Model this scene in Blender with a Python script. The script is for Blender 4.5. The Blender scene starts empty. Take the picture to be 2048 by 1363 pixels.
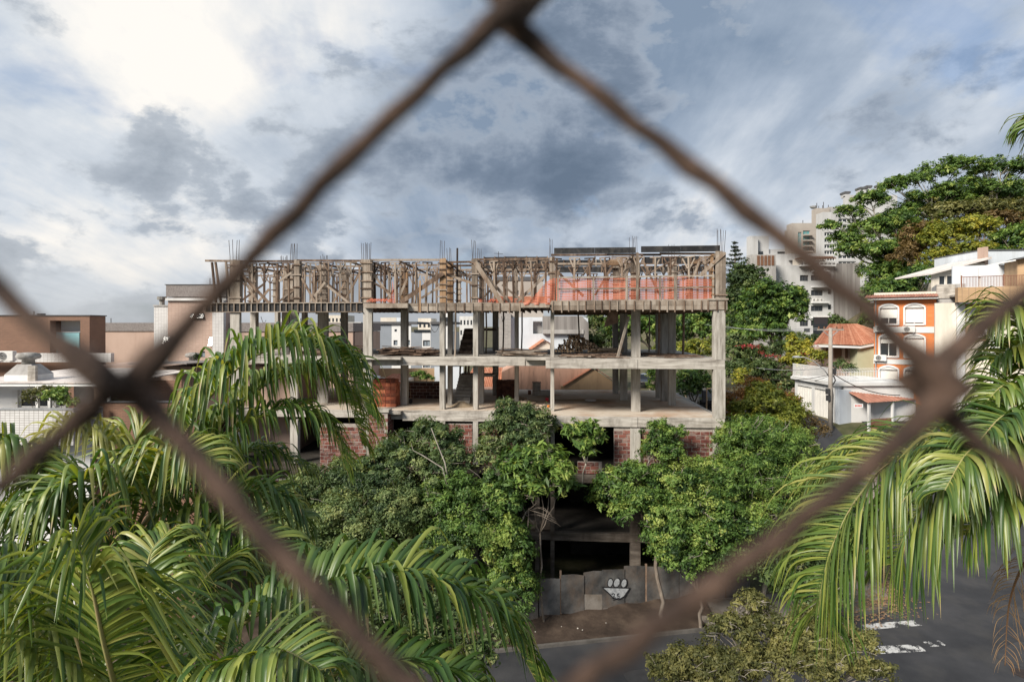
import bpy, math, random
import numpy as np
from mathutils import Vector, Matrix

# ---------------------------------------------------------------- camera, world, sun
SC = bpy.context.scene
COL = SC.collection
R = math.radians
CAMZ, F, CX, HY = 13.8, 1138.0, 1024.0, 652.0      # eye height, focal length in photo pixels, principal column, horizon row

cam = bpy.data.cameras.new('camera')
cam.lens = F / 2048 * 36
cam.sensor_width = 36
cam.shift_y = -(681.5 - HY) / 2048
cam.clip_start, cam.clip_end = 0.01, 9000
cam.dof.use_dof = True
cam.dof.focus_distance = 24.0
cam.dof.aperture_fstop = 9.5
co = bpy.data.objects.new('camera', cam)
COL.objects.link(co)
co.location = (0, 0, CAMZ)
co.rotation_euler = (R(90), 0, 0)
SC.camera = co

SUN_AZ, SUN_EL = R(224), R(36)                      # clockwise from +Y (view direction): behind the camera, to the left
sun_dir = Vector((math.sin(SUN_AZ) * math.cos(SUN_EL), math.cos(SUN_AZ) * math.cos(SUN_EL), math.sin(SUN_EL)))
sl = bpy.data.lights.new('sun', 'SUN')
sl.energy, sl.angle, sl.color = 4.1, R(20), (1.0, 0.925, 0.81)
so = bpy.data.objects.new('sun', sl)
COL.objects.link(so)
so.rotation_euler = sun_dir.to_track_quat('Z', 'Y').to_euler()

SC.view_settings.view_transform = 'Standard'
SC.view_settings.look = 'None'
SC.view_settings.exposure = 0.66
SC.view_settings.gamma = 1
SC.view_settings.use_curve_mapping = False
SC.cycles.max_bounces = 6
SC.cycles.transparent_max_bounces = 12
SC.cycles.use_denoising = True

def world():
    w = bpy.data.worlds.new('World')
    SC.world = w
    w.use_nodes = True
    nt = w.node_tree
    nt.nodes.clear()
    N = lambda t, **k: node(nt, t, **k)
    L = nt.links.new
    out = N('ShaderNodeOutputWorld')
    bg = N('ShaderNodeBackground')
    bg.inputs['Strength'].default_value = 0.1
    L(bg.outputs[0], out.inputs[0])
    sky = N('ShaderNodeTexSky')
    sky.sky_type = 'NISHITA'
    sky.sun_disc = False
    sky.sun_elevation, sky.sun_rotation = SUN_EL, SUN_AZ
    sky.dust_density = 2.0
    tc = N('ShaderNodeTexCoord')
    sep = N('ShaderNodeSeparateXYZ')
    L(tc.outputs['Generated'], sep.inputs[0])
    def M(op, a, b=None, c=None, clamp=False):
        n = N('ShaderNodeMath')
        n.operation = op
        n.use_clamp = clamp
        for i, v in enumerate((a, b, c)):
            if v is None: continue
            if isinstance(v, (int, float)): n.inputs[i].default_value = v
            else: L(v, n.inputs[i])
        return n.outputs[0]
    zc = M('MAXIMUM', sep.outputs['Z'], 0.0)
    den = M('ADD', zc, 0.24)
    px = M('DIVIDE', sep.outputs['X'], den)
    py = M('DIVIDE', sep.outputs['Y'], den)
    cmb = N('ShaderNodeCombineXYZ')
    L(px, cmb.inputs[0]); L(py, cmb.inputs[1])
    def noise(scale, detail, rough, dist, loc, sc=(1, 1, 1), rot=0, src=None):
        mp = N('ShaderNodeMapping')
        mp.inputs['Location'].default_value = loc
        mp.inputs['Scale'].default_value = sc
        mp.inputs['Rotation'].default_value = (0, 0, rot)
        L(src or cmb.outputs[0], mp.inputs[0])
        n = N('ShaderNodeTexNoise')
        n.inputs['Scale'].default_value = scale
        n.inputs['Detail'].default_value = detail
        n.inputs['Roughness'].default_value = rough
        n.inputs['Distortion'].default_value = dist
        L(mp.outputs[0], n.inputs['Vector'])
        return n.outputs['Fac']
    def ramp(fac, stops):
        r = N('ShaderNodeValToRGB')
        els = r.color_ramp.elements
        while len(els) < len(stops): els.new(0.5)
        for e, (p, c) in zip(els, stops):
            e.position = p
            e.color = (*c, 1) if isinstance(c, tuple) else (c, c, c, 1)
        L(fac, r.inputs[0])
        return r.outputs[0]
    def mix(fac, a, b, mode='MIX'):
        m = N('ShaderNodeMix')
        m.data_type = 'RGBA'
        m.blend_type = mode
        for s, v in ((m.inputs[0], fac), (m.inputs[6], a), (m.inputs[7], b)):
            if isinstance(v, (int, float)): s.default_value = v
            elif isinstance(v, tuple): s.default_value = (*v, 1)
            else: L(v, s)
        return m.outputs[2]
    gen = tc.outputs['Generated']
    big = noise(2.1, 9, 0.55, 0.25, SKY_A, (1, 1, 1.5), 0, gen)
    puffy = noise(4.4, 13, 0.60, 0.12, SKY_B, (1, 1, 1.7), 0, gen)
    streak = noise(0.95, 10, 0.62, 0.45, SKY_C, (1.0, 0.30, 1), R(-38))
    # the veil is thinnest in front-left, where the cloud shines through white
    gl = Vector((-0.62, 0.66, 0.50)).normalized()
    dp = N('ShaderNodeVectorMath'); dp.operation = 'DOT_PRODUCT'
    L(tc.outputs['Generated'], dp.inputs[0]); dp.inputs[1].default_value = gl
    glow = N('ShaderNodeMapRange'); glow.interpolation_type = 'SMOOTHSTEP'
    L(dp.outputs['Value'], glow.inputs[0])
    glow.inputs[1].default_value, glow.inputs[2].default_value = 0.80, 1.0
    g = glow.outputs[0]
    # high veil in streaks
    dens = M('ADD', M('MULTIPLY', big, 0.55), M('MULTIPLY', streak, 0.45))
    dens = M('SUBTRACT', M('MULTIPLY_ADD', dens, 3.0, -1.0), M('MULTIPLY', g, 0.42))
    cl = ramp(dens, [(0.05, (1.08, 1.0, 0.92)), (0.28, (0.66, 0.70, 0.765)), (0.48, (0.42, 0.485, 0.585)), (0.70, (0.25, 0.32, 0.425))])
    # lower cumulus with ragged edges, thicker towards the horizon
    low = M('MULTIPLY_ADD', zc, -0.28, 0.115)
    n = M('ADD', M('ADD', puffy, M('MULTIPLY_ADD', big, 0.55, -0.275)), M('SUBTRACT', low, M('MULTIPLY', g, 0.10)))
    msk = ramp(n, [(0.50, 0.0), (0.565, 0.92)])
    body = ramp(n, [(0.50, (0.50, 0.54, 0.60)), (0.57, (0.36, 0.41, 0.49)), (0.66, (0.21, 0.26, 0.34)), (0.78, (0.14, 0.185, 0.255))])
    cl = mix(msk, cl, body)
    cl = mix(M('MULTIPLY', g, 0.22), cl, (1.0, 0.98, 0.93))
    # pale band of far cloud at the horizon
    hz = N('ShaderNodeMapRange'); hz.interpolation_type = 'SMOOTHSTEP'
    L(zc, hz.inputs[0])
    hz.inputs[1].default_value, hz.inputs[2].default_value = 0.0, 0.16
    hz.inputs[3].default_value, hz.inputs[4].default_value = 0.5, 0.0
    cl = mix(hz.outputs[0], cl, (0.74, 0.71, 0.67))
    sc10 = mix(1.0, cl, (SKY_GAIN * 0.97, SKY_GAIN, SKY_GAIN * 1.02), 'MULTIPLY')
    gap = noise(3.0, 7, 0.55, 0.4, SKY_D, (1, 1, 1.6), 0, gen)
    cover = ramp(gap, [(0.33, 0.6), (0.43, 1.0)])
    skyd = mix(1.0, sky.outputs[0], (0.7, 0.85, 1.0), 'MULTIPLY')
    L(mix(cover, skyd, sc10), bg.inputs['Color'])

SKY_A, SKY_B, SKY_C, SKY_D, SKY_GAIN = (4.5, 19.2, 0), (2.5, 14.1, 0), (1.7, 4.9, 0), (20.0, 4.2, 0), 6.2

# ---------------------------------------------------------------- node helpers and materials
def node(nt, t, **k):
    n = nt.nodes.new(t)
    for a, v in k.items(): setattr(n, a, v)
    return n

world()
MATS = {}

def ramp_node(nt, stops):
    r = node(nt, 'ShaderNodeValToRGB')
    els = r.color_ramp.elements
    while len(els) < len(stops): els.new(0.5)
    for e, (p, c) in zip(els, stops):
        e.position = p
        e.color = (*c, 1)
    return r

def mat(name, cols, rough=0.8, scale=3.0, stretch=(1, 1, 1), bump=0.15, bscale=30, rnd=0.0, spec=0.3, metal=0.0,
        stain=None, detail=5, coord='pos', coat=0.0, trans=0.0, fac='noise', emit=None):
    """cols: list of colours that a noise ramp runs through; rnd: per-object shift; stain: (colour, amount, scale, stretch)."""
    m = bpy.data.materials.new(name)
    m.use_nodes = True
    nt = m.node_tree
    L = nt.links.new
    b = nt.nodes['Principled BSDF']
    b.inputs['Roughness'].default_value = rough
    b.inputs['Specular IOR Level'].default_value = spec
    b.inputs['Metallic'].default_value = metal
    if coat: b.inputs['Coat Weight'].default_value = coat
    geo = node(nt, 'ShaderNodeNewGeometry')
    tc = node(nt, 'ShaderNodeTexCoord')
    vec = geo.outputs['Position'] if coord == 'pos' else tc.outputs['Object']
    def noi(sc, st, det=5, off=0.0):
        mp = node(nt, 'ShaderNodeMapping')
        mp.inputs['Scale'].default_value = st
        mp.inputs['Location'].default_value = (off, off * 1.7, off * 0.6)
        L(vec, mp.inputs[0])
        n = node(nt, 'ShaderNodeTexNoise')
        n.inputs['Scale'].default_value = sc
        n.inputs['Detail'].default_value = det
        n.inputs['Roughness'].default_value = 0.62
        L(mp.outputs[0], n.inputs['Vector'])
        return n.outputs['Fac']
    f = noi(scale, stretch, detail)
    if fac == 'tint':
        at = node(nt, 'ShaderNodeAttribute'); at.attribute_name = 'tint'
        f = at.outputs['Fac']
    elif rnd:
        oi = node(nt, 'ShaderNodeObjectInfo')
        mm = node(nt, 'ShaderNodeMath', operation='MULTIPLY_ADD')
        L(oi.outputs['Random'], mm.inputs[0]); mm.inputs[1].default_value = rnd
        mm2 = node(nt, 'ShaderNodeMath', operation='SUBTRACT')
        L(f, mm2.inputs[0]); mm2.inputs[1].default_value = rnd * 0.5
        L(mm2.outputs[0], mm.inputs[2])
        f = mm.outputs[0]
    n = len(cols)
    lo, hi = (0.30, 0.70) if fac == 'noise' else (0.0, 1.0)
    r = ramp_node(nt, [(lo + (hi - lo) * i / max(1, n - 1), c) for i, c in enumerate(cols)])
    L(f, r.inputs[0])
    col = r.outputs[0]
    if stain:
        sc_, amt, ssc, sst = stain
        sf = noi(ssc, sst, 6, 7.3)
        mr = node(nt, 'ShaderNodeMapRange')
        L(sf, mr.inputs[0])
        mr.inputs[1].default_value, mr.inputs[2].default_value = 0.48, 0.68
        mr.inputs[4].default_value = amt
        mx = node(nt, 'ShaderNodeMix', data_type='RGBA')
        L(mr.outputs[0], mx.inputs[0]); L(col, mx.inputs[6]); mx.inputs[7].default_value = (*sc_, 1)
        col = mx.outputs[2]
    L(col, b.inputs['Base Color'])
    if bump:
        bn = node(nt, 'ShaderNodeBump')
        bn.inputs['Strength'].default_value = bump
        bn.inputs['Distance'].default_value = 0.02
        L(noi(bscale, stretch, 4, 2.0), bn.inputs['Height'])
        L(bn.outputs[0], b.inputs['Normal'])
    if trans:
        o = nt.nodes['Material Output']
        tr = node(nt, 'ShaderNodeBsdfTranslucent')
        br = node(nt, 'ShaderNodeMix', data_type='RGBA', blend_type='MULTIPLY')
        br.inputs[0].default_value = 1.0
        L(col, br.inputs[6]); br.inputs[7].default_value = (1.6, 1.5, 0.5, 1)
        L(br.outputs[2], tr.inputs[0])
        ms = node(nt, 'ShaderNodeMixShader')
        ms.inputs[0].default_value = trans
        L(b.outputs[0], ms.inputs[1]); L(tr.outputs[0], ms.inputs[2])
        L(ms.outputs[0], o.inputs['Surface'])
    if emit:
        b.inputs['Emission Color'].default_value = (*emit[0], 1)
        b.inputs['Emission Strength'].default_value = emit[1]
    MATS[name] = m
    return m

def gmat(name, col, rough=0.12, spec=0.6):
    m = mat(name, [col, tuple(c * 1.25 for c in col)], rough, 0.4, bump=0, spec=spec)
    return m

def tiled(name, c1, c2, mortar, bw, bh, rough=0.5, off=0.0, msize=0.06, plane='xz', rot=0.0):
    """small facade tiles or far brickwork that the photograph shows only as a fine grid"""
    m = bpy.data.materials.new(name)
    m.use_nodes = True
    nt = m.node_tree
    L = nt.links.new
    b = nt.nodes['Principled BSDF']
    b.inputs['Roughness'].default_value = rough
    geo = node(nt, 'ShaderNodeNewGeometry')
    sep = node(nt, 'ShaderNodeSeparateXYZ')
    L(geo.outputs['Position'], sep.inputs[0])
    ad = node(nt, 'ShaderNodeMath', operation='ADD')
    L(sep.outputs[0], ad.inputs[0]); L(sep.outputs[1], ad.inputs[1])
    cmb = node(nt, 'ShaderNodeCombineXYZ')
    L(ad.outputs[0], cmb.inputs[0]); L(sep.outputs[2], cmb.inputs[1])
    bt = node(nt, 'ShaderNodeTexBrick')
    bt.offset = off
    bt.inputs['Scale'].default_value = 1
    bt.inputs['Brick Width'].default_value = bw
    bt.inputs['Row Height'].default_value = bh
    bt.inputs['Mortar Size'].default_value = msize * bh
    bt.inputs['Color1'].default_value = (*c1, 1)
    bt.inputs['Color2'].default_value = (*c2, 1)
    bt.inputs['Mortar'].default_value = (*mortar, 1)
    L(cmb.outputs[0], bt.inputs[0])
    nz = node(nt, 'ShaderNodeTexNoise')
    nz.inputs['Scale'].default_value = 0.8
    nz.inputs['Detail'].default_value = 6
    L(geo.outputs['Position'], nz.inputs[0])
    mr = node(nt, 'ShaderNodeMapRange')
    L(nz.outputs['Fac'], mr.inputs[0])
    mr.inputs[3].default_value, mr.inputs[4].default_value = 0.72, 1.18
    mx = node(nt, 'ShaderNodeMix', data_type='RGBA', blend_type='MULTIPLY')
    mx.inputs[0].default_value = 1
    L(bt.outputs[0], mx.inputs[6]); L(mr.outputs[0], mx.inputs[7])
    L(mx.outputs[2], b.inputs['Base Color'])
    bn = node(nt, 'ShaderNodeBump')
    bn.inputs['Strength'].default_value = 0.3
    bn.inputs['Distance'].default_value = 0.01
    bn.invert = True
    L(bt.outputs['Fac'], bn.inputs['Height'])
    L(bn.outputs[0], b.inputs['Normal'])
    MATS[name] = m
    return m

# weathered concrete, timber, brick
mat('concrete', [(0.17, 0.15, 0.13), (0.35, 0.32, 0.285), (0.44, 0.41, 0.37), (0.53, 0.50, 0.455)], 0.9, 1.5, (0.5, 0.5, 5.5), 0.5, 30, stain=((0.12, 0.105, 0.09), 0.6, 1.6, (1.3, 1.3, 0.6)))
mat('concrete_column', [(0.19, 0.17, 0.15), (0.35, 0.325, 0.29), (0.43, 0.405, 0.37), (0.52, 0.495, 0.455)], 0.9, 1.4, (4.5, 4.5, 0.35), 0.5, 30, stain=((0.13, 0.115, 0.095), 0.6, 1.2, (2.0, 2.0, 0.5)))
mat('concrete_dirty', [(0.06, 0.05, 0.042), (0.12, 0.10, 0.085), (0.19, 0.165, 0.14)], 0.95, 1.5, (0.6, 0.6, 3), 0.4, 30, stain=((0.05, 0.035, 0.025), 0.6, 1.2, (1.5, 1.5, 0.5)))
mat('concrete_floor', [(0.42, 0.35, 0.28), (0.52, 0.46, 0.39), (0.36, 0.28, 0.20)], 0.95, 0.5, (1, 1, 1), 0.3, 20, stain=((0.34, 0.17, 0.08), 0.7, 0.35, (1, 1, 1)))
mat('concrete_shade', [(0.035, 0.031, 0.027), (0.07, 0.062, 0.054)], 0.95, 1.0, bump=0.3)  # near-black: the shade inside the lower storeys is put into the colour
mat('wood', [(0.075, 0.048, 0.034), (0.145, 0.098, 0.070), (0.225, 0.168, 0.126), (0.30, 0.25, 0.205)], 0.85, 4, (1, 1, 0.25), 0.3, 60, rnd=0.5)
mat('wood_grey', [(0.145, 0.118, 0.095), (0.26, 0.215, 0.175), (0.37, 0.325, 0.275)], 0.9, 3, (1, 1, 0.4), 0.3, 50, rnd=0.35, stain=((0.13, 0.085, 0.055), 0.5, 1.2, (1, 1, 1)))
mat('wood_dark', [(0.055, 0.035, 0.025), (0.13, 0.085, 0.06), (0.22, 0.155, 0.115)], 0.9, 4, (1, 1, 1), 0.4, 40, rnd=0.4)
mat('wood_warm', [(0.19, 0.11, 0.06), (0.28, 0.175, 0.10), (0.36, 0.25, 0.16)], 0.85, 3, (1, 1, 0.3), 0.2, 50, rnd=0.3)
mat('log_end', [(0.16, 0.10, 0.06), (0.32, 0.22, 0.14), (0.42, 0.32, 0.22)], 0.9, 8, rnd=0.5)
mat('black_ply', [(0.010, 0.010, 0.011), (0.018, 0.018, 0.020), (0.035, 0.035, 0.038)], 0.55, 1.5, (1, 1, 1), 0.1, 20, stain=((0.13, 0.12, 0.105), 0.35, 2.5, (1, 1, 0.6)))
mat('brick', [(0.085, 0.027, 0.022), (0.14, 0.043, 0.034), (0.20, 0.075, 0.057)], 0.9, 6, (1, 1, 1), 0.3, 60, rnd=0.55, stain=((0.30, 0.255, 0.225), 0.55, 3.5, (1, 1, 1.6)))
mat('brick_bright', [(0.20, 0.055, 0.03), (0.30, 0.088, 0.045), (0.38, 0.13, 0.07)], 0.9, 5, (1, 1, 1), 0.3, 60, rnd=0.45)
mat('brick_old', [(0.05, 0.022, 0.017), (0.09, 0.038, 0.028), (0.13, 0.06, 0.042)], 0.95, 5, rnd=0.4)
mat('mortar', [(0.25, 0.215, 0.19), (0.38, 0.34, 0.305)], 0.95, 8, bump=0.4)
mat('steel', [(0.035, 0.028, 0.026), (0.07, 0.05, 0.042)], 0.6, 8, metal=0.4, bump=0)
mat('grey_metal', [(0.30, 0.31, 0.32), (0.42, 0.43, 0.44)], 0.5, 2, metal=0.3, bump=0)
mat('wire', [(0.022, 0.016, 0.014), (0.06, 0.037, 0.027), (0.13, 0.082, 0.06)], 0.75, 260, bump=0.5, bscale=900)
mat('soil', [(0.022, 0.015, 0.011), (0.045, 0.031, 0.023), (0.08, 0.058, 0.043)], 1, 1.2, bump=0.8, bscale=12)
mat('grass_soil', [(0.045, 0.05, 0.02), (0.09, 0.085, 0.045), (0.15, 0.12, 0.08)], 1, 0.5, bump=0.8, bscale=6)
mat('asphalt', [(0.021, 0.022, 0.025), (0.034, 0.035, 0.039), (0.052, 0.052, 0.056)], 0.85, 0.35, bump=0.3, bscale=60, stain=((0.07, 0.067, 0.064), 0.45, 0.5, (1, 1, 1)))
mat('pavement', [(0.16, 0.14, 0.12), (0.25, 0.225, 0.2)], 0.9, 1.5, bump=0.4, stain=((0.09, 0.06, 0.035), 0.7, 0.9, (1, 1, 1)))
mat('kerb', [(0.07, 0.064, 0.058), (0.125, 0.115, 0.105)], 0.9, 2, bump=0.3)
mat('road_paint', [(0.34, 0.34, 0.34), (0.55, 0.55, 0.54)], 0.8, 4, bump=0.1)
mat('sheet_board', [(0.045, 0.044, 0.044), (0.095, 0.093, 0.091), (0.16, 0.155, 0.15)], 0.9, 1.3, (1, 1, 1), 0.3, 25, rnd=0.35, stain=((0.16, 0.11, 0.075), 0.5, 1.0, (1, 1, 0.6)))
mat('graffiti_white', [(0.20, 0.21, 0.225), (0.34, 0.355, 0.37), (0.46, 0.475, 0.49)], 0.7, 8, bump=0)
mat('graffiti_black', [(0.012, 0.012, 0.014), (0.02, 0.02, 0.022)], 0.7, 8, bump=0)
# walls of the town
mat('salmon', [(0.40, 0.29, 0.235), (0.47, 0.345, 0.285)], 0.9, 0.6, (1, 1, 0.5), 0.2, 15, stain=((0.28, 0.18, 0.14), 0.35, 0.7, (1.5, 1.5, 0.25)))
mat('salmon_stained', [(0.48, 0.285, 0.205), (0.56, 0.345, 0.26)], 0.9, 0.6, (1, 1, 0.5), 0.2, 15, stain=((0.19, 0.115, 0.085), 0.7, 1.1, (2, 2, 0.3)))
mat('tan_wall', [(0.42, 0.285, 0.165), (0.49, 0.335, 0.205)], 0.9, 0.6, bump=0.1, stain=((0.22, 0.14, 0.085), 0.4, 1.0, (2, 2, 0.3)))
mat('white_wall', [(0.54, 0.54, 0.535), (0.66, 0.655, 0.645)], 0.85, 0.5, (1, 1, 0.4), 0.1, 15, stain=((0.42, 0.39, 0.36), 0.4, 0.7, (2, 2, 0.25)))
mat('white_clean', [(0.62, 0.62, 0.62), (0.70, 0.70, 0.70)], 0.7, 0.5, bump=0)
mat('cream', [(0.57, 0.52, 0.45), (0.66, 0.61, 0.54)], 0.85, 0.5, bump=0.1, stain=((0.40, 0.34, 0.27), 0.35, 0.8, (2, 2, 0.3)))
mat('blue_grey', [(0.22, 0.245, 0.28), (0.27, 0.295, 0.335)], 0.8, 0.5, bump=0)
mat('tower_white', [(0.40, 0.40, 0.405), (0.50, 0.50, 0.50)], 0.85, 0.3, (1, 1, 0.4), 0.05, 15, stain=((0.30, 0.29, 0.28), 0.45, 0.35, (2, 2, 0.2)))
mat('pale_blue_wall', [(0.52, 0.56, 0.61), (0.60, 0.64, 0.69)], 0.85, 0.6, bump=0.05, stain=((0.38, 0.39, 0.40), 0.3, 0.8, (2, 2, 0.25)))
mat('dark_grey', [(0.075, 0.075, 0.08), (0.11, 0.11, 0.115)], 0.8, 1, bump=0.1)
mat('granite', [(0.15, 0.13, 0.125), (0.26, 0.235, 0.225)], 0.8, 9, bump=0.1)
mat('streaked_grey', [(0.15, 0.138, 0.132), (0.23, 0.215, 0.205), (0.31, 0.295, 0.28)], 0.9, 0.8, (2.2, 2.2, 0.12), 0.2, 20, stain=((0.13, 0.12, 0.115), 0.6, 0.8, (3, 3, 0.1)))
mat('render_grey', [(0.28, 0.27, 0.265), (0.42, 0.405, 0.39)], 0.9, 0.9, (1, 1, 0.4), 0.2, 20, stain=((0.17, 0.16, 0.15), 0.6, 1.0, (2, 2, 0.3)))
mat('beige_block', [(0.32, 0.285, 0.255), (0.39, 0.355, 0.32)], 0.85, 0.4, bump=0)
mat('terracotta', [(0.30, 0.115, 0.065), (0.40, 0.17, 0.10), (0.47, 0.24, 0.155)], 0.85, 3, rnd=0.35, bump=0.2)
mat('terracotta_dark', [(0.23, 0.10, 0.07), (0.36, 0.17, 0.12)], 0.85, 3, rnd=0.35, bump=0.2)
mat('roof_white', [(0.56, 0.50, 0.47), (0.72, 0.68, 0.65)], 0.7, 1.2, bump=0.1, rnd=0.25, stain=((0.36, 0.30, 0.26), 0.5, 1.5, (1, 1, 1)))
mat('olive_wall', [(0.40, 0.40, 0.27), (0.46, 0.46, 0.32)], 0.9, 0.6, bump=0.05, stain=((0.3, 0.29, 0.2), 0.4, 1, (2, 2, 0.3)))
mat('brown_door', [(0.13, 0.065, 0.04), (0.19, 0.10, 0.06)], 0.7, 2, bump=0.1)
mat('white_paint', [(0.66, 0.66, 0.65), (0.76, 0.76, 0.75)], 0.5, 2, bump=0)
mat('shutter', [(0.68, 0.66, 0.62), (0.76, 0.74, 0.70)], 0.6, 2, bump=0)
mat('ac_white', [(0.58, 0.57, 0.55), (0.68, 0.67, 0.65)], 0.5, 3, bump=0)
mat('dark_plastic', [(0.03, 0.03, 0.032), (0.05, 0.05, 0.052)], 0.5, 3, bump=0)
mat('old_concrete_vent', [(0.12, 0.115, 0.105), (0.26, 0.25, 0.235), (0.40, 0.39, 0.37)], 0.95, 3, bump=0.5)
mat('pole_concrete', [(0.25, 0.22, 0.19), (0.36, 0.325, 0.29)], 0.9, 2, bump=0.2)
mat('teal_panel', [(0.12, 0.36, 0.44), (0.26, 0.50, 0.55), (0.44, 0.60, 0.60)], 0.4, 0.35, (0.3, 0.3, 1), 0)
mat('sand', [(0.24, 0.18, 0.12), (0.34, 0.27, 0.19)], 1, 5, bump=0.5)
mat('rubble', [(0.26, 0.20, 0.145), (0.38, 0.31, 0.24)], 1, 4, bump=0.5, rnd=0.4)
mat('red_plastic', [(0.55, 0.03, 0.05), (0.65, 0.05, 0.07)], 0.5, 3, bump=0)
mat('orange_plastic', [(0.75, 0.22, 0.03), (0.8, 0.28, 0.05)], 0.5, 3, bump=0)
mat('car_paint', [(0.012, 0.013, 0.015), (0.02, 0.021, 0.024)], 0.25, 2, bump=0, coat=0.6)
mat('red_paint', [(0.55, 0.05, 0.035), (0.6, 0.07, 0.05)], 0.5, 3, bump=0)
mat('rust_pipe', [(0.16, 0.07, 0.045), (0.25, 0.12, 0.08)], 0.8, 4, bump=0.1)
gmat('glass_dark', (0.025, 0.03, 0.035))
gmat('glass_sky', (0.20, 0.235, 0.27), 0.1)
gmat('glass_teal', (0.10, 0.26, 0.27), 0.12)
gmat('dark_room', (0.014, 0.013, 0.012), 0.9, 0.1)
tiled('white_tiles', (0.62, 0.61, 0.60), (0.70, 0.69, 0.68), (0.26, 0.235, 0.22), 0.21, 0.105, 0.35, 0.0, 0.09)
tiled('white_tiles_small', (0.60, 0.585, 0.58), (0.66, 0.65, 0.64), (0.36, 0.34, 0.33), 0.25, 0.125, 0.4, 0.0, 0.09)
tiled('salmon_tiles', (0.41, 0.30, 0.245), (0.46, 0.335, 0.275), (0.36, 0.23, 0.18), 0.3, 0.15, 0.6, 0.0, 0.07)
tiled('brown_tiles', (0.20, 0.105, 0.065), (0.25, 0.13, 0.08), (0.14, 0.08, 0.055), 0.24, 0.075, 0.6, 0.5, 0.14)
tiled('tan_tiles', (0.40, 0.26, 0.14), (0.47, 0.31, 0.175), (0.30, 0.20, 0.12), 0.2, 0.1, 0.6, 0.0, 0.12)
tiled('orange_brick', (0.55, 0.155, 0.03), (0.63, 0.20, 0.05), (0.46, 0.17, 0.07), 0.22, 0.075, 0.7, 0.5, 0.13)
tiled('grey_tiles', (0.30, 0.285, 0.275), (0.36, 0.345, 0.33), (0.22, 0.21, 0.20), 0.3, 0.15, 0.7, 0.0, 0.1)
# leaves: 'tint' runs 0..1 over the leaves of a crown
def leafmat(name, cols, rough=0.55, trans=0.28, spec=0.35):
    return mat(name, cols, rough, 3, bump=0, spec=spec, trans=trans, fac='tint')
leafmat('leaf_dark', [(0.024, 0.045, 0.015), (0.06, 0.098, 0.032), (0.125, 0.175, 0.06), (0.20, 0.21, 0.08)])
leafmat('leaf_grey', [(0.020, 0.042, 0.016), (0.062, 0.105, 0.038), (0.14, 0.195, 0.072), (0.26, 0.29, 0.11)])
leafmat('leaf_mid', [(0.020, 0.047, 0.013), (0.060, 0.122, 0.026), (0.145, 0.235, 0.05), (0.29, 0.35, 0.085)])
leafmat('leaf_bright', [(0.034, 0.072, 0.016), (0.085, 0.16, 0.032), (0.19, 0.285, 0.06), (0.33, 0.38, 0.10)])
leafmat('leaf_yellow', [(0.10, 0.13, 0.02), (0.22, 0.24, 0.035), (0.42, 0.37, 0.05)])
leafmat('leaf_olive', [(0.05, 0.06, 0.018), (0.12, 0.125, 0.04), (0.25, 0.235, 0.08)])
leafmat('leaf_brown', [(0.08, 0.055, 0.022), (0.155, 0.105, 0.042), (0.24, 0.17, 0.075)])
leafmat('leaf_orange', [(0.14, 0.07, 0.022), (0.27, 0.135, 0.04), (0.40, 0.21, 0.07)])
leafmat('leaf_pine', [(0.018, 0.03, 0.016), (0.035, 0.052, 0.028)])
leafmat('flower_red', [(0.30, 0.03, 0.04), (0.42, 0.07, 0.07)])
leafmat('palm_leaf', [(0.018, 0.050, 0.010), (0.048, 0.106, 0.021), (0.115, 0.182, 0.038), (0.30, 0.33, 0.07), (0.38, 0.30, 0.16)], 0.40, 0.33, 0.6)
leafmat('palm_dry', [(0.22, 0.12, 0.06), (0.36, 0.22, 0.12), (0.44, 0.30, 0.18)], 0.7, 0.25)
mat('rachis', [(0.16, 0.17, 0.05), (0.26, 0.25, 0.10), (0.30, 0.22, 0.12)], 0.6, 5, bump=0.1)
mat('bark', [(0.09, 0.07, 0.055), (0.17, 0.14, 0.115), (0.26, 0.225, 0.19)], 0.95, 5, (1, 1, 0.3), 0.6, 30)
mat('bark_pale', [(0.22, 0.19, 0.155), (0.33, 0.295, 0.25), (0.42, 0.39, 0.34)], 0.95, 5, (1, 1, 0.3), 0.4, 30)

# ---------------------------------------------------------------- geometry helpers
def X(px, Y): return (px - CX) / F * Y
def Z(py, Y): return CAMZ - (py - HY) / F * Y
def P(px, py, Y): return Vector((X(px, Y), Y, Z(py, Y)))

WL = {}
def link(o, parent=None, loc=(0, 0, 0)):
    """loc is in the world; parents are never rotated"""
    COL.objects.link(o)
    loc = Vector(loc)
    WL[o.name] = loc
    if parent is not None:
        o.parent = parent
        o.location = loc - WL[parent.name]
    else:
        o.location = loc
    return o

LABELS = {}
def tag(o, label, cat, group=None):
    o['label'] = label
    o['category'] = cat
    if group: o['group'] = group
    return o

def thing(name, label, cat, loc, group=None):
    o = bpy.data.objects.new(name, None)
    o.empty_display_size = 0.3
    link(o, None, loc)
    return tag(o, label, cat, group)

def frame(ox, oy, deg):
    """local axes: a to the right along a facade, b into depth; deg turns the right end away (+) or nearer (-)"""
    c, s = math.cos(R(deg)), math.sin(R(deg))
    def xf(a, b, z): return (ox + a * c - b * s, oy + a * s + b * c, z)
    xf.o = (ox, oy); xf.c = c; xf.s = s
    return xf
ID = frame(0, 0, 0)

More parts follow.
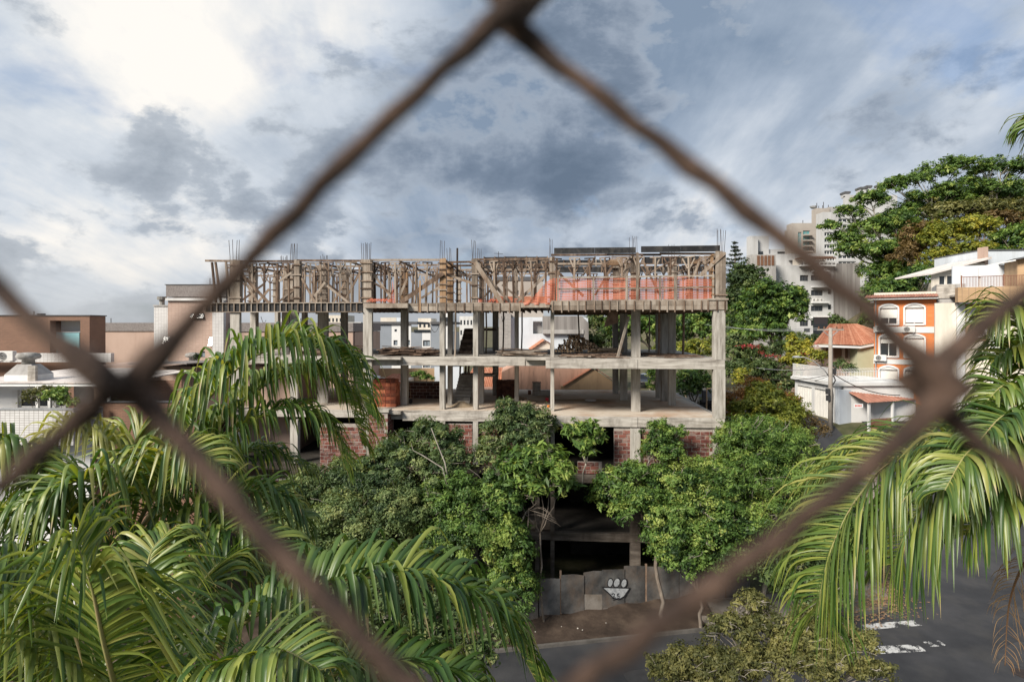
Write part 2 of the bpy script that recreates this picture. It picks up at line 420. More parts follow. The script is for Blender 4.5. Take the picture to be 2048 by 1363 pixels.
class MB:
    def __init__(s, xf=None):
        s.v, s.f, s.xf = [], [], xf
    def add(s, vs, fs):
        n = len(s.v)
        if s.xf: vs = [s.xf(*p) for p in vs]
        s.v.extend(tuple(p) for p in vs)
        s.f.extend(tuple(i + n for i in f) for f in fs)
        return s
    def box(s, x0, x1, y0, y1, z0, z1):
        return s.add([(x0, y0, z0), (x1, y0, z0), (x1, y1, z0), (x0, y1, z0), (x0, y0, z1), (x1, y0, z1), (x1, y1, z1), (x0, y1, z1)],
                     [(0, 3, 2, 1), (4, 5, 6, 7), (0, 1, 5, 4), (1, 2, 6, 5), (2, 3, 7, 6), (3, 0, 4, 7)])
    def beam(s, p, q, w, h, up=(0, 0, 1)):
        p, q = Vector(p), Vector(q)
        d = (q - p).normalized()
        up = Vector(up)
        if abs(d.dot(up)) > 0.98: up = Vector((0, 1, 0))
        sd = d.cross(up).normalized() * (w / 2)
        u = sd.cross(d).normalized() * (h / 2)
        vs = [p - sd - u, p + sd - u, p + sd + u, p - sd + u, q - sd - u, q + sd - u, q + sd + u, q - sd + u]
        return s.add(vs, [(0, 1, 2, 3), (7, 6, 5, 4), (0, 4, 5, 1), (1, 5, 6, 2), (2, 6, 7, 3), (3, 7, 4, 0)])
    def tube(s, pts, rad, n=6, cap=True):
        pts = [Vector(p) for p in pts]
        if not hasattr(rad, '__len__'): rad = [rad] * len(pts)
        vs, fs = [], []
        ref = Vector((0.3, 0.2, 0.93))
        for i, p in enumerate(pts):
            d = (pts[min(i + 1, len(pts) - 1)] - pts[max(i - 1, 0)]).normalized()
            if abs(d.dot(ref)) > 0.95: ref = Vector((0.9, 0.3, 0.1))
            a = d.cross(ref).normalized()
            b = d.cross(a)
            for k in range(n):
                t = 2 * math.pi * k / n
                vs.append(p + (a * math.cos(t) + b * math.sin(t)) * rad[i])
        for i in range(len(pts) - 1):
            for k in range(n):
                fs.append((i * n + k, i * n + (k + 1) % n, (i + 1) * n + (k + 1) % n, (i + 1) * n + k))
        if cap:
            fs.append(tuple(range(n - 1, -1, -1)))
            fs.append(tuple((len(pts) - 1) * n + k for k in range(n)))
        return s.add(vs, fs)
    def prism(s, poly, vec):
        vec = Vector(vec)
        n = len(poly)
        vs = [Vector(p) for p in poly] + [Vector(p) + vec for p in poly]
        fs = [tuple(range(n)), tuple(range(2 * n - 1, n - 1, -1))] + [(i, i + n, (i + 1) % n + n, (i + 1) % n) for i in range(n)]
        return s.add(vs, fs)
    def lathe(s, c, prof, n=16):
        vs, fs = [], []
        for r, z in prof:
            for k in range(n):
                t = 2 * math.pi * k / n
                vs.append((c[0] + r * math.cos(t), c[1] + r * math.sin(t), c[2] + z))
        for i in range(len(prof) - 1):
            for k in range(n):
                fs.append((i * n + k, i * n + (k + 1) % n, (i + 1) * n + (k + 1) % n, (i + 1) * n + k))
        fs.append(tuple(range(n - 1, -1, -1)))
        fs.append(tuple((len(prof) - 1) * n + k for k in range(n)))
        return s.add(vs, fs)
    def rock(s, c, r, rng, sq=0.7):
        vs = []
        for (x, y, z) in ICO_V:
            k = rng.uniform(0.75, 1.2)
            vs.append((c[0] + x * r * k, c[1] + y * r * k, c[2] + z * r * k * sq))
        return s.add(vs, ICO_F)
    def sheet(s, fn, nu, nv):
        vs = [fn(i / nu, j / nv) for j in range(nv + 1) for i in range(nu + 1)]
        w = nu + 1
        return s.add(vs, [(j * w + i, j * w + i + 1, (j + 1) * w + i + 1, (j + 1) * w + i) for j in range(nv) for i in range(nu)])
    def mesh(s, name, m, smooth=False, origin=None):
        me = bpy.data.meshes.new(name)
        o = Vector(origin) if origin is not None else Vector((0, 0, 0))
        me.from_pydata([(p[0] - o.x, p[1] - o.y, p[2] - o.z) for p in s.v], [], s.f)
        if m: me.materials.append(MATS[m] if isinstance(m, str) else m)
        if smooth: me.polygons.foreach_set('use_smooth', [True] * len(me.polygons))
        return me
    def build(s, name, m, parent=None, smooth=False, kind=None, label=None, cat=None, group=None, bevel=0.0):
        a = np.array(s.v)
        lo, hi = a.min(0), a.max(0)
        org = ((lo[0] + hi[0]) / 2, (lo[1] + hi[1]) / 2, lo[2])
        me = s.mesh(name, m, smooth, org)
        o = bpy.data.objects.new(name, me)
        link(o, parent, org)
        if kind: o['kind'] = kind
        if label and cat: tag(o, label, cat, group)
        elif label: o['label'] = label
        if bevel:
            md = o.modifiers.new('bevel', 'BEVEL')
            md.width, md.segments, md.limit_method = bevel, 2, 'ANGLE'
        return o

def _ico():
    t = (1 + 5 ** 0.5) / 2
    v = [(-1, t, 0), (1, t, 0), (-1, -t, 0), (1, -t, 0), (0, -1, t), (0, 1, t), (0, -1, -t), (0, 1, -t), (t, 0, -1), (t, 0, 1), (-t, 0, -1), (-t, 0, 1)]
    l = (1 + t * t) ** 0.5
    f = [(0, 11, 5), (0, 5, 1), (0, 1, 7), (0, 7, 10), (0, 10, 11), (1, 5, 9), (5, 11, 4), (11, 10, 2), (10, 7, 6), (7, 1, 8), (3, 9, 4), (3, 4, 2), (3, 2, 6), (3, 6, 8), (3, 8, 9), (4, 9, 5), (2, 4, 11), (6, 2, 10), (8, 6, 7), (9, 8, 1)]
    return [(a / l, b / l, c / l) for a, b, c in v], f
ICO_V, ICO_F = _ico()

def inst(me, name, parent, loc, rotz=0, scale=(1, 1, 1), rot=None):
    o = bpy.data.objects.new(name, me)
    link(o, parent, loc)
    o.rotation_euler = rot if rot else (0, 0, rotz)
    o.scale = scale
    return o

def one(name, m, parent, fn, **k):
    b = MB(k.pop('xf', None))
    fn(b)
    return b.build(name, m, parent, **k)

def bx(name, m, parent, x0, x1, y0, y1, z0, z1, xf=None, **k):
    return MB(xf).box(x0, x1, y0, y1, z0, z1).build(name, m, parent, **k)

def wall(name, m, parent, xf, a0, a1, z0, z1, b, t, holes=()):
    """wall panel with real openings: front face at depth b, thickness t, holes = (a0, a1, z0, z1)"""
    xs = sorted({a0, a1, *[min(max(h[i], a0), a1) for h in holes for i in (0, 1)]})
    zs = sorted({z0, z1, *[min(max(h[i], z0), z1) for h in holes for i in (2, 3)]})
    def solid(i, j):
        if i < 0 or j < 0 or i >= len(xs) - 1 or j >= len(zs) - 1: return False
        cx, cz = (xs[i] + xs[i + 1]) / 2, (zs[j] + zs[j + 1]) / 2
        return not any(h[0] < cx < h[1] and h[2] < cz < h[3] for h in holes)
    mb = MB(xf)
    for i in range(len(xs) - 1):
        for j in range(len(zs) - 1):
            if not solid(i, j): continue
            x0, x1, q0, q1 = xs[i], xs[i + 1], zs[j], zs[j + 1]
            f, k = b, b + t
            mb.add([(x0, f, q0), (x1, f, q0), (x1, f, q1), (x0, f, q1)], [(0, 1, 2, 3)])
            mb.add([(x0, k, q0), (x1, k, q0), (x1, k, q1), (x0, k, q1)], [(3, 2, 1, 0)])
            if not solid(i - 1, j): mb.add([(x0, f, q0), (x0, f, q1), (x0, k, q1), (x0, k, q0)], [(0, 1, 2, 3)])
            if not solid(i + 1, j): mb.add([(x1, f, q0), (x1, f, q1), (x1, k, q1), (x1, k, q0)], [(3, 2, 1, 0)])
            if not solid(i, j - 1): mb.add([(x0, f, q0), (x1, f, q0), (x1, k, q0), (x0, k, q0)], [(3, 2, 1, 0)])
            if not solid(i, j + 1): mb.add([(x0, f, q1), (x1, f, q1), (x1, k, q1), (x0, k, q1)], [(0, 1, 2, 3)])
    return mb.build(name, m, parent)

def window(parent, xf, h, b, fm='dark_grey', gm='glass_dark', nv=1, nh=0, fw=0.05, depth=0.12, sill=None, shutter=None):
    """frame bars set back in the opening h, a pane as sub-part"""
    a0, a1, z0, z1 = h
    y = b + depth
    mb = MB(xf)
    g = 0.003
    mb.box(a0 + g, a0 + fw, y, y + 0.05, z0 + g, z1 - g).box(a1 - fw, a1 - g, y, y + 0.05, z0 + g, z1 - g)
    mb.box(a0 + fw, a1 - fw, y, y + 0.05, z0 + g, z0 + fw).box(a0 + fw, a1 - fw, y, y + 0.05, z1 - fw, z1 - g)
    for i in range(nv):
        c = a0 + (a1 - a0) * (i + 1) / (nv + 1)
        mb.box(c - fw / 2, c + fw / 2, y, y + 0.05, z0 + fw, z1 - fw)
    for i in range(nh):
        c = z0 + (z1 - z0) * (i + 1) / (nh + 1)
        mb.box(a0 + fw, a1 - fw, y + 0.004, y + 0.046, c - fw / 2, c + fw / 2)
    w = mb.build('window', fm, parent)
    bx('pane', gm, w, a0 + g, a1 - g, y + 0.055, y + 0.075, z0 + g, z1 - g, xf)
    if shutter:
        zs = z1 - (z1 - z0) * shutter
        bx('roller_shutter', 'shutter', w, a0 + 0.01, a1 - 0.01, y - 0.05, y - 0.02, zs, z1 - 0.01, xf)
    if sill:
        bx('sill', sill, w, a0 - 0.05, a1 + 0.05, b - 0.06, b + 0.1, z0 - 0.06, z0 - 0.004, xf)
    return w

def ac_unit(parent_xf, a, b, z, w=0.8, h=0.55, label=None, group=None, side=0):
    """outdoor air conditioner: case, round fan grille, feet"""
    xf = parent_xf
    o = xf(a + w / 2, b, z)
    t = thing('air_conditioner', label, 'air conditioner', o, group)
    bx('case', 'ac_white', t, a, a + w, b - 0.3, b, z, z + h, xf, bevel=0.02)
    mb = MB(xf)
    c = (a + w * 0.36, z + h / 2)
    rr = h * 0.4
    n = 18
    mb.add([(c[0] + rr * math.cos(2 * math.pi * k / n), b - 0.306, c[1] + rr * math.sin(2 * math.pi * k / n)) for k in range(n)], [tuple(range(n))])
    g = mb.build('fan_opening', 'dark_plastic', t)
    mb = MB(xf)
    for q in (0.35, 0.7, 1.0):
        pts = [(c[0] + rr * q * math.cos(2 * math.pi * k / n), b - 0.32, c[1] + rr * q * math.sin(2 * math.pi * k / n)) for k in range(n + 1)]
        mb.tube(pts, 0.012, 4)
    mb.build('grille', 'ac_white', t)
    mb = MB(xf)
    mb.box(a + 0.1, a + 0.16, b - 0.34, b, z - 0.06, z - 0.003).box(a + w - 0.16, a + w - 0.1, b - 0.34, b, z - 0.06, z - 0.003)
    mb.build('bracket', 'grey_metal', t)
    return t
# ---------------------------------------------------------------- terrain, street, pavement
def sm(t):
    t = min(1.0, max(0.0, t))
    return t * t * (3 - 2 * t)
def lerp(a, b, t): return a + (b - a) * t
def gz(x, y):
    r = sm((x - 12) / 5)
    z = 6.8 * sm((y - lerp(42, 29.5, r)) / lerp(11, 14, r))
    z += 15 * sm((x - 44) / 34) * sm((y - 55) / 40)
    return z
def drape(x, y, dz=0.0): return (x, y, gz(x, y) + dz)

def ground():
    xs = sorted({*np.linspace(-60, 90, 151).round(2), *np.linspace(-4000, -60, 12).round(1), *np.linspace(90, 4000, 12).round(1)})
    ys = sorted({*np.linspace(-20, 110, 131).round(2), *np.linspace(-500, -20, 4).round(1), *np.linspace(110, 6000, 14).round(1)})
    vs = [(x, y, gz(x, y) - 0.05) for y in ys for x in xs]
    w = len(xs)
    MB().add(vs, [(j * w + i, j * w + i + 1, (j + 1) * w + i + 1, (j + 1) * w + i) for j in range(len(ys) - 1) for i in range(w - 1)]).build('ground', 'grass_soil', kind='structure', smooth=True)
ground()
def yk(x): return 24.3 + 0.18 * (x - 0.8)
def strip(name, m, fn, nu, nv, kind='structure'):
    return MB().sheet(fn, nu, nv).build(name, m, kind=kind, smooth=True)
# the street in front of the plot
strip('street', 'asphalt', lambda u, v: drape(lerp(-90, 70, u), yk(lerp(-90, 70, u)) - 11.5 * (1 - v), 0.0), 80, 6)
SIDE = [(20.5, 17), (22.5, 22), (25.0, 28), (28.5, 34.5), (31, 40), (31.5, 48)]
def along(pts, u):
    n = len(pts) - 1
    t = min(n - 1e-6, u * n)
    i = int(t)
    p0 = Vector(pts[max(i - 1, 0)]); p1 = Vector(pts[i]); p2 = Vector(pts[i + 1]); p3 = Vector(pts[min(i + 2, n)])
    f = t - i
    p = 0.5 * ((2 * p1) + (p2 - p0) * f + (2 * p0 - 5 * p1 + 4 * p2 - p3) * f * f + (3 * p1 - p0 - 3 * p2 + p3) * f ** 3)
    d = 0.5 * ((p2 - p0) + 2 * (2 * p0 - 5 * p1 + 4 * p2 - p3) * f + 3 * (3 * p1 - p0 - 3 * p2 + p3) * f * f)
    return p, d.normalized()
def side(u, v):
    p, d = along(SIDE, u)
    n = Vector((d.y, -d.x))
    q = p + n * lerp(-5.2, 5.5, v)
    return drape(q.x, q.y, 0.006)
strip('side_street', 'asphalt', side, 40, 10)
# upper street along the garages, climbing behind the plot
strip('upper_street', 'asphalt', lambda u, v: drape(lerp(16.5, 23.6, v), lerp(36, 75, u), 0.012), 40, 8)
# pavement corner with its kerb
KERB = [(9.0, 25.8), (12.5, 26.4), (15.6, 26.95), (17.9, 27.5), (19.1, 28.6), (19.9, 30.6), (21.6, 33.5), (24.2, 37.5)]
def pav(u, v):
    p, d = along(KERB, u)
    n = Vector((-d.y, d.x))
    q = p + n * lerp(0.14, 2.6, v)
    return drape(q.x, q.y, 0.10)
strip('pavement', 'pavement', pav, 40, 4)
def kerb_mesh(pts, n, w=0.14, h=0.13):
    mb = MB()
    vs, fs = [], []
    for i in range(n + 1):
        p, d = along(pts, i / n)
        nn = Vector((-d.y, d.x))
        for k, (o, z) in enumerate(((0, -0.05), (0, h), (w, h), (w, -0.05))):
            q = p + nn * o
            vs.append((q.x, q.y, gz(q.x, q.y) + z))
    for i in range(n):
        for k in range(3):
            fs.append((i * 4 + k, i * 4 + k + 1, (i + 1) * 4 + k + 1, (i + 1) * 4 + k))
    return mb.add(vs, fs)
kerb_mesh(KERB, 60).build('kerb', 'kerb', kind='structure')
kerb_mesh([(-60, yk(-60)), (-30, yk(-30)), (0, yk(0)), (8.98, 25.78)], 50).build('kerb', 'kerb', kind='structure')
strip('soil_bank', 'soil', lambda u, v: (lerp(-40, 9.5, u), yk(lerp(-40, 9.5, u)) + 0.15 + v * 4.5, 0.06 + 0.35 * sm(v * 1.4) + 0.07 * math.sin(u * 170) * math.sin(v * 9)), 160, 12)
# worn zebra bars on the road: flat paint broken up into flakes
from mathutils import noise as mnoise
def zebra(name, pa, pb, w, seed):
    mb = MB()
    pa, pb = Vector(pa), Vector(pb)
    d = (pb - pa); L_ = d.length; d.normalize()
    n = Vector((-d.y, d.x))
    c_ = .03
    k, c = int(L_ / c_), int(w / c_)
    for i in range(k):
        for j in range(c):
            q = pa + d * (i * c_) + n * (j * c_ - w / 2)
            f = mnoise.fractal(Vector((q.x * 2.2, q.y * 2.2, seed)), 1.0, 2.0, 4) + mnoise.noise(Vector((q.x * 16, q.y * 16, seed))) * .6 + mnoise.noise(Vector((q.x * 40, q.y * 40, seed))) * .5
            edge = min(i, k - 1 - i) * c_ / .25
            if f > .10 * min(1.5, edge) - .04: continue
            a = [q, q + d * c_, q + d * c_ + n * c_, q + n * c_]
            mb.add([(p.x, p.y, gz(p.x, p.y) + 0.012) for p in a], [(0, 1, 2, 3)])
    o = mb.build(name, 'road_paint', kind='structure')
zebra('crossing_bar', (15.0, 24.2), (17.6, 24.45), 0.55, 3)
zebra('crossing_bar', (18.0, 24.7), (18.8, 24.8), 0.4, 8)
zebra('crossing_bar', (16.0, 26.1), (18.9, 26.5), 0.5, 5)
# dry leaves blown along the kerb, and pale litter on the soil bank
def scatter_leaves():
    rng = random.Random(4)
    mb = MB()
    for i in range(1300):
        p, d = along(KERB, rng.uniform(0.25, 0.98))
        n = Vector((-d.y, d.x))
        q = p + n * rng.gauss(0.1, 0.55)
        o = 0.14 if (q - p).dot(n) > 0.14 else 0.02
        if 0 <= (q - p).dot(n) <= 0.16: o = 0.15
        a = rng.uniform(0, 6.28); s = rng.uniform(0.05, 0.10)
        z = gz(q.x, q.y) + o
        c, t = math.cos(a) * s, math.sin(a) * s
        mb.add([(q.x - c, q.y - t, z), (q.x + t * .5, q.y - c * .5, z + 0.015), (q.x + c, q.y + t, z + .02), (q.x - t * .5, q.y + c * .5, z + 0.02)], [(0, 1, 2, 3)])
    o = mb.build('fallen_leaves', 'wood_warm', kind='stuff', label='brown fallen leaves lying along the kerb of the street corner', cat='leaves')
scatter_leaves()
def litter():
    rng = random.Random(9)
    mb = MB()
    for i in range(9):
        x = rng.uniform(-0.6, 5.5); y = yk(x) + rng.uniform(0.5, 1.9)
        mb.rock((x, y, 0.32), rng.uniform(0.02, 0.055), rng)
    mb.build('litter', 'concrete', kind='stuff', label='small pale stones scattered on the dark soil bank', cat='litter')
litter()

# mended patches and a manhole in the roadway
for k, (x, y, w, h, a) in enumerate(((21.5, 24.0, 2.6, 1.1, .5), (19.0, 21.0, 1.6, .8, .2), (24.5, 27.5, 1.2, 2.4, .3), (6.0, 22.6, 3.2, .9, .18))):
    rp = random.Random(k)
    pts = []
    for i in range(18):
        t_ = i / 18 * 2 * math.pi
        u, v = math.copysign(abs(math.cos(t_)) ** .5, math.cos(t_)) * w / 2 * rp.uniform(.92, 1.05), math.copysign(abs(math.sin(t_)) ** .5, math.sin(t_)) * h / 2 * rp.uniform(.9, 1.08)
        px_, py_ = x + u * math.cos(a) - v * math.sin(a), y + u * math.sin(a) + v * math.cos(a)
        pts.append((px_, py_, gz(px_, py_) + .018))
    MB().add(pts, [tuple(range(18))]).build('road_patch', 'dark_plastic', kind='structure')
mh = (20.3, 22.6)
MB().lathe((mh[0], mh[1], gz(*mh) + .01), [(.36, 0), (.36, .016), (.31, .016), (.3, .012), (.05, .014)], 20).build('manhole_cover', 'steel', label='round iron manhole cover in the roadway at the lower right', cat='manhole')
# ---------------------------------------------------------------- the unfinished concrete building
OX, OY = X(1450, 29.0), 29.0
B = frame(OX, OY, -4.0)
ROT = R(-4.0)
def Aat(px, b):
    t = (px - CX) / F
    return (t * (OY + b * B.c) - OX + b * B.s) / (B.c - t * B.s)
def Yof(a, b): return B(a, b, 0)[1]
def Zb(py, a, b): return Z(py, Yof(a, b))
def ab_floor(px, py, z):
    Y = (CAMZ - z) * F / (py - HY)
    x, y = X(px, Y) - OX, Y - OY
    return x * B.c + y * B.s, -x * B.s + y * B.c
ZB, ZM, ZU, ZT = 9.1, 12.1, 15.1, 17.52
BMAX = 12.4
aS = Aat(1101, 0.0)
aL = Aat(417, 1.5)
rs = random.Random(11)

site = thing('unfinished_building', 'unfinished concrete building frame with open floors and bare columns', 'building', B(-12, 6, 0))

def slab(z, m, aleft=aL, t=0.16, left_b=1.5):
    i = 0.26
    poly = [(aleft, left_b + i, z - t), (aS, left_b + i, z - t), (aS, i, z - t), (-i, i, z - t), (-i, BMAX, z - t), (aleft, BMAX, z - t)]
    mb = MB(B); mb.prism(poly, (0, 0, t - 0.004))
    return mb.build('floor_slab', m, site)
slab(ZB, 'concrete_floor'); slab(ZM, 'concrete'); slab(ZU, 'wood_grey')
slab(ZB - 3, 'concrete_shade'); slab(ZB - 6, 'concrete_shade')

def beam(a0, a1, b0, b1, z0, z1, m='concrete', name='beam'):
    return bx(name, m, site, a0, a1, b0, b1, z0, z1, B, bevel=0.015)
aJ = Aat(1276, 0)
for z, h in ((ZB, 0.5), (ZM, 0.5)):
    beam(aS, aJ - 0.012, 0, 0.255, z - h, z); beam(aJ + 0.012, 0, 0.005, 0.255, z - h, z)
    beam(-0.26, 0.004, 0.262, BMAX, z - h + 0.02, z - 0.002)
    beam(aL, aS - 0.004, BMAX + 0.003, BMAX + 0.25, z - h, z - 0.002); beam(aS, 0, BMAX + 0.003, BMAX + 0.25, z - h, z - 0.002)
    beam(aS - 0.25, aS - 0.003, 0.03, 1.5, z - h, z)
# front beams of the set-back left half, with the thin balcony ledges
a745, a813, a1042 = Aat(728, 1.5), Aat(805, 1.5), Aat(1050, 1.5)
for z in (ZM, ZB):
    beam(a813, a1042, 1.5, 1.75, z - 0.48, z); beam(a1042 + .004, aS - 0.254, 1.56, 1.75, z - 0.48, z - 0.01)
    beam(a745, a813 - .004, 1.60, 1.75, z - 0.5, z - 0.16)
    bx('ledge', 'concrete', site, a1042 + .004, aS - 0.256, 1.1, 1.552, z - 0.13, z - 0.004, B)
    bx('ledge', 'concrete', site, a745, a813 - .004, 1.1, 1.596, z - 0.14, z, B)
    beam(aL, a745 - .004, 1.52, 1.75, z - 0.42, z - 0.01)
beam(a745 + 2.2, aS - 0.3, 1.46, 1.74, ZB - 0.55, ZB - 0.482, name='beam_drip')
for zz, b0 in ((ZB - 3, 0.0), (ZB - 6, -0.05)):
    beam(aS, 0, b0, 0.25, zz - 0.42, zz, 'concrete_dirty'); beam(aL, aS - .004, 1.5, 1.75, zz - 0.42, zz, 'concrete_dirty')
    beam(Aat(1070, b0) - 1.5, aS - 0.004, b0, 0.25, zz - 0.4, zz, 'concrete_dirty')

# columns: photo columns x0, x1 and where their foot meets the lowest open floor
COLS = [(801, 814, 809), (879, 889, 818.5), (895, 903.5, 808), (946, 956, 818.5), (958, 967, 806), (985, 996, 790), (1029, 1037, 807),
        (1101, 1108.5, 822), (1226, 1237, 787), (1240, 1255, 800), (1263, 1281, 823), (1313, 1322, 796), (1323, 1336, 802), (1337, 1352, 810), (1430, 1450, 833.5)]
COLB = []
for x0, x1, yb in COLS:
    _, b = ab_floor((x0 + x1) / 2, yb, ZB)
    COLB.append((x0, x1, max(b, 0.27) if x0 < 1400 else 0.02))
COLB += [(726, 744, 1.3), (460, 479, 1.3), (500, 511, 5.5), (549, 556, 9.5), (563, 578, 5.0), (580, 595, 1.9), (603, 611, 9.5), (635, 655, 4.2), (681, 692, 7.5)]
for i, (x0, x1, b) in enumerate(COLB):
    a0, a1 = Aat(x0, b), Aat(x1, b)
    d = 0.22 if (a1 - a0) > 0.42 else 0.42
    if x0 == 1430: a0, a1, d = -0.56, 0.012, 0.32
    for z0, z1 in ((ZB, ZM - 0.165), (ZM, ZU - 0.165)):
        if x0 in (726, 460): z1 += 0.0
        bx('column', 'concrete_column', site, a0, a1, b, b + d, z0 - 0.003, z1, B, bevel=0.012)
    if x0 == 1430:
        bx('column', 'concrete_column', site, -0.44, 0.014, -0.012, 0.012, ZB, ZM - 0.5, B); bx('column', 'concrete_column', site, -0.44, 0.014, -0.012, 0.012, ZM, ZU - 0.5, B)
# lower storeys, half hidden behind the shrubs
for px0, px1, b in ((946, 956, 1.35), (880, 890, 1.35), (1070, 1079, -0.1), (1101, 1109, -0.12), (1261, 1281, -0.1), (1427, 1450, -0.1), (726, 744, 1.35), (460, 479, 1.35), (580, 595, 1.35)):
    a0, a1 = Aat(px0, b), Aat(px1, b)
    for z0, z1 in ((ZB - 3, ZB - 0.56), (ZB - 6, ZB - 3.425), (-0.1, ZB - 6.425)):
        bx('column', 'concrete_column' if z0 > 5 else 'concrete_dirty', site, a0, a1, b, b + 0.35, z0, z1, B)
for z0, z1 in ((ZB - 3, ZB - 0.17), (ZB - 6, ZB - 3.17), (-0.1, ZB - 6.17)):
    bx('rear_wall', 'concrete_shade', site, aL, 0, BMAX - 0.3, BMAX - 0.05, z0, z1, B)
    bx('side_wall', 'concrete_shade', site, -0.45, -0.27, 0.6, BMAX - 0.31, z0, z1, B)
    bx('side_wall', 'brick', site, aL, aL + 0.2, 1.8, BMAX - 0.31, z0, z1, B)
    bx('partition', 'concrete_shade', site, aS + 1.2, -0.5, 5.2, 5.35, z0, z1, B)

# brick infill: every brick is a piece of its own on a recessed mortar core
def brick_mesh(l, h, d, m):
    g = 0.006
    mb = MB()
    x, y, z = l / 2, d, h / 2
    mb.add([(-x, 0.0, -z), (x, 0.0, -z), (x, 0.0, z), (-x, 0.0, z), (-x, y, -z), (x, y, -z), (x, y, z), (-x, y, z),
            (-x + g * 2, -g, -z + g * 2), (x - g * 2, -g, -z + g * 2), (x - g * 2, -g, z - g * 2), (-x + g * 2, -g, z - g * 2)],
           [(8, 9, 10, 11), (0, 1, 9, 8), (1, 2, 10, 9), (2, 3, 11, 10), (3, 0, 8, 11), (0, 4, 5, 1), (1, 5, 6, 2), (2, 6, 7, 3), (3, 7, 4, 0)])
    return mb.mesh('brick', m)
BL, BH = 0.44, 0.205
BR = brick_mesh(BL - 0.028, BH - 0.028, 0.05, 'brick')
BRH = brick_mesh(BL / 2 - 0.028, BH - 0.028, 0.05, 'brick')
def brick_wall(parent, xf, rot, a0, a1, z0, z1, b, t=0.14, top_fn=None, full=None, half=None):
    bf, bh = full or BR, half or BRH
    core = bx('brick_wall', 'mortar', parent, a0, a1, b + 0.012, b + t, z0, z1, xf)
    n = int((z1 - z0) / BH)
    for j in range(n):
        z = z0 + (j + 0.5) * BH
        if z + BH / 2 > z1 + 0.01: break
        a = a0 + (BL / 2 if j % 2 else 0)
        if j % 2: inst(bh, 'brick', core, xf(a0 + BL / 4, b + rs.uniform(-0.006, 0.006), z), rot)
        while a + BL <= a1 + 0.02:
            inst(bf, 'brick', core, xf(a + BL / 2, b + rs.uniform(-0.012, 0.010), z + rs.uniform(-0.007, 0.007)), rot + rs.uniform(-0.02, 0.02), (rs.uniform(.95, 1.02), 1, rs.uniform(.93, 1.03))) if rs.random() > .02 else None
            a += BL
        if a1 - a > BL * 0.4: inst(bh, 'brick', core, xf(a + BL / 4, b, z), rot)
    return core
zl = ZB - 3
aP0, aP1 = Aat(737, 0.9), Aat(775, 0.9)
brick_wall(site, B, ROT, aP0, aP1, zl, ZB - 0.02, 0.9, 0.2)                                 # the pier that stands out
side_xf = frame(*B(aP1, 0.9, 0)[:2], -4.0 + 90)
brick_wall(site, side_xf, ROT + R(90), 0.02, 1.25, zl, ZB - 0.02, 0.0, 0.12)
brick_wall(site, B, ROT, Aat(640, 1.35), Aat(733, 1.35), zl - 1.2, ZB - 0.75, 1.35)
brick_wall(site, B, ROT, Aat(843, 1.62), Aat(945, 1.62), zl, ZB - 0.7, 1.62)
brick_wall(site, B, ROT, Aat(957, 1.62), Aat(1098, 1.62), zl, ZB - 0.62, 1.62)
brick_wall(site, B, ROT, Aat(1228, 0.1), Aat(1426, 0.1), zl + 0.05, Zb(856, Aat(1300, .1), .1), 0.1)
brick_wall(site, B, ROT, Aat(1155, 0.1), Aat(1204, 0.1), zl + 0.03, zl + 0.65, 0.1)
bx('pier_cap', 'concrete', site, aP0 - 0.06, aP1 + 0.08, 0.84, 1.49, ZB - 0.015, ZB + 0.13, B)
brick_wall(site, B, ROT, Aat(470, 1.35), Aat(600, 1.35), zl - 2.4, zl - 0.9, 1.35)
# half-height dark brick wall at the back of the open floor
a, b = ab_floor(813, 796, ZB)
hw = brick_wall(site, B, ROT, a, ab_floor(880, 796, ZB)[0], ZB, ZB + 1.05, b, 0.14, full=brick_mesh(BL - 0.028, BH - 0.02, 0.05, 'brick_old'), half=brick_mesh(BL / 2 - 0.028, BH - 0.02, 0.05, 'brick_old'))
bx('wall_coping', 'concrete', site, a, ab_floor(880, 796, ZB)[0], b - 0.05, b + 0.18, ZB + 1.053, ZB + 1.11, B)

# stair flights
def stair(a0, a1, b0, z0, n, rise, run, m='concrete'):
    st = MB(B)
    poly = [(a0 + 0.04, b0 + 0.1, z0), (a0 + 0.04, b0 + n * run, z0 + (n - 1) * rise), (a0 + 0.04, b0 + n * run, z0 + (n - 1) * rise - 0.2), (a0 + 0.04, b0 + 0.5, z0 - 0.0)]
    st.prism(poly, (a1 - a0 - 0.08, 0, 0))
    s = st.build('stair', m, site)
    for k in range(n):
        bx('step', m, s, a0, a1, b0 + k * run, b0 + (k + 1) * run + 0.02, z0 + k * rise, z0 + (k + 1) * rise, B)
    return s
a0s, bs = ab_floor(906, 806, ZB); a1s, _ = ab_floor(939, 806, ZB)
stair(a0s, a1s, bs, ZB, 9, 0.17, 0.28)
bx('stair_landing', 'concrete', site, a0s, a1s + 1.3, bs + 2.56, bs + 3.8, ZB + 1.4, ZB + 1.55, B)
aq0, aq1 = Aat(921, 6.0), Aat(946, 6.0)
stair(aq0, aq1, 5.2, ZM, 9, 0.17, 0.28, 'wood_dark')
bx('stair_landing', 'wood_dark', site, aq0, aq1 + 1.2, 7.76, 9.0, ZM + 1.4, ZM + 1.55, B)

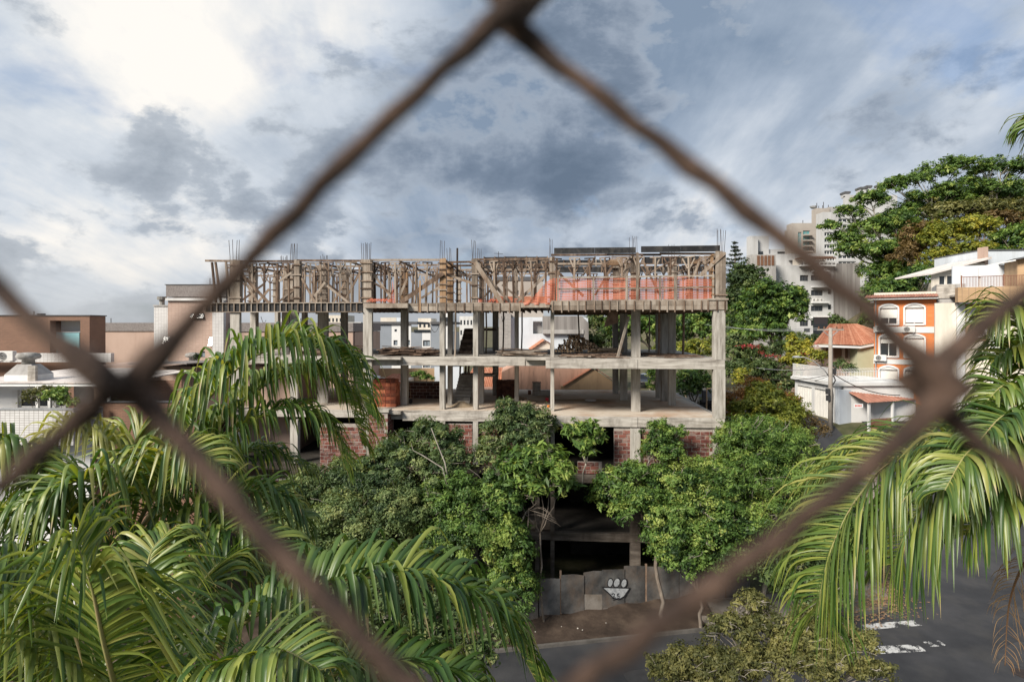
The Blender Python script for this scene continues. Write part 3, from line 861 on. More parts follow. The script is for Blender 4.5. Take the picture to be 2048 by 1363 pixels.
# starter bars rising out of the column heads
bars = [(460, 478, 479, 1.5, 4), (498, 506, 503, 5.5, 3), (562, 575, 511, 5.2, 6), (581, 594, 486, 1.7, 5), (643, 655, 509, 4.2, 5), (684, 692, 523, 7.5, 4),
        (724, 741, 485, 1.4, 7), (880, 889, 481, 1.7, 3), (895, 902, 496, 3.6, 3), (944, 950, 480, 1.7, 3), (955, 963, 495, 3.8, 3), (1099, 1104, 477, 1.6, 3),
        (1260, 1274, 473, 0.5, 5), (1337, 1350, 488, 4.0, 3), (1434, 1449, 458, 0.2, 6), (803, 812, 523, 6.0, 3), (908, 921, 521, 7.0, 3), (1226, 1240, 512, 5.0, 4)]
for x0, x1, yt, b, n in bars:
    for k in range(n):
        px = lerp(x0, x1, k / (n - 1)) + rs.uniform(-.6, .6)
        bb = b + rs.uniform(-0.12, 0.2)
        a = Aat(px, bb); zt = Zb(yt + rs.uniform(-1, 3), a, bb)
        MB(B).tube([(a, bb, ZU + 1.5), (a + rs.uniform(-.02, .02), bb, (ZU + 2.6)), (a + rs.uniform(-.05, .05), bb + rs.uniform(-.05, .05), zt)], 0.014, 4).build('rebar', 'steel', site)
pa = Aat(914, 4.0)
MB(B).tube([(pa, 4.0, ZU), (pa + 0.02, 4.0, Zb(496, pa, 4.0))], 0.06, 8).build('vent_pipe', 'steel', site)

# ---------------------------------------------------------------- timber formwork on top
def form_thing(label, a, b): return thing('timber_formwork', label, 'formwork', B(a, b, ZU))
form_l = form_thing('forest of timber formwork props over the left wing, behind the black edge panels', (aL + Aat(728, 1.5)) / 2, 5)
form_m = form_thing('timber formwork props and thick braces over the middle bays, between the bare columns', Aat(910, 5), 5)
form_r = form_thing('timber formwork with long black beam panels over the right wing, behind orange net', Aat(1280, 4), 4)

def prop_mesh(seed, h=2.3):
    rng = random.Random(seed)
    mb = MB()
    w = rng.uniform(0.075, 0.11)
    mb.beam((rng.uniform(-.05, .05), 0, 0), (0, 0, h), w, w * rng.uniform(.7, 1))
    e = rng.uniform(0.26, 0.36)
    mb.beam((-e, 0.0, h + 0.03), (e, 0.0, h + 0.03 + rng.uniform(-.02, .02)), 0.07, 0.06)
    y = w / 2 + 0.018
    drop = rng.uniform(0.4, 0.6)
    mb.beam((-0.03, -y, h - drop), (-e + 0.03, -y, h - 0.01), 0.03, 0.07, (1, 0, 0.2))
    if rng.random() < 0.85: mb.beam((0.03, y, h - drop + .05), (e - 0.03, y, h - 0.01), 0.03, 0.07, (1, 0, 0.2))
    return mb.mesh('prop', 'wood')
PROPS = [prop_mesh(s) for s in range(7)]
def prop_row(parent, px0, px1, b, step=0.66, z0=ZU, zt=ZT - 0.1, skip=0.05):
    a, e = Aat(px0, b), Aat(px1, b)
    while a < e:
        if rs.random() > skip:
            h = (zt - z0) / 2.36
            inst(rs.choice(PROPS), 'prop', parent, B(a, b + rs.uniform(-.12, .12), z0), rot=(rs.gauss(0, .012), rs.gauss(0, .016), ROT + rs.gauss(0, .25) + (math.pi if rs.random() < .5 else 0)), scale=(1, 1, h))
        a += step * rs.uniform(0.75, 1.25)
def timber(parent, p, q, w, h, name='ledger', m='wood', up=(0, 0, 1)):
    return MB(B).beam(p, q, w, h, up).build(name, m, parent)
def ledger_row(parent, px0, px1, b, z=ZT, w=0.08, h=0.11, seg=3):
    a0, a1 = Aat(px0, b), Aat(px1, b)
    n = max(1, round((a1 - a0) / seg))
    for k in range(n):
        p0, p1 = lerp(a0, a1, k / n) - 0.1, lerp(a0, a1, (k + 1) / n)
        timber(parent, (p0, b + (k % 2) * 0.09, z + rs.uniform(-.02, .03)), (p1, b + (k % 2) * 0.09, z + rs.uniform(-.03, .02)), w, h)
def depth_ledgers(parent, pxs, b0, b1, z=ZT - 0.1):
    for px in pxs:
        a = Aat(px, b0)
        timber(parent, (a, b0, z + rs.uniform(-.02, .02)), (a + rs.uniform(-.1, .1), b1, z + rs.uniform(-.02, .02)), 0.09, 0.09)
def depth_props(parent, px, b0, b1, step=0.75):
    a = Aat(px, b0); b = b0 + step
    while b < b1:
        inst(rs.choice(PROPS), 'prop', parent, B(a + rs.uniform(-.1, .1), b, ZU), rot=(rs.gauss(0, .015), rs.gauss(0, .015), ROT + math.pi / 2), scale=(1, 1, (ZT - 0.2 - ZU) / 2.36))
        b += step * rs.uniform(.8, 1.25)
# left wing
for b, x0, x1 in ((1.75, 482, 722), (5.0, 470, 724), (7.6, 480, 722), (10.8, 490, 722)):
    prop_row(form_l, x0, x1, b, 0.62 if b < 2 else 0.95)
    ledger_row(form_l, x0 - (12 if b > 2 else 8), x1, b)
ledger_row(form_l, 414, 482, 1.7, ZT + 0.02)
depth_ledgers(form_l, (470, 535, 588, 640, 700, 722), 1.8, 10.9)
for px in (588, 722): depth_props(form_l, px, 1.9, 10.5, 1.3)
for x0, x1 in ((424, 431), (431, 441), (452, 458)):                                          # raking shores at the left end
    a0, a1 = Aat(x0, 1.7), Aat(x1, 1.7)
    timber(form_l, (a0, 1.7, ZT - 0.05), (a1, 1.75, ZU + 0.02), 0.09, 0.12, 'shore')
# middle
for b, x0, x1 in ((1.8, 748, 876), (4.6, 745, 876), (7.4, 748, 940), (10.6, 748, 1096)):
    prop_row(form_m, x0, x1, b, 0.6 if b < 2 else 0.95)
    ledger_row(form_m, x0 - 6, x1 + 2, b)
for b, x0, x1 in ((1.8, 965, 1094), (4.6, 962, 1094), (7.6, 905, 1094)):
    prop_row(form_m, x0, x1, b, 0.6 if b < 2 else 1.0)
    ledger_row(form_m, x0 - 14, x1 + 6, b)
ledger_row(form_m, 892, 944, 3.0); ledger_row(form_m, 892, 944, 4.8)
depth_ledgers(form_m, (744, 800, 880, 892, 946, 958, 1024, 1096), 1.8, 10.9)
for px in (748, 950): depth_props(form_m, px, 1.9, 10.5, 1.4)
# right wing
for b, x0, x1 in ((0.45, 1112, 1428), (5.0, 1112, 1428), (9.5, 1116, 1420)):
    prop_row(form_r, x0, x1, b, 0.8 if b < 1 else 1.2, skip=0.1)
    ledger_row(form_r, x0 - 6, x1 + 6, b, ZT + 0.04)
depth_ledgers(form_r, (1106, 1190, 1262, 1284, 1360, 1430, 1442), 0.5, 11)
for px in (1262, 1430): depth_props(form_r, px, 0.9, 9, 1.1)

def panel_row(parent, px0, px1, b, z0, z1, n, studs=True, stud_over=0.0, m='black_ply', sm_='wood', t=0.025):
    a0, a1 = Aat(px0, b), Aat(px1, b)
    for k in range(n):
        p0, p1 = lerp(a0, a1, k / n) + .004, lerp(a0, a1, (k + 1) / n) - .004
        pn = bx('form_panel', m, parent, p0, p1, b + rs.uniform(0, .008), b + t + .01, z0 + rs.uniform(-.01, .01), z1 + rs.uniform(-.015, .015), B)
    if studs:
        for k in range(studs if isinstance(studs, int) and studs > 1 else n + 1):
            nn = (studs if isinstance(studs, int) and studs > 1 else n + 1) - 1
            a = lerp(a0, a1, k / nn) + rs.uniform(-.03, .03)
            bx('stud', sm_, parent, a - 0.03, a + 0.03, b - 0.065, b - 0.003, z0 - stud_over - rs.uniform(0, .05), z1 + 0.02, B)
# long black beam sides of the right wing (front two, then those behind)
zf0, zf1 = ZT + 0.10, ZT + 0.10 + 0.30
panel_row(form_r, 1108, 1272, 0.42, zf0, zf1, 2, False)
panel_row(form_r, 1282, 1440, 0.30, zf0 + .02, zf1 + .04, 2, False)
panel_row(form_r, 1112, 1240, 5.6, ZT - 0.02, ZT + 0.36, 8, True)
panel_row(form_r, 1288, 1400, 4.2, ZT - 0.04, ZT + 0.36, 6, True)
panel_row(form_r, 1112, 1420, 9.0, ZT - 0.10, ZT + 0.30, 10, True)
panel_row(form_m, 968, 1096, 2.9, ZT - 0.08, ZT + 0.26, 6, True)
panel_row(form_m, 968, 1096, 5.0, ZT - 0.10, ZT + 0.26, 6, True)
panel_row(form_m, 968, 1096, 8.0, ZT - 0.16, ZT + 0.26, 6, True)
for px in (1238, 1268, 1424):
    a = Aat(px, 1.0)
    for k in range(9):
        bx('soffit_board', 'wood_warm', form_r, a - .42, a + .42, 0.9 + k * 0.62, 0.9 + k * 0.62 + 0.09, ZT - .06, ZT - .02, B)

# column boxes with their cleats
def column_form(parent, px0, px1, b, zt=ZT + 0.02, d=0.34, m='wood_grey', cleats=5, over=0.09):
    a0, a1 = Aat(px0, b), Aat(px1, b)
    n = max(2, round((a1 - a0) / 0.17))
    core = bx('column_form', m, parent, a0 + .02, a1 - .02, b + .02, b + d, ZU, zt - 0.03, B)
    for k in range(n):
        p0, p1 = lerp(a0, a1, k / n), lerp(a0, a1, (k + 1) / n) - 0.008
        bx('board', m, core, p0, p1, b - rs.uniform(0, .012), b + 0.018, ZU + 0.01, zt + rs.uniform(-.04, .04), B)
    for k in range(cleats):
        z = lerp(ZU + 0.3, zt - 0.25, k / max(1, cleats - 1)) + rs.uniform(-.04, .04)
        bx('cleat', 'wood', core, a0 - over * rs.uniform(.6, 1.3), a1 + over * rs.uniform(.6, 1.3), b - 0.065, b - 0.014, z - .035, z + .035, B)
    return core
for args in ((form_l, 460, 480, 1.45), (form_l, 497, 511, 5.5), (form_l, 546, 556, 8.5), (form_l, 569, 586, 4.2), (form_l, 588, 599, 1.5), (form_l, 637, 653, 4.2), (form_l, 683, 693, 7.5),
             (form_m, 722, 743, 1.4), (form_m, 799, 815, 6.0), (form_m, 879, 892, 1.55), (form_m, 894, 906, 3.4), (form_m, 913, 921, 5.4), (form_m, 943, 955, 1.5), (form_m, 958, 968, 3.6), (form_m, 1028, 1036, 6.5),
             (form_r, 1099, 1110, 1.2), (form_r, 1262, 1276, 0.9), (form_r, 1337, 1354, 3.6), (form_r, 1226, 1240, 5.5)):
    m = 'wood_warm' if args[1] in (879, 894, 799) else 'wood_grey'
    column_form(*args, m=m, cleats=rs.choice((4, 5, 6)) if args[1] not in (460,) else 3)
column_form(form_r, 1431, 1452, 0.06, ZT + 0.08, 0.4, 'wood_grey', 1)
MBc = MB(B)
for k in range(6):
    z = ZU + 0.3 + k * 0.4
    bx('cleat', 'wood_warm', form_r, -0.64, -0.54, -0.02, 0.5, z, z + 0.06, B)
bx('side_board', 'wood_warm', form_r, -0.60, -0.565, 0.05, 0.48, ZU, ZT - .05, B)

# diagonal braces, from where they are seen
def brace(parent, x0, y0, x1, y1, b, w=0.12, t=0.035, m='wood'):
    a0, a1 = Aat(x0, b), Aat(x1, b)
    timber(parent, (a0, b, Zb(y0, a0, b)), (a1, b + rs.uniform(-.05, .1), Zb(y1, a1, b)), t, w, 'brace', m, (0, -1, 0) if False else (0, 0, 1))
for q in ((475, 540, 537, 606, 1.55, .17), (480, 548, 515, 605, 1.68, .12), (538, 578, 514, 605, 1.62, .13), (583, 545, 558, 562, 1.62, .12), (598, 546, 631, 605, 1.6, .13), (650, 564, 619, 604, 1.64, .13),
          (654, 571, 698, 605, 1.6, .12), (690, 564, 667, 604, 1.7, .11), (530, 566, 480, 604, 4.0, .12), (610, 560, 560, 602, 4.2, .12), (640, 556, 700, 600, 6.5, .12), (720, 545, 690, 600, 5, .12)):
    brace(form_l, *q[:5], q[5])
for q in ((736, 559, 778, 583, 1.6, .12), (741, 541, 782, 594, 1.66, .13), (814, 557, 799, 594, 1.6, .12), (886, 546, 802, 604, 1.42, .24), (878, 574, 842, 596, 2.2, .12), (893, 549, 944, 566, 1.9, .14),
          (950, 524, 1004, 606, 1.42, .24), (955, 532, 1020, 604, 2.0, .16), (1094, 548, 1033, 604, 2.1, .16), (1004, 569, 1047, 604, 3.2, .12), (806, 562, 770, 600, 5.2, .13), (865, 560, 905, 600, 5.0, .13), (1000, 560, 960, 602, 5.2, .12)):
    brace(form_m, *q[:5], q[5])
for q in ((1111, 540, 1167, 592, 0.95, .14), (1450, 505, 1401, 550, 0.0, .17), (1270, 520, 1236, 560, 1.5, .12), (1285, 520, 1320, 590, 2.5, .12), (1226, 530, 1190, 590, 3.0, .12), (1400, 520, 1372, 590, 2.4, .12)):
    brace(form_r, *q[:5], q[5])
# a few planks nailed upright to the slab edge
for px, y0, y1, b in ((840, 560, 624, 1.36), (719, 530, 626, 1.3), (633, 585, 628, 1.3)):
    a = Aat(px, b)
    timber(form_m if px > 725 else form_l, (a, b, Zb(y0, a, b)), (a, b, Zb(y1, a, b)), 0.11, 0.03, 'plank', 'wood_warm' if px == 840 else 'wood')

# slab edge forms: black panels on the left, weathered boards in the middle and right
edge_l = thing('slab_edge_formwork', 'black panelled slab edge formwork with timber studs along the left wing', 'formwork', B((aL + a745) / 2, 1.3, ZU - 0.5))
a0, a1, b = Aat(412, 1.28), Aat(726, 1.28), 1.28
n = 27
for k in range(n):
    p0, p1 = lerp(a0, a1, k / n), lerp(a0, a1, (k + 1) / n)
    bx('form_panel', 'black_ply', edge_l, p0 + .003, p1 - .003, b, b + .02, ZU - .47, ZU - .01, B)
    bx('stud', 'wood_grey', edge_l, p0 - .03, p0 + .03, b - .07, b - .003, ZU - .47, ZU - 0.03, B)
for z in (ZU - .5, ZU + .0):
    for k in range(4):
        p0, p1 = lerp(a0, a1, k / 4), lerp(a0, a1, (k + 1) / 4) - .01
        bx('rail', 'wood_grey', edge_l, p0, p1, b - .09, b + .02, z - .025, z + .025, B)
for k in range(26):
    aa = lerp(a0 + .3, a1, k / 26)
    bx('joist', 'wood_dark', edge_l, aa, aa + 0.07, b + .1, BMAX - .3, ZU - .30, ZU - .17, B)
bx('soffit_bearer', 'wood_dark', edge_l, a0, a1, b + .12, b + .24, ZU - .52, ZU - .305, B)
edge_m = thing('slab_edge_formwork', 'weathered board slab edge formwork with hanging studs along the middle bays', 'formwork', B(Aat(910, 1.3), 1.3, ZU - 0.5))
def edge_boards(parent, px0, px1, b, nb, ns, z0, z1, over):
    a0, a1 = Aat(px0, b), Aat(px1, b)
    for k in range(nb):
        p0, p1 = lerp(a0, a1, k / nb), lerp(a0, a1, (k + 1) / nb) - .006
        zm = lerp(z0, z1, .5) + rs.uniform(-.04, .04)
        bx('board', 'wood_grey', parent, p0, p1, b, b + .03, z0 + rs.uniform(-.02, .01), zm - .004, B)
        bx('board', 'wood_grey', parent, p0, p1, b + rs.uniform(0, .006), b + .03, zm + .004, z1 + rs.uniform(-.02, .02), B)
    for k in range(ns):
        a = lerp(a0 + .1, a1 - .1, k / (ns - 1)) + rs.uniform(-.05, .05)
        bx('stud', 'wood', parent, a - .03, a + .03, b - .05, b - .004, z0 - over * rs.uniform(.5, 1.1), z1 - .02, B)
edge_boards(edge_m, 815, 1042, 1.38, 4, 13, ZU - .46, ZU - .01, .12)
bx('ledge_board', 'wood_grey', edge_m, Aat(727, 1.0), Aat(815, 1.0) , 1.0, 1.36, ZU - .30, ZU - .04, B)
bx('ledge_board', 'wood_grey', edge_m, Aat(1042, 1.0), Aat(1099, 1.0), 1.0, 1.36, ZU - .30, ZU - .06, B)
for k in range(24):
    aa = lerp(Aat(730, 1.5), aS - .2, k / 23)
    bx('joist', 'wood_dark', edge_m, aa, aa + 0.08, 1.5, BMAX - .3, ZU - .34, ZU - .17, B)
edge_r = thing('slab_edge_formwork', 'weathered board slab edge formwork with hanging studs below the orange net', 'formwork', B(Aat(1280, 0), 0, ZU - 0.5))
edge_boards(edge_r, 1103, 1455, -0.06, 5, 22, ZU - .46, ZU + .03, .14)
bx('board', 'wood_grey', edge_r, 0.06, 0.09, -.05, 3.0, ZU - .46, ZU - .01, B)
bx('board', 'wood_grey', edge_r, Aat(1415, -.1), Aat(1457, -.1), -.115, -.068, ZU + .03, ZU + .12, B)
for k in range(20):
    aa = lerp(aS + .1, -.2, k / 19)
    bx('joist', 'wood_dark', edge_r, aa, aa + 0.08, .1, BMAX - .3, ZU - .34, ZU - .17, B)
for bb in (2.5, 5.5, 8.5, 11): bx('bearer', 'wood_dark', edge_r, aS, -.05, bb, bb + .12, ZU - .52, ZU - .345, B)

# orange safety net with its timber guard rail
def netmat():
    m = bpy.data.materials.new('orange_net')
    m.use_nodes = True
    nt = m.node_tree; L = nt.links.new
    b = nt.nodes['Principled BSDF']
    b.inputs['Base Color'].default_value = (0.66, 0.205, 0.12, 1); b.inputs['Roughness'].default_value = .6
    o = nt.nodes['Material Output']
    geo = node(nt, 'ShaderNodeNewGeometry'); sep = node(nt, 'ShaderNodeSeparateXYZ'); L(geo.outputs['Position'], sep.inputs[0])
    def stripe(sock, period, duty):
        d = node(nt, 'ShaderNodeMath', operation='DIVIDE'); L(sock, d.inputs[0]); d.inputs[1].default_value = period
        f = node(nt, 'ShaderNodeMath', operation='FRACT'); L(d.outputs[0], f.inputs[0])
        g = node(nt, 'ShaderNodeMath', operation='LESS_THAN'); L(f.outputs[0], g.inputs[0]); g.inputs[1].default_value = duty
        return g.outputs[0]
    mx = node(nt, 'ShaderNodeMath', operation='MAXIMUM')
    L(stripe(sep.outputs[2], 0.085, 0.50), mx.inputs[0]); L(stripe(sep.outputs[0], 0.075, 0.26), mx.inputs[1])
    tr = node(nt, 'ShaderNodeBsdfTransparent'); tl = node(nt, 'ShaderNodeBsdfTranslucent'); tl.inputs[0].default_value = (.68, .22, .13, 1)
    m1 = node(nt, 'ShaderNodeMixShader'); m1.inputs[0].default_value = .35; L(b.outputs[0], m1.inputs[1]); L(tl.outputs[0], m1.inputs[2])
    m2 = node(nt, 'ShaderNodeMixShader'); L(mx.outputs[0], m2.inputs[0]); L(tr.outputs[0], m2.inputs[1]); L(m1.outputs[0], m2.inputs[2])
    L(m2.outputs[0], o.inputs['Surface'])
    MATS['orange_net'] = m
netmat()
def net(px0, px1, yt, yb, b, label, nu=60, wav=0.10):
    mb = MB(B)
    def fn(u, v):
        px = lerp(px0, px1, u)
        bb = b + wav * math.sin(u * 19 + v * 3) * .5 + wav * math.sin(u * 47 + 2) * .15
        a = Aat(px, bb)
        y = lerp(yt(u), yb(u), v) + math.sin(u * 60 + v * 5) * .6
        return (a, bb, Zb(y, a, bb))
    mb.sheet(fn, nu, 10)
    return mb.build('safety_net', 'orange_net', label=label, cat='safety net', smooth=True)
net(1112, 1426, lambda u: 556 + 2 * math.sin(u * 14) - 1.5 * u, lambda u: 603 - 3 * u, 0.2, 'orange plastic safety net strung along the right wing guard rail', 140)
net(1046, 1112, lambda u: 602 - 47 * sm(u * 1.15) + 6 * math.sin(u * 3.1), lambda u: 610 - 2 * u, 1.0, 'sagging end of the orange safety net drooping left of the right wing', 40)
net(955, 1047, lambda u: 597 + 3 * math.sin(u * 9) - 4 * u, lambda u: 607, 2.4, 'low strip of orange netting along the floor of the middle bay', 40, .06)
net(780, 791, lambda u: 605 - 44 * (1 - abs(u * 2 - 1)), lambda u: 611, 1.2, 'narrow upright scrap of orange netting beside the middle formwork', 10)
def crumple(px0, px1, y, b, label, seed):
    rng = random.Random(seed)
    mb = MB(B)
    def fn(u, v):
        a = Aat(lerp(px0, px1, u), b)
        return (a + rng.uniform(-.04, .04), b + (v - .5) * .5 + rng.uniform(-.05, .05), ZU + 0.02 + (0.15 * math.sin(v * math.pi) + rng.uniform(0, .08)) * math.sin(min(1, u * 6 + .2) * 1.57))
    mb.sheet(fn, 34, 6)
    mb.build('safety_net', 'orange_net', label=label, cat='safety net')
crumple(735, 785, 607, 1.3, 'crumpled orange netting heaped on the slab edge ledge', 2)
crumple(978, 1002, 606, 1.8, 'small heap of orange netting on the floor of the middle bay', 3)
rail = thing('guard_rail', 'grey timber guard rail of posts and boards holding the orange net', 'guard rail', B(Aat(1270, 0), 0, ZU))
def rz(px, y): return Zb(y, Aat(px, .05), .05)
for px, y0, y1, w in ((1116, 556, 606, .08), (1187, 554, 606, .09), (1253, 552, 620, .1), (1274, 505, 620, .13), (1320, 552, 606, .1), (1351, 551, 617, .17), (1426, 548, 604, .1)):
    a = Aat(px, .05)
    timber(rail, (a, .02, rz(px, y1)), (a + rs.uniform(-.02, .02), .02, rz(px, y0)), w, .035, 'post', 'wood_grey')
for y0, y1 in ((555, 551), (578, 574), (602, 599)):
    for xa, xb in ((1114, 1255), (1250, 1428)):
        aa, ab = Aat(xa, .1), Aat(xb, .1)
        q0 = lerp(y0, y1, (xa - 1114) / 314); q1 = lerp(y0, y1, (xb - 1114) / 314)
        timber(rail, (aa, .062, rz(xa, q0)), (ab, .062, rz(xb, q1)), .035, .08, 'rail', 'wood_grey')

# ---------------------------------------------------------------- loose things on the floors
def loose(me_or_mb, name, label, cat, group=None, m=None):
    return me_or_mb.build(name, m, label=label, cat=cat, group=group)
# thin props between the two floors
for px, yb, kind in ((1298, 704, 0), (1317, 710, 1), (1366, 710, 1), (910, 712, 0), (1006, 700, 0), (1043, 702, 0), (1157, 704, 0), (972, 706, 0)):
    a, b = ab_floor(px, yb, ZM)
    b = max(1.8 if px < 1100 else .4, min(b, 9)); a = Aat(px, b)
    MB(B).tube([(a, b, ZM), (a + .04, b, ZM + 1.3), (a + rs.uniform(-.05, .05), b, ZU - .35)], .07 if kind else .05, 6).build('shoring_post', 'wood_dark' if kind or px in (1006, 1043) else 'wood', label='slim round timber post shoring the floor above the plank-strewn storey', cat='post', group='slim shoring posts under the upper floor')
for x0, y0, x1, y1, b in ((935, 728, 940, 756, 5.0), (1038, 690, 1041, 640, 5.5), (1006, 760, 1008, 735, 7)):
    pass
for px, yb in ((920, 765), (937, 768), (931, 760)):
    a, b = ab_floor(px, yb + 20, ZB); b = 7.0; a = Aat(px, b)
    MB(B).tube([(a, b, ZB + 1.56), (a + .05, b, ZM - .17)], .06, 6).build('shoring_post', 'wood_dark', label='short dark post shoring the slab above the stair landing', cat='post', group='short posts on the stair landing')
a0, a1 = Aat(1235, .9), Aat(1259, .9)
MB(B).beam((a0, .9, ZM + .03), (a1, 1.2, Zb(632, a1, 1.2)), .05, .14).build('leaning_plank', 'wood_grey', label='pale plank leaning from the middle floor up to the slab right of the logs', cat='plank')
# hanging dark sheet under the upper slab
a0, a1 = Aat(1207, 2.2), Aat(1236, 2.2)
MB(B).prism([(a0, 2.2, Zb(655, a0, 2.2)), (a1, 2.2, Zb(645, a1, 2.2)), (a1, 2.2, ZU - .36), (a0 + .35, 2.2, ZU - .36)], (0, .03, 0)).build('hanging_panel', 'wood_dark', label='dark plywood sheet hanging aslant under the upper slab', cat='panel')

def plank_pile(px0, px1, b0, b1, z, n, label, group, seed, hmax=.45, m='wood_dark', lo=1.2, hi=3.2, peak=.35):
    rng = random.Random(seed)
    a0, a1 = Aat(px0, b0), Aat(px1, b0)
    for k in range(n):
        u = rng.random()
        L_ = min(rng.uniform(lo, hi), (a1 - a0))
        ac = lerp(a0 + L_ / 2, a1 - L_ / 2, u) if a1 - a0 > L_ else (a0 + a1) / 2
        b = rng.uniform(b0, b1)
        ang = rng.gauss(0, .28)
        uu = (ac - a0) / (a1 - a0)
        env = hmax * max(0.12, 1 - abs(uu - peak) * 1.5)
        zc = z + .04 + env * rng.random()
        tilt = rng.gauss(0, .05)
        dx, dy = math.cos(ang) * L_ / 2, math.sin(ang) * L_ / 2
        zz = max(abs(tilt) * L_ / 2 + .02, zc - z)
        by0, by1 = max(b0 - .15, b - dy), max(b0 - .15, b + dy)
        MB(B).beam((ac - dx, by0, z + zz - tilt * L_ / 2), (ac + dx, by1, z + zz + tilt * L_ / 2), rng.uniform(.1, .22), rng.uniform(.025, .06)).build('plank', m if rng.random() < .7 else 'wood', label=label, cat='plank', group=group)
plank_pile(746, 880, 2.0, 4.0, ZM, 60, 'weathered plank lying in the jumbled heap on the middle floor left of the stair', 'heap of old planks on the middle floor', 5, .62, peak=.2)
plank_pile(560, 724, 2.2, 4.5, ZM, 30, 'dark plank lying in the heap behind the palm leaves on the middle floor', 'planks behind the palm on the middle floor', 6, .55, peak=.85)
plank_pile(985, 1098, 1.9, 3.2, ZM, 16, 'board in the flat stack on the middle floor left of the log pile', 'flat stack of boards on the middle floor', 7, .35, 'wood_grey', 2.0, 2.9, .5)
plank_pile(1112, 1262, .6, 2.6, ZM, 16, 'thin board strewn on the middle floor in front of the logs', 'boards strewn before the logs', 8, .14, 'wood_dark', 1.5, 3.5, .5)
plank_pile(1284, 1425, .8, 4.6, ZM, 12, 'thin board strewn on the middle floor in the right corner bay', 'boards strewn in the corner bay', 9, .10, 'wood_dark', 1.2, 3, .5)
# the log pile: round timber seen end-on
def logs():
    rng = random.Random(21)
    me = MB().tube([(0, 0, 0), (0, 2.1, 0)], 1.0, 9).mesh('log', 'log_end')
    rows = [(1112, 1172, 0), (1114, 1205, 1), (1122, 1200, 2), (1126, 1196, 3), (1130, 1186, 4), (1136, 1172, 5), (1140, 1164, 6)]
    r0 = .085
    b = 4.6
    for x0, x1, j in rows:
        a0, a1 = Aat(x0, b), Aat(x1, b)
        n = int((a1 - a0) / (r0 * 2.05))
        for k in range(n):
            r = r0 * rng.uniform(.78, 1.05)
            a = a0 + (k + .5 * (j % 2)) * r0 * 2.05
            o = inst(me, 'log', None, B(a, b + rng.uniform(-.25, .25), ZM + .12 + r0 + j * r0 * 1.75), rot=(0, 0, ROT + rng.gauss(0, .02)), scale=(r, 1, r))
            tag(o, 'round timber pole seen end-on in the log pile on the middle floor', 'log', 'poles of the log pile')
    for k in range(12):
        a = Aat(1196 + k * 2.2, b)
        r = rng.uniform(.06, .08)
        o = inst(me, 'log', None, B(a - .6, b - .2 + (k % 3) * .15, ZM + .12 + r + (k % 2) * .12), rot=(0, 0, ROT + R(-62) + rng.gauss(0, .05)), scale=(r, .8, r))
        tag(o, 'pale round pole slipped off the right end of the log pile', 'log', 'poles slipped off the log pile')
logs()
# brick stacks on the lowest open floor
def brick_stack(px0, px1, yb, yt, label, m, seed, deep=3, missing=.1):
    rng = random.Random(seed)
    a0, b = ab_floor(px0, yb, ZB); a1, _ = ab_floor(px1, yb, ZB)
    h = Zb(yt, a0, b) - ZB
    t = thing('brick_stack', label, 'brick stack', B((a0 + a1) / 2, b + .4, ZB))
    l, hh, d = .30, .20, .24
    mb = MB()
    mb.box(-l / 2 + .006, l / 2 - .006, 0, d - .012, 0, hh - .012)
    me = mb.mesh('brick', m)
    holes = MB()
    for i in range(3):
        for j in range(2):
            x, z = -l / 2 + .06 + i * .09, .045 + j * .09
            holes.box(x - .026, x + .026, -.002, .004, z - .026, z + .026)
    n, rows = max(1, round((a1 - a0) / l)), max(1, round(h / hh))
    for j in range(rows):
        for i in range(n):
            for k in range(deep):
                if j == rows - 1 and rng.random() < .45: continue
                o = inst(me, 'brick', t, B(a0 + (i + .5) * l + rng.uniform(-.012, .012), b + k * d + rng.uniform(-.01, .01), ZB + j * hh), ROT + rng.gauss(0, .015))
        if j % 2:
            for i in range(n):
                inst(HOLE[m], 'brick_hollow', t, B(a0 + (i + .5) * l, b - .016, ZB + j * hh), ROT)
    return t
HOLE = {}
for m in ('brick_bright', 'brick_old'):
    hb = MB()
    for i in range(3):
        for j in range(2):
            x, z = -.09 + i * .09, .05 + j * .09
            hb.box(x - .028, x + .028, 0, .004, z - .028, z + .028)
    HOLE[m] = hb.mesh('brick_hollow', 'brick_old')
brick_stack(741, 791, 813, 758, 'stack of bright red hollow bricks at the left of the open floor', 'brick_bright', 3, 4)
brick_stack(993, 1029, 797, 757, 'dark stack of old bricks on the open floor right of the stair', 'brick_old', 4, 3)
brick_stack(819, 826, 766, 739, 'narrow stack of red bricks standing on the low back wall', 'brick_bright', 6, 1) if False else None
# sand heap, rubble, drum, bucket, lid, broom
def heap(px, py, ra, rb, h, m, name, label, cat, seed):
    rng = random.Random(seed)
    a, b = ab_floor(px, py, ZB)
    mb = MB(B)
    n, k = 20, 7
    vs = [(a, b, ZB + h)]
    for j in range(1, k + 1):
        for i in range(n):
            t = 2 * math.pi * i / n; q = j / k
            vs.append((a + math.cos(t) * ra * q * rng.uniform(.94, 1.06), b + math.sin(t) * rb * q * rng.uniform(.94, 1.06), ZB + h * (math.cos(q * math.pi) * .5 + .5) * rng.uniform(.9, 1.1) - (.01 if j == k else 0)))
    fs = [(0, 1 + i, 1 + (i + 1) % n) for i in range(n)]
    for j in range(k - 1):
        for i in range(n): fs.append((1 + j * n + i, 1 + (j + 1) * n + i, 1 + (j + 1) * n + (i + 1) % n, 1 + j * n + (i + 1) % n))
    mb.add(vs, fs)
    mb.build(name, m, label=label, cat=cat, smooth=True)
heap(923, 812, .75, .6, .3, 'sand', 'sand_heap', 'small brown sand heap at the foot of the stair', 'sand heap', 1)
heap(1160, 800, 2.4, .5, .08, 'sand', 'dirt_ridge', 'low brown ridge of dirt across the open floor of the right wing', 'dirt', 2)
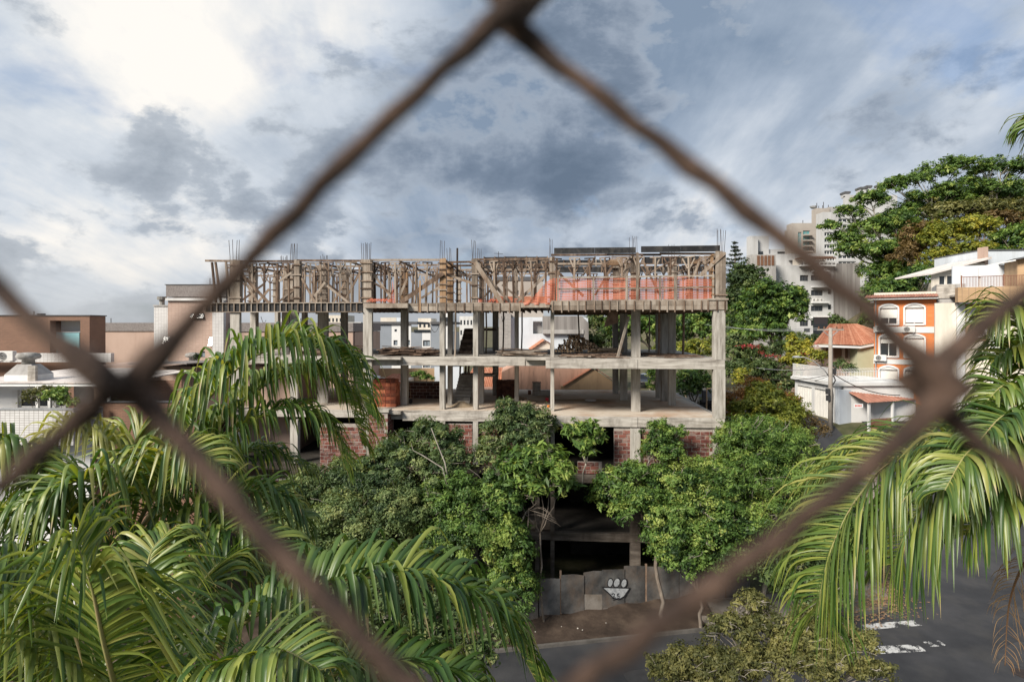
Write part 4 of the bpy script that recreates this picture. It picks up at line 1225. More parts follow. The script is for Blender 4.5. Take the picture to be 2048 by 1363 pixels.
for i, (px, py, r) in enumerate(((1043, 807, .2), (1049, 810, .26), (1055, 806, .22), (1062, 811, .2), (1068, 808, .16), (1053, 813, .17), (1075, 812, .14), (1083, 814, .16), (1089, 812, .12), (1047, 801, .24), (1040, 800, .22))):
    a, b = ab_floor(px, py, ZB)
    MB(B).rock((a, b, ZB + r * .5), r, random.Random(i + 40), .62).build('rubble_block', 'rubble', label='broken pale block in the rubble heap beside the middle column', cat='rubble', group='rubble heap on the open floor')
a, b = ab_floor(1073, 790, ZB)
t = thing('concrete_drum', 'upright grey concrete drum standing before the salmon wall', 'drum', B(a, b, ZB))
c = B(a, b, ZB)
MB().lathe(c, [(.28, 0), (.28, .85), (.31, .86), (.31, .9), (.25, .9), (.24, .6)], 18).build('drum_wall', 'concrete', t, smooth=False)
a2, b2 = ab_floor(1089, 790, ZB)
bx('low_block', 'concrete', None, a2 - .45, a2 + .55, b2 - .2, b2 + .3, ZB, ZB + .32, B, label='low grey concrete block beside the upright drum', cat='block')
a, b = ab_floor(1059, 788, ZB)
t = thing('rusty_tin', 'small rusty tin standing left of the concrete drum', 'tin', B(a, b, ZB))
MB().lathe(B(a, b, ZB), [(.11, 0), (.11, .26), (.12, .265), (.12, .28), (.1, .28)], 12).build('tin_body', 'rust_pipe', t)
a, b = ab_floor(1094, 802, ZB)
t = thing('red_bucket', 'small red plastic bucket beside the slim column', 'bucket', B(a, b, ZB))
MB().lathe(B(a, b, ZB), [(.08, 0), (.11, .2), (.12, .2), (.12, .22), (.1, .21)], 12).build('bucket_body', 'red_plastic', t)
MB(B).tube([(a - .11, b, ZB + .2), (a - .08, b, ZB + .3), (a, b, ZB + .33), (a + .08, b, ZB + .3), (a + .11, b, ZB + .2)], .008, 4).build('handle', 'steel', t)
a, b = ab_floor(1097, 814, ZB)
t = thing('orange_tub', 'tiny orange tub at the foot of the slim column', 'tub', B(a, b, ZB))
MB().lathe(B(a, b, ZB), [(.06, 0), (.08, .1), (.09, .1), (.09, .12), (.07, .11)], 10).build('tub_body', 'orange_plastic', t)
a, b = ab_floor(1181, 803, ZB)
MB().lathe(B(a, b, ZB + .08), [(.34, 0), (.36, .02), (.34, .05), (.2, .06)], 16).build('round_cover', 'white_wall', label='pale round lid lying on the open floor of the right wing', cat='lid')
a, b = ab_floor(822, 806, ZB)
t = thing('shovel', 'long-handled shovel leaning against the dark half wall', 'shovel', B(a, b, ZB))
MB(B).tube([(a, b, ZB + .25), (a - .32, b + .9, ZB + 1.15)], .018, 6).build('handle', 'wood_warm', t)
MB(B).prism([(a - .1, b - .02, ZB + .28), (a + .1, b - .02, ZB + .28), (a + .12, b - .1, ZB + .05), (a, b - .13, ZB), (a - .12, b - .1, ZB + .05)], (0, .012, .006)).build('blade', 'steel', t)
# drooping cables under the upper slab
def cable(x0, y0, x1, y1, b, sag, label, m='rust_pipe'):
    a0, a1 = Aat(x0, b), Aat(x1, b)
    z0, z1 = Zb(y0, a0, b), Zb(y1, a1, b)
    pts = [(lerp(a0, a1, k / 10), b, lerp(z0, z1, k / 10) - sag * math.sin(math.pi * k / 10)) for k in range(11)]
    MB(B).tube(pts, .014, 4).build('cable', m, label=label, cat='cable', smooth=True)
cable(801, 640, 815, 640, 5.9, .9, 'thin rusty cable looped on the brown column left of the stair')
cable(858, 645, 882, 640, 1.9, .6, 'dark cable drooping beside the column left of the stair', 'steel')
cable(1003, 632, 1010, 632, 2, .35, 'short cable loop hanging right of the stair under the upper slab', 'steel')
cable(522, 633, 532, 640, 1.9, .25, 'short red cable dangling under the left wing', 'rust_pipe')

# ---------------------------------------------------------------- sheet fence along the pavement
def fence():
    t = thing('hoarding', 'patched grey sheet hoarding with a white painted mark, in front of the plot', 'hoarding', (4.5, 27.3, 0.3))
    pts = [(1078, 1120, 1157, 1243), (1122, 1168, 1149, 1227), (1167, 1205, 1143, 1230), (1204, 1249, 1138, 1225), (1248, 1290, 1132, 1216), (1294, 1358, 1131, 1221), (1359, 1402, 1136, 1216), (1404, 1450, 1140, 1214), (1452, 1500, 1138, 1206), (1040, 1076, 1168, 1246)]
    def gy(px): return 26.45 + (px - 1078) * .0066
    out = {}
    for i, (x0, x1, y0, y1) in enumerate(pts):
        Ya, Yb = gy(x0) - .05 * (i % 2) + random.Random(i + 70).uniform(-.03, .05), gy(x1) - .05 * (i % 2) + random.Random(i + 90).uniform(-.03, .05)
        j = random.Random(i)
        q = [P(x0, y1 + j.uniform(-2, 3), Ya), P(x1, y1 + j.uniform(-3, 2), Yb), P(x1, y0 + j.uniform(-2, 2), Yb), P(lerp(x0, x1, .55), y0 + j.uniform(-2.5, 2), (Ya + Yb) / 2), P(x0, y0 + j.uniform(-1, 2), Ya)]
        out[i] = MB().prism(q, (0, .02, 0)).build('sheet', 'sheet_board', t)
    q = [P(1169, 1188, gy(1169) - .05), P(1204, 1188, gy(1204) - .05), P(1204, 1229, gy(1204) - .05), P(1165, 1226, gy(1167) - .05)]
    MB().prism(q, (0, .015, 0)).build('patch_board', 'pavement', t)
    q = [P(1206, 1216, gy(1206) - .07), P(1247, 1215, gy(1247) - .07), P(1247, 1226, gy(1247) - .07), P(1206, 1225, gy(1206) - .07)]
    MB().prism(q, (0, .015, 0)).build('patch_board', 'sheet_board', t)
    for px, y0 in ((1121, 1140), (1292, 1127), (1450, 1134)):
        p, q = P(px, y0, gy(px) + .06), P(px, 1226, gy(px) + .06)
        MB().beam(q, p, .09, .09).build('post', 'wood_dark', t)
    # the painted mark: three ovals above a bowl with a scribble
    s = out[3]
    Y3a, Y3b = gy(1204) - .05 + random.Random(73).uniform(-.03, .05), gy(1249) - .05 + random.Random(93).uniform(-.03, .05)
    def at(px, py, d): return P(px, py, lerp(Y3a, Y3b, (px - 1204) / 45) - d)
    def flat(poly, m, d, name='paint'): MB().prism([at(x, y, d) for x, y in poly], (0, .003, 0)).build(name, m, s)
    for cx, cy, rx, ry, tl in ((1220.5, 1164.5, 4.6, 7.6, -.12), (1233.5, 1164.5, 5.6, 8.2, -.2), (1248, 1165.5, 4.9, 7.8, -.15)):
        for m, k, d in (('graffiti_black', 1.34, .012), ('graffiti_white', 1.0, .018)):
            flat([(cx + rx * k * math.cos(u) + tl * ry * k * math.sin(u), cy + ry * k * math.sin(u)) for u in [i * math.pi / 9 for i in range(18)]], m, d)
    flat([(1203.5, 1172.5), (1261.5, 1174.5), (1258, 1181), (1250, 1193), (1240, 1199), (1228, 1198), (1218, 1188), (1209, 1180)], 'graffiti_black', .012)
    flat([(1207, 1175), (1257.5, 1176.5), (1247.5, 1191), (1239, 1196), (1229, 1195.5), (1219.5, 1186), (1211.5, 1178.5)], 'graffiti_white', .018)
    def stroke(pts):
        MB().tube([at(x, y, .022) for x, y in pts], .022, 5).build('paint', 'graffiti_black', s)
    stroke([(1223, 1188), (1226, 1185.5), (1229, 1187), (1228, 1191), (1224, 1195), (1231, 1194)])
    stroke([(1238, 1186), (1234, 1187), (1234, 1190), (1238, 1191), (1238, 1195), (1233, 1196)])
    stroke([(1226, 1199), (1232, 1196), (1236, 1198), (1243, 1195)])
fence()

def aerial():
    p = P(997, 522, 40.0)
    t = thing('tv_aerial', 'thin television aerial on the skyline above the middle bay', 'aerial', (p.x, p.y, ZT - .2))
    MB().tube([(p.x, p.y, ZT - .2), (p.x, p.y, Z(503, 40.0))], .02, 5).build('mast', 'steel', t)
    z = Z(507, 40.0)
    MB().tube([(p.x - .32, p.y, z + .02), (p.x + .32, p.y - .1, z - .04)], .015, 4).build('boom', 'steel', t)
aerial()
# ---------------------------------------------------------------- houses around
def box_shell(t, xf, a0, a1, z0, z1, depth, m, side_m=None, roof_m='render_grey', holes=(), b=0.0, th=0.25, roof=True, parapet=0.0):
    """front wall with openings, side walls, rear wall and a roof slab"""
    w = wall('wall', m, t, xf, a0, a1, z0, z1, b, th, holes)
    sm_ = side_m or m
    e = 0.002
    bx('side_wall', sm_, t, a0, a0 + th, b + th + e, b + depth, z0, z1 - e, xf)
    bx('side_wall', sm_, t, a1 - th, a1, b + th + e, b + depth, z0, z1 - e, xf)
    bx('rear_wall', sm_, t, a0 + th + e, a1 - th - e, b + depth - th, b + depth - e, z0, z1 - e, xf)
    if roof: bx('roof', roof_m, t, a0 + th + e, a1 - th - e, b + th + e, b + depth - th - e, z1 - .3 - parapet, z1 - .1 - parapet, xf)
    if holes: bx('dark_interior', 'dark_room', t, a0 + th + .05, a1 - th - .05, b + th + .35, b + th + .4, z0 + .1, z1 - .35, xf) if False else None
    return w
def gpx(Y):
    """facade parallel to the picture at distance Y: pixel -> local a, z"""
    return (lambda px: X(px, Y)), (lambda py: Z(py, Y))

# ---- left: salmon apartment block behind
def salmon():
    Y = 50.0
    t = thing('apartment_block', 'salmon apartment block with grey cap bands and white tiled pilasters, left of the site', 'building', (X(500, Y), Y, 6.6))
    xf = frame(0, Y, 0); x, z = gpx(Y)
    def hl(px0, px1, py0, py1): return (x(px0), x(px1), z(py1), z(py0))
    tower = [hl(381, 409, 626, 637), hl(328, 340, 674, 692), hl(418.5, 431, 674, 692), hl(400, 410, 702, 714)]
    box_shell(t, xf, x(336), x(452), 5.5, z(595), 2.4, 'salmon_tiles', 'salmon', holes=tower, b=0)
    for h in tower: window(t, xf, h, 0, 'dark_grey', 'glass_sky', 0, 0, .05, .1)
    bx('cap_band', 'granite', t, x(334), x(454), -.15, 2.5, z(594) + .02, z(570), xf)
    bx('cap_coping', 'dark_grey', t, x(332), x(456), -.2, 2.55, z(570) + .004, z(568.5), xf)
    bx('cornice', 'white_wall', t, x(333.5), x(454.5), -.22, 0, z(601), z(596), xf)
    bx('wall', 'salmon', t, x(196), x(335), .8, 11, 5.5, z(662), xf)
    bx('cap_band', 'granite', t, x(194), x(335) - .01, .7, 11.1, z(662) + .003, z(645), xf)
    rh = [hl(511, 540, 674, 700), hl(556, 563, 672, 690), hl(672, 680, 672, 692), hl(620, 628, 674, 690)]
    wall('wall', 'salmon', t, xf, x(452) + .01, x(702), 5.5, z(663), .6, .25, rh)
    for h in rh: window(t, xf, h, .6, 'dark_grey', 'glass_dark', 1 if h[1] - h[0] > .8 else 0)
    bx('rear_body', 'salmon', t, x(452) + .01, x(702), 1.2, 11, 5.5, z(664), xf)
    bx('cap_band', 'granite', t, x(452) + .012, x(703), .5, 11.1, z(663) + .003, z(645), xf)
    for p0, p1, y0 in ((430, 452, 600), (305, 333, 612)):
        bx('pilaster', 'white_tiles_small', t, x(p0), x(p1), -.45 if p0 > 400 else .2, .79 if p0 < 400 else -.002, 5.5, z(y0) if p0 < 400 else z(601) - .01, xf)
    bx('chimney_cap', 'render_grey', t, x(304), x(334), .12, .9, z(612) + .002, z(609.5), xf)
    MB().tube([(x(317), Y + .5, z(609)), (x(317), Y + .5, z(599))], .22, 10).build('flue', 'old_concrete_vent', t)
    MB().tube([(x(317), Y + .5, z(599) + .004), (x(317), Y + .5, z(592.5))], .38, 12).build('flue_cap', 'old_concrete_vent', t)
    # hopper windows that stand ajar
    for p0, p1, y0, y1 in ((328, 340, 674, 691), (418.5, 431, 674, 691)):
        q = [(x(p0), 0, z(y0)), (x(p1), 0, z(y0)), (x(p1), -.28, z(y1)), (x(p0), -.28, z(y1))]
        MB(xf).prism(q, (0, .03, .01)).build('open_sash', 'glass_sky', t)
    q = [(x(382), 0, z(627)), (x(408), 0, z(627)), (x(408), -.2, z(636)), (x(382), -.2, z(636))]
    MB(xf).prism(q, (0, .03, .01)).build('open_sash', 'glass_sky', t)
salmon()

# ---- left: brown brick box on the next roof
def brown_box():
    Y = 40.0
    xf = frame(0, Y, 1.5); x, z = gpx(Y)
    t = thing('rooftop_block', 'flat brown tiled rooftop block with a big opening of teal glass', 'building', (x(100), Y, 6.5))
    hole = (x(119), x(177), z(706), z(641))
    box_shell(t, xf, x(13), x(195), 6, z(632), 1.6, 'brown_tiles', holes=[hole], th=.5)
    bx('coping', 'dark_grey', t, x(11), x(197), -.06, 1.65, z(632) + .003, z(630), xf)
    bx('white_back_wall', 'white_wall', t, hole[0], hole[1], 1.0, 1.1, z(664), hole[3], xf)
    bx('teal_glass', 'teal_panel', t, hole[0], x(164), .55, .6, hole[2], z(664), xf)
    bx('inner_wall', 'dark_grey', t, x(164) + .01, hole[1], .62, .7, hole[2], z(664), xf)
    bx('glass_rail', 'grey_metal', t, hole[0], hole[1], .52, .56, z(664.5), z(663), xf)
    MB(xf).tube([(x(91), .5, z(630)), (x(91), .5, z(627))], .25, 10).build('roof_vent', 'dark_plastic', t)
    MB(xf).beam((x(160), .3, z(693)), (x(174), .3, z(706)), .04, .14).build('loose_board', 'wood_warm', t)
brown_box()

# ---- far left sliver of a brick house
def sliver():
    Y = 60.0
    x, z = gpx(Y)
    t = thing('brick_house', 'sliver of a red brick house with a tiled roof at the left edge', 'house', (x(0), Y, 6.8))
    xf = frame(0, Y, 0)
    h = (x(-8), x(5), z(660), z(648))
    wall('wall', 'white_wall', t, xf, x(-60), x(11), z(662), z(645), 0, .3, [h])
    window(t, xf, h, 0, 'brown_door', 'glass_dark')
    bx('lower_wall', 'brick', t, x(-60), x(11), -.05, 5, 6.5, z(663), xf)
    MB(xf).prism([(x(-25), -.3, z(634)), (x(13), -.3, z(646)), (x(13), -.3, z(649)), (x(-25), -.3, z(637))], (0, 6, 0)).build('roof', 'terracotta_dark', t)
sliver()

# ---- near left: penthouse terrace with white tiles and metal roofs
def penthouse():
    Y = 25.0
    t = thing('penthouse', 'white tiled penthouse terrace with metal roofs at the far left', 'building', (-22, 30, 0))
    xf = frame(0, Y, 0); x, z = gpx(Y)
    e = .003
    zt, zb, zs = z(819), z(876), z(890)
    bx('parapet', 'white_tiles', t, x(-160), x(147), 0, .2, zb, zt, xf)
    # the parapet turns away at the corner
    sx = frame(x(147), Y, 52)
    bx('parapet', 'white_tiles', t, .004, 1.1, 0, .2, zb, zt, sx)
    bx('parapet_coping', 'grey_metal', t, x(-160), x(147.5), -.03, .23, zt + e, zt + .05, xf)
    bx('slab_band', 'white_tiles_small', t, x(-160), x(146), .02, 7, zs, zb - e, xf)
    wall('lower_wall', 'white_wall', t, xf, x(-160), x(150), 0, zs - e, .9, .25, [(x(50), x(92), z(950), z(902)), (x(-60), x(20), z(950), z(902))])
    window(t, xf, (x(50), x(92), z(950), z(902)), .9, 'white_paint', 'glass_sky'); window(t, xf, (x(-60), x(20), z(950), z(902)), .9, 'white_paint', 'glass_dark', 2)
    bx('side_wall', 'brown_tiles', t, x(150) + e, x(360), 1.2, 1.5, 0, z(812), xf)
    bx('side_coping', 'dark_grey', t, x(150), x(362), 1.15, 1.55, z(812) + e, z(810), xf)
    bx('rear_body', 'salmon', t, x(-160), x(420), 9, 14, 0, z(762), xf)
    # glazed room behind the parapet
    g = [(x(-60), x(16), z(830), z(778)), (x(24), x(42), z(830), z(778))]
    wall('room_wall', 'white_wall', t, xf, x(-160), x(46), zb, z(775), 2.4, .15, g)
    for h in g: window(t, xf, h, 2.4, 'white_paint', 'glass_dark', 0)
    bx('room_back', 'white_clean', t, x(46) + e, x(88), 2.9, 3.0, zb, z(777), xf)
    bx('room_back', 'brown_tiles', t, x(88) + e, x(260), 3.9, 4.0, zb, z(777), xf)
    # roof sheets, sloping up to the back
    def roof(px0, px1, y0, b0, y1, b1, m='roof_white', n=1, skew=0):
        for k in range(n):
            a0, a1 = lerp(x(px0), x(px1), k / n), lerp(x(px0), x(px1), (k + 1) / n) - .02
            Yb = Y + b1
            s = Yb / Y
            q = [(a0, b0, z(y0)), (a1, b0, z(y0)), (a1 + skew, b1, CAMZ - (y1 - HY) / F * Yb), (a0 + skew, b1, CAMZ - (y1 - HY) / F * Yb)]
            MB(xf).prism(q, (0, 0, .05)).build('roof_sheet', m, t)
    roof(-160, 48, 772, 1.3, 728, 12.5, n=9)
    roof(44, 182, 771, 1.1, 741, 6.5, n=6)
    roof(182.5, 215, 771, 1.1, 742, 6.5, n=2)
    roof(62, 210, 747, 6.3, 722, 12.5, m='granite', n=5)
    bx('gutter', 'white_paint', t, x(-160), x(218), 1.0, 1.09, z(777), z(773), xf)
    for px in (46, 171, 20):
        bx('post', 'white_paint', t, x(px) - .06, x(px) + .06, 1.4, 1.52, zb, z(777) - e, xf)
    bx('back_parapet', 'white_tiles_small', t, X(-150, 38), X(220, 38), 13.1, 13.4, Z(724, 38), Z(706, 38), xf)
    # second roof to the right, above a sheltered terrace
    Y2 = 37.0
    xg = frame(0, Y2, 0)
    for k in range(14):
        p0, p1 = lerp(X(262, Y2), X(445, Y2), k / 14), lerp(X(262, Y2), X(445, Y2), (k + 1) / 14) - .02
        MB(xg).prism([(p0, 0, Z(749, Y2)), (p1, 0, Z(749, Y2)), (p1, 5, Z(724, Y2 + 5)), (p0, 5, Z(724, Y2 + 5))], (0, 0, .05)).build('roof_sheet', 'roof_white', t)
    bx('gutter', 'white_paint', t, X(262, Y2), X(445, Y2), -.12, -.01, Z(752, Y2), Z(748, Y2), xg)
    for px in (354, 420): bx('post', 'white_paint', t, X(px, Y2) - .06, X(px, Y2) + .06, .1, .22, 0, Z(752, Y2), xg)
    bx('terrace_wall', 'salmon_stained', t, X(270, Y2), X(335, Y2), .6, .8, 0, Z(753, Y2), xg)
    bx('terrace_back', 'dark_room', t, X(335, Y2) + .01, X(450, Y2), 2.5, 2.7, 0, Z(754, Y2), xg)
    bx('terrace_parapet', 'brown_tiles', t, X(255, Y2), X(450, Y2), -.3, -.15, 0, Z(800, Y2), xg)
penthouse()
def mushroom(px, py, Y, r, label, base=True):
    c = P(px, py, Y)
    t = thing('roof_ventilator', label, 'ventilator', (c.x, c.y, c.z - r * 2.2))
    MB().lathe(c, [(r * .55, -r * .75), (r * .5, -r * .35), (r * .95, -r * .2), (r * 1.02, 0), (r * .9, r * .25), (r * .5, r * .36), (.02, r * .4)], 22).build('cap', 'old_concrete_vent', t, smooth=True)
    if base:
        MB().box(c.x - r * 1.5, c.x + r * 1.5, c.y - r, c.y + r * 1.2, c.z - r * 3.2, c.z - r * 1.75).build('chimney_block', 'white_wall', t)
        MB().add([(c.x - r * 1.5, c.y - r, c.z - r * 1.74), (c.x + r * 1.5, c.y - r, c.z - r * 1.74), (c.x + r * 1.5, c.y + r * 1.2, c.z - r * 1.74), (c.x - r * 1.5, c.y + r * 1.2, c.z - r * 1.74),
                  (c.x - r * .7, c.y - r * .5, c.z - r * .76), (c.x + r * .7, c.y - r * .5, c.z - r * .76), (c.x + r * .7, c.y + r * .6, c.z - r * .76), (c.x - r * .7, c.y + r * .6, c.z - r * .76)],
                 [(0, 1, 5, 4), (1, 2, 6, 5), (2, 3, 7, 6), (3, 0, 4, 7), (4, 5, 6, 7)]).build('hood', 'render_grey', t)
        MB().box(c.x + r * 1.02, c.x + r * 1.75, c.y - r * 1.3, c.y - r * 1.01, c.z - r * 2.9, c.z - r * .85).build('flue_box', 'concrete', t)
    else:
        MB().lathe((c.x, c.y, c.z - r * 1.6), [(r * 1.3, 0), (r * .6, r * .85)], 16).build('skirt', 'render_grey', t)
mushroom(57, 712, 27.4, .49, 'round mushroom ventilator cap on a white chimney block, far left roof')
mushroom(386, 710, 40.0, .5, 'small round ventilator cap on the white roof below the salmon block', False)
ac_unit(frame(0, 36.0, 0), X(2, 36), 0, Z(721, 36), 1.0, .62, 'white air conditioner on the far left roof beside the brown block')

# ---- behind the site: grey and white apartment block
def modern():
    Y = 72.0
    x, z = gpx(Y); xf = frame(0, Y, 0)
    t = thing('apartment_block', 'modern grey and white striped apartment block seen through the open floors', 'building', (x(810), Y, 6.8))
    zr = z(643)
    cols = [(660, 744, 'cream'), (744.2, 760, 'white_clean'), (760.2, 783, 'blue_grey'), (783.2, 801, 'white_clean'), (801.2, 813, 'white_clean'), (813.2, 822, 'white_clean'), (822.2, 844, 'blue_grey'), (844.2, 861, 'white_clean'), (861.2, 882, 'blue_grey'), (882.2, 905, 'white_clean')]
    rows = [(649.5, 670), (680, 692), (723, 734)]
    wins = {744.2: [(745.5, 759.5, r[0], r[1]) for r in rows] , 783.2: [(789, 794, 658, 663), (787, 795, 680, 690), (787, 794, 725, 731)], 813.2: [(814, 820, 680, 690)], 844.2: [(846, 860, 680, 692), (846, 860, 729, 735)], 660: [(718, 723, 676, 692), (700, 708, 676, 692), (700, 708, 650, 664)]}
    for p0, p1, m in cols:
        hs = [(x(a), x(b), z(d), z(c)) for a, b, c, d in wins.get(p0, [])]
        top = z(648) if p0 > 700 else z(664)
        if p0 in (822.2, 844.2): top = z(664)
        wall('wall_panel', m, t, xf, x(p0), x(p1), 5.5, top, 0, .3, hs)
        for h in hs: window(t, xf, h, 0, 'dark_grey', 'glass_sky', 1 if h[1] - h[0] > .6 else 0, 1 if h[3] - h[2] > 1 else 0, .06)
    bx('roof_band', 'dark_grey', t, x(743), x(835), -.25, 10, z(648) + .004, zr, xf)
    bx('roof_band', 'dark_grey', t, x(861), x(906), -.25, 10, z(648) + .004, zr, xf)
    bx('balcony_rail', 'glass_dark', t, x(828), x(861), -.1, 0, z(664), z(659), xf)
    bx('rear_body', 'white_wall', t, x(661), x(904), .5, 10, 5.5, z(665), xf)
    bx('penthouse_wall', 'cream', t, x(750), x(783), 3, 6, z(648), z(634), xf)
    bx('penthouse_wall', 'pale_blue_wall', t, x(783) + .02, x(800), 3, 6, z(648), z(634), xf)
modern()

def far_block(px0, px1, py0, Y, m, label, rows, colsn, wm='glass_dark', depth=12, ww=.5):
    x, z = gpx(Y); xf = frame(0, Y, 0)
    t = thing('far_building', label, 'building', (x((px0 + px1) / 2), Y, 6.8))
    hs = []
    a0, a1, zt = x(px0), x(px1), z(py0)
    for r in range(rows):
        for c in range(colsn):
            cw = (a1 - a0) / colsn
            c0 = a0 + cw * (c + .5) - cw * ww / 2
            hs.append((c0, c0 + cw * ww, zt - 1.2 - r * 3 - 1.4, zt - 1.2 - r * 3))
    wall('wall', m, t, xf, a0, a1, 5, zt, 0, .3, hs)
    for h in hs: bx('window', wm, t, h[0], h[1], .12, .2, h[2], h[3], xf)
    bx('body', m, t, a0 + .01, a1 - .01, .32, depth, 5, zt - .01, xf)
far_block(695, 722, 644, 190, 'white_wall', 'far pale high-rise left of the striped apartment block', 4, 4)
far_block(836, 862, 636, 160, 'cream', 'far cream high-rise above the striped apartment block', 4, 3)
far_block(888, 900, 625, 150, 'white_clean', 'narrow far white tower with small square windows, between two columns', 8, 1)
far_block(919, 946, 632, 170, 'white_wall', 'far white block behind the wooden stair', 6, 4)
far_block(560, 600, 636, 180, 'white_wall', 'far pale block above the salmon roofline', 3, 5)
far_block(648, 692, 630, 220, 'cream', 'far low block above the right end of the salmon roofline', 4, 6)

# ---- behind the site: pale house with weathered chimney walls, salmon gable, small tiled houses
def tiled_roof(t, pts, n_u, n_v, m='terracotta', name='roof_tile', thick=.05):
    """rows of barrel tiles as ridged strips between two edges: pts = eave_l, eave_r, ridge_r, ridge_l"""
    e0, e1, r1, r0 = [Vector(p) for p in pts]
    nrm = (e1 - e0).cross(r0 - e0).normalized()
    if nrm.z < 0: nrm = -nrm
    for k in range(n_u):
        mb = MB()
        u0, u1 = k / n_u, (k + 1) / n_u
        def pt(u, v, h): return e0.lerp(e1, u).lerp(r0.lerp(r1, u), v) + nrm * h
        vs, fs = [], []
        for j in range(n_v + 1):
            v = j / n_v
            lift = 0
            for q in range(5):
                uu = lerp(u0, u1, q / 4)
                vs.append(pt(uu, v, thick * math.sin(math.pi * q / 4) + thick * .4 * (1 - (j % 2)) ))
        for j in range(n_v):
            for q in range(4): fs.append((j * 5 + q, j * 5 + q + 1, (j + 1) * 5 + q + 1, (j + 1) * 5 + q))
        mb.add(vs, fs).build(name, m, t, smooth=False)
def pale_house():
    Y = 58.0
    x, z = gpx(Y); xf = frame(0, Y, 0)
    t = thing('pale_house', 'pale blue-white house with streaked grey upper walls behind the log pile', 'house', (x(1100), Y, 6.8))
    h = [(x(1066), x(1085), z(667), z(642))]
    wall('wall', 'pale_blue_wall', t, xf, x(1022), x(1176), 6, z(636), 0, .3, h)
    bx('recess_back', 'render_grey', t, h[0][0], h[0][1], .6, .7, h[0][2], h[0][3], xf)
    MB(xf).prism([(x(1085), -.4, z(632)), (x(1163), -.4, z(632)), (x(1176), -.4, z(646)), (x(1176), -.4, z(700)), (x(1167), -.4, z(700)), (x(1167), -.4, z(667)), (x(1085), -.4, z(667))], (0, .39, 0)).build('weathered_gable', 'streaked_grey', t)
    bx('band', 'render_grey', t, x(1085), x(1166), -.5, -.41, z(667), z(659), xf)
    bx('side_wing', 'grey_tiles', t, x(998), x(1022) - .01, -.6, 6, 6, z(626), xf)
    bx('rear_body', 'pale_blue_wall', t, x(1023), x(1175), .8, 7, 6, z(634), xf)
    bx('upper_floor', 'beige_block', t, x(985), x(1090), 3, 9, z(634), z(556), xf)
    bx('upper_band', 'dark_grey', t, x(984), x(1091), 2.9, 9.1, z(556) + .003, z(548), xf)
    for p0, p1 in ((1030, 1037), (1000, 1008), (1055, 1062)):
        bx('window', 'glass_sky', t, x(p0), x(p1), 2.94, 2.99, z(585), z(579), xf)
    bx('upper_roof', 'terracotta', t, x(985), x(1098), 2.4, 2.95, z(604), z(590), xf)
pale_house()
def gables():
    Y = 47.0
    x, z = gpx(Y); xf = frame(0, Y, 0)
    t = thing('salmon_house', 'salmon house with a stained blank wall and tiled gable behind the site', 'house', (x(1130), Y, 6))
    MB(xf).prism([(x(1003), .6, 3), (x(1190), .6, 3), (x(1190), .6, z(735)), (x(1176), .6, z(727)), (x(1040), .6, z(727)), (x(1003), .6, z(745))], (0, 5, 0)).build('wall', 'salmon_stained', t)
    MB(xf).prism([(x(1122), 0, 3), (x(1226), 0, 3), (x(1226), 0, z(763)), (x(1186), 0, z(737)), (x(1128), 0, z(772)), (x(1122), 0, z(772))], (0, .58, 0)).build('gable_wall', 'tan_wall', t)
    tiled_roof(t, [xf(x(1127), -.18, z(771.5)), xf(x(1127), .9, z(771.5)), xf(x(1187), .9, z(734)), xf(x(1187), -.18, z(734))], 3, 18)
    tiled_roof(t, [xf(x(1227), -.18, z(761.5)), xf(x(1227), .9, z(761.5)), xf(x(1187), .9, z(734)), xf(x(1187), -.18, z(734))], 3, 14)
    t2 = thing('tiled_house', 'small house with orange tiled roofs behind the stair', 'house', (x(970), Y + 3, 6))
    Y3 = 50.0
    x3, z3 = gpx(Y3); xg = frame(0, Y3, 0)
    bx('wall', 'salmon', t2, x3(925), x3(1000), .3, 5, 4, z3(775), xg)
    tiled_roof(t2, [xg(x3(918), -.3, z3(785)), xg(x3(1010), -.3, z3(785)), xg(x3(1010), 4, Z(735, Y3 + 4)), xg(x3(940), 4, Z(735, Y3 + 4))], 22, 10)
    t3 = thing('tiled_house', 'small gabled house with an orange roof edge below the pale house', 'house', (X(1085, 54), 54, 6.5))
    Y4 = 54.0
    x4, z4 = gpx(Y4); xh = frame(0, Y4, 0)
    MB(xh).prism([(x4(1068), 0, 5), (x4(1100), 0, 5), (x4(1100), 0, z4(686)), (x4(1089), 0, z4(682)), (x4(1068), 0, z4(696))], (0, 4, 0)).build('gable_wall', 'cream', t3)
    tiled_roof(t3, [xh(x4(1060), -.3, z4(700)), xh(x4(1060), 4, z4(700)), xh(x4(1089), 4, z4(680)), xh(x4(1089), -.3, z4(680))], 9, 8)
    tiled_roof(t3, [xh(x4(1104), -.3, z4(689)), xh(x4(1104), 4, z4(689)), xh(x4(1089), 4, z4(680)), xh(x4(1089), -.3, z4(680))], 9, 4)
    t4 = thing('low_house', 'low house with an orange roof and white awning beside the bright brick stack', 'house', (X(770, 56), 56, 6.5))
    Y5 = 56.0
    x5, z5 = gpx(Y5); xk = frame(0, Y5, 0)
    bx('wall', 'cream', t4, x5(735), x5(812), .3, 5, 5, z5(762), xk)
    bx('terrace_wall', 'tan_wall', t4, x5(735), x5(870), 4.5, 4.8, 5, z5(743), xk)
    tiled_roof(t4, [xk(x5(752), -.4, z5(766)), xk(x5(806), -.4, z5(766)), xk(x5(792), 3, Z(748, Y5 + 3)), xk(x5(772), 3, Z(748, Y5 + 3))], 13, 6)
    MB(xk).prism([(x5(742), -1.5, z5(764)), (x5(764), -1.5, z5(764)), (x5(760), .2, z5(753)), (x5(742), .2, z5(750))], (0, 0, .06)).build('awning', 'white_clean', t4)
    bx('grey_wall', 'pale_blue_wall', t4, x5(866), x5(925), 1, 1.3, 5, z5(735), xk)
gables()

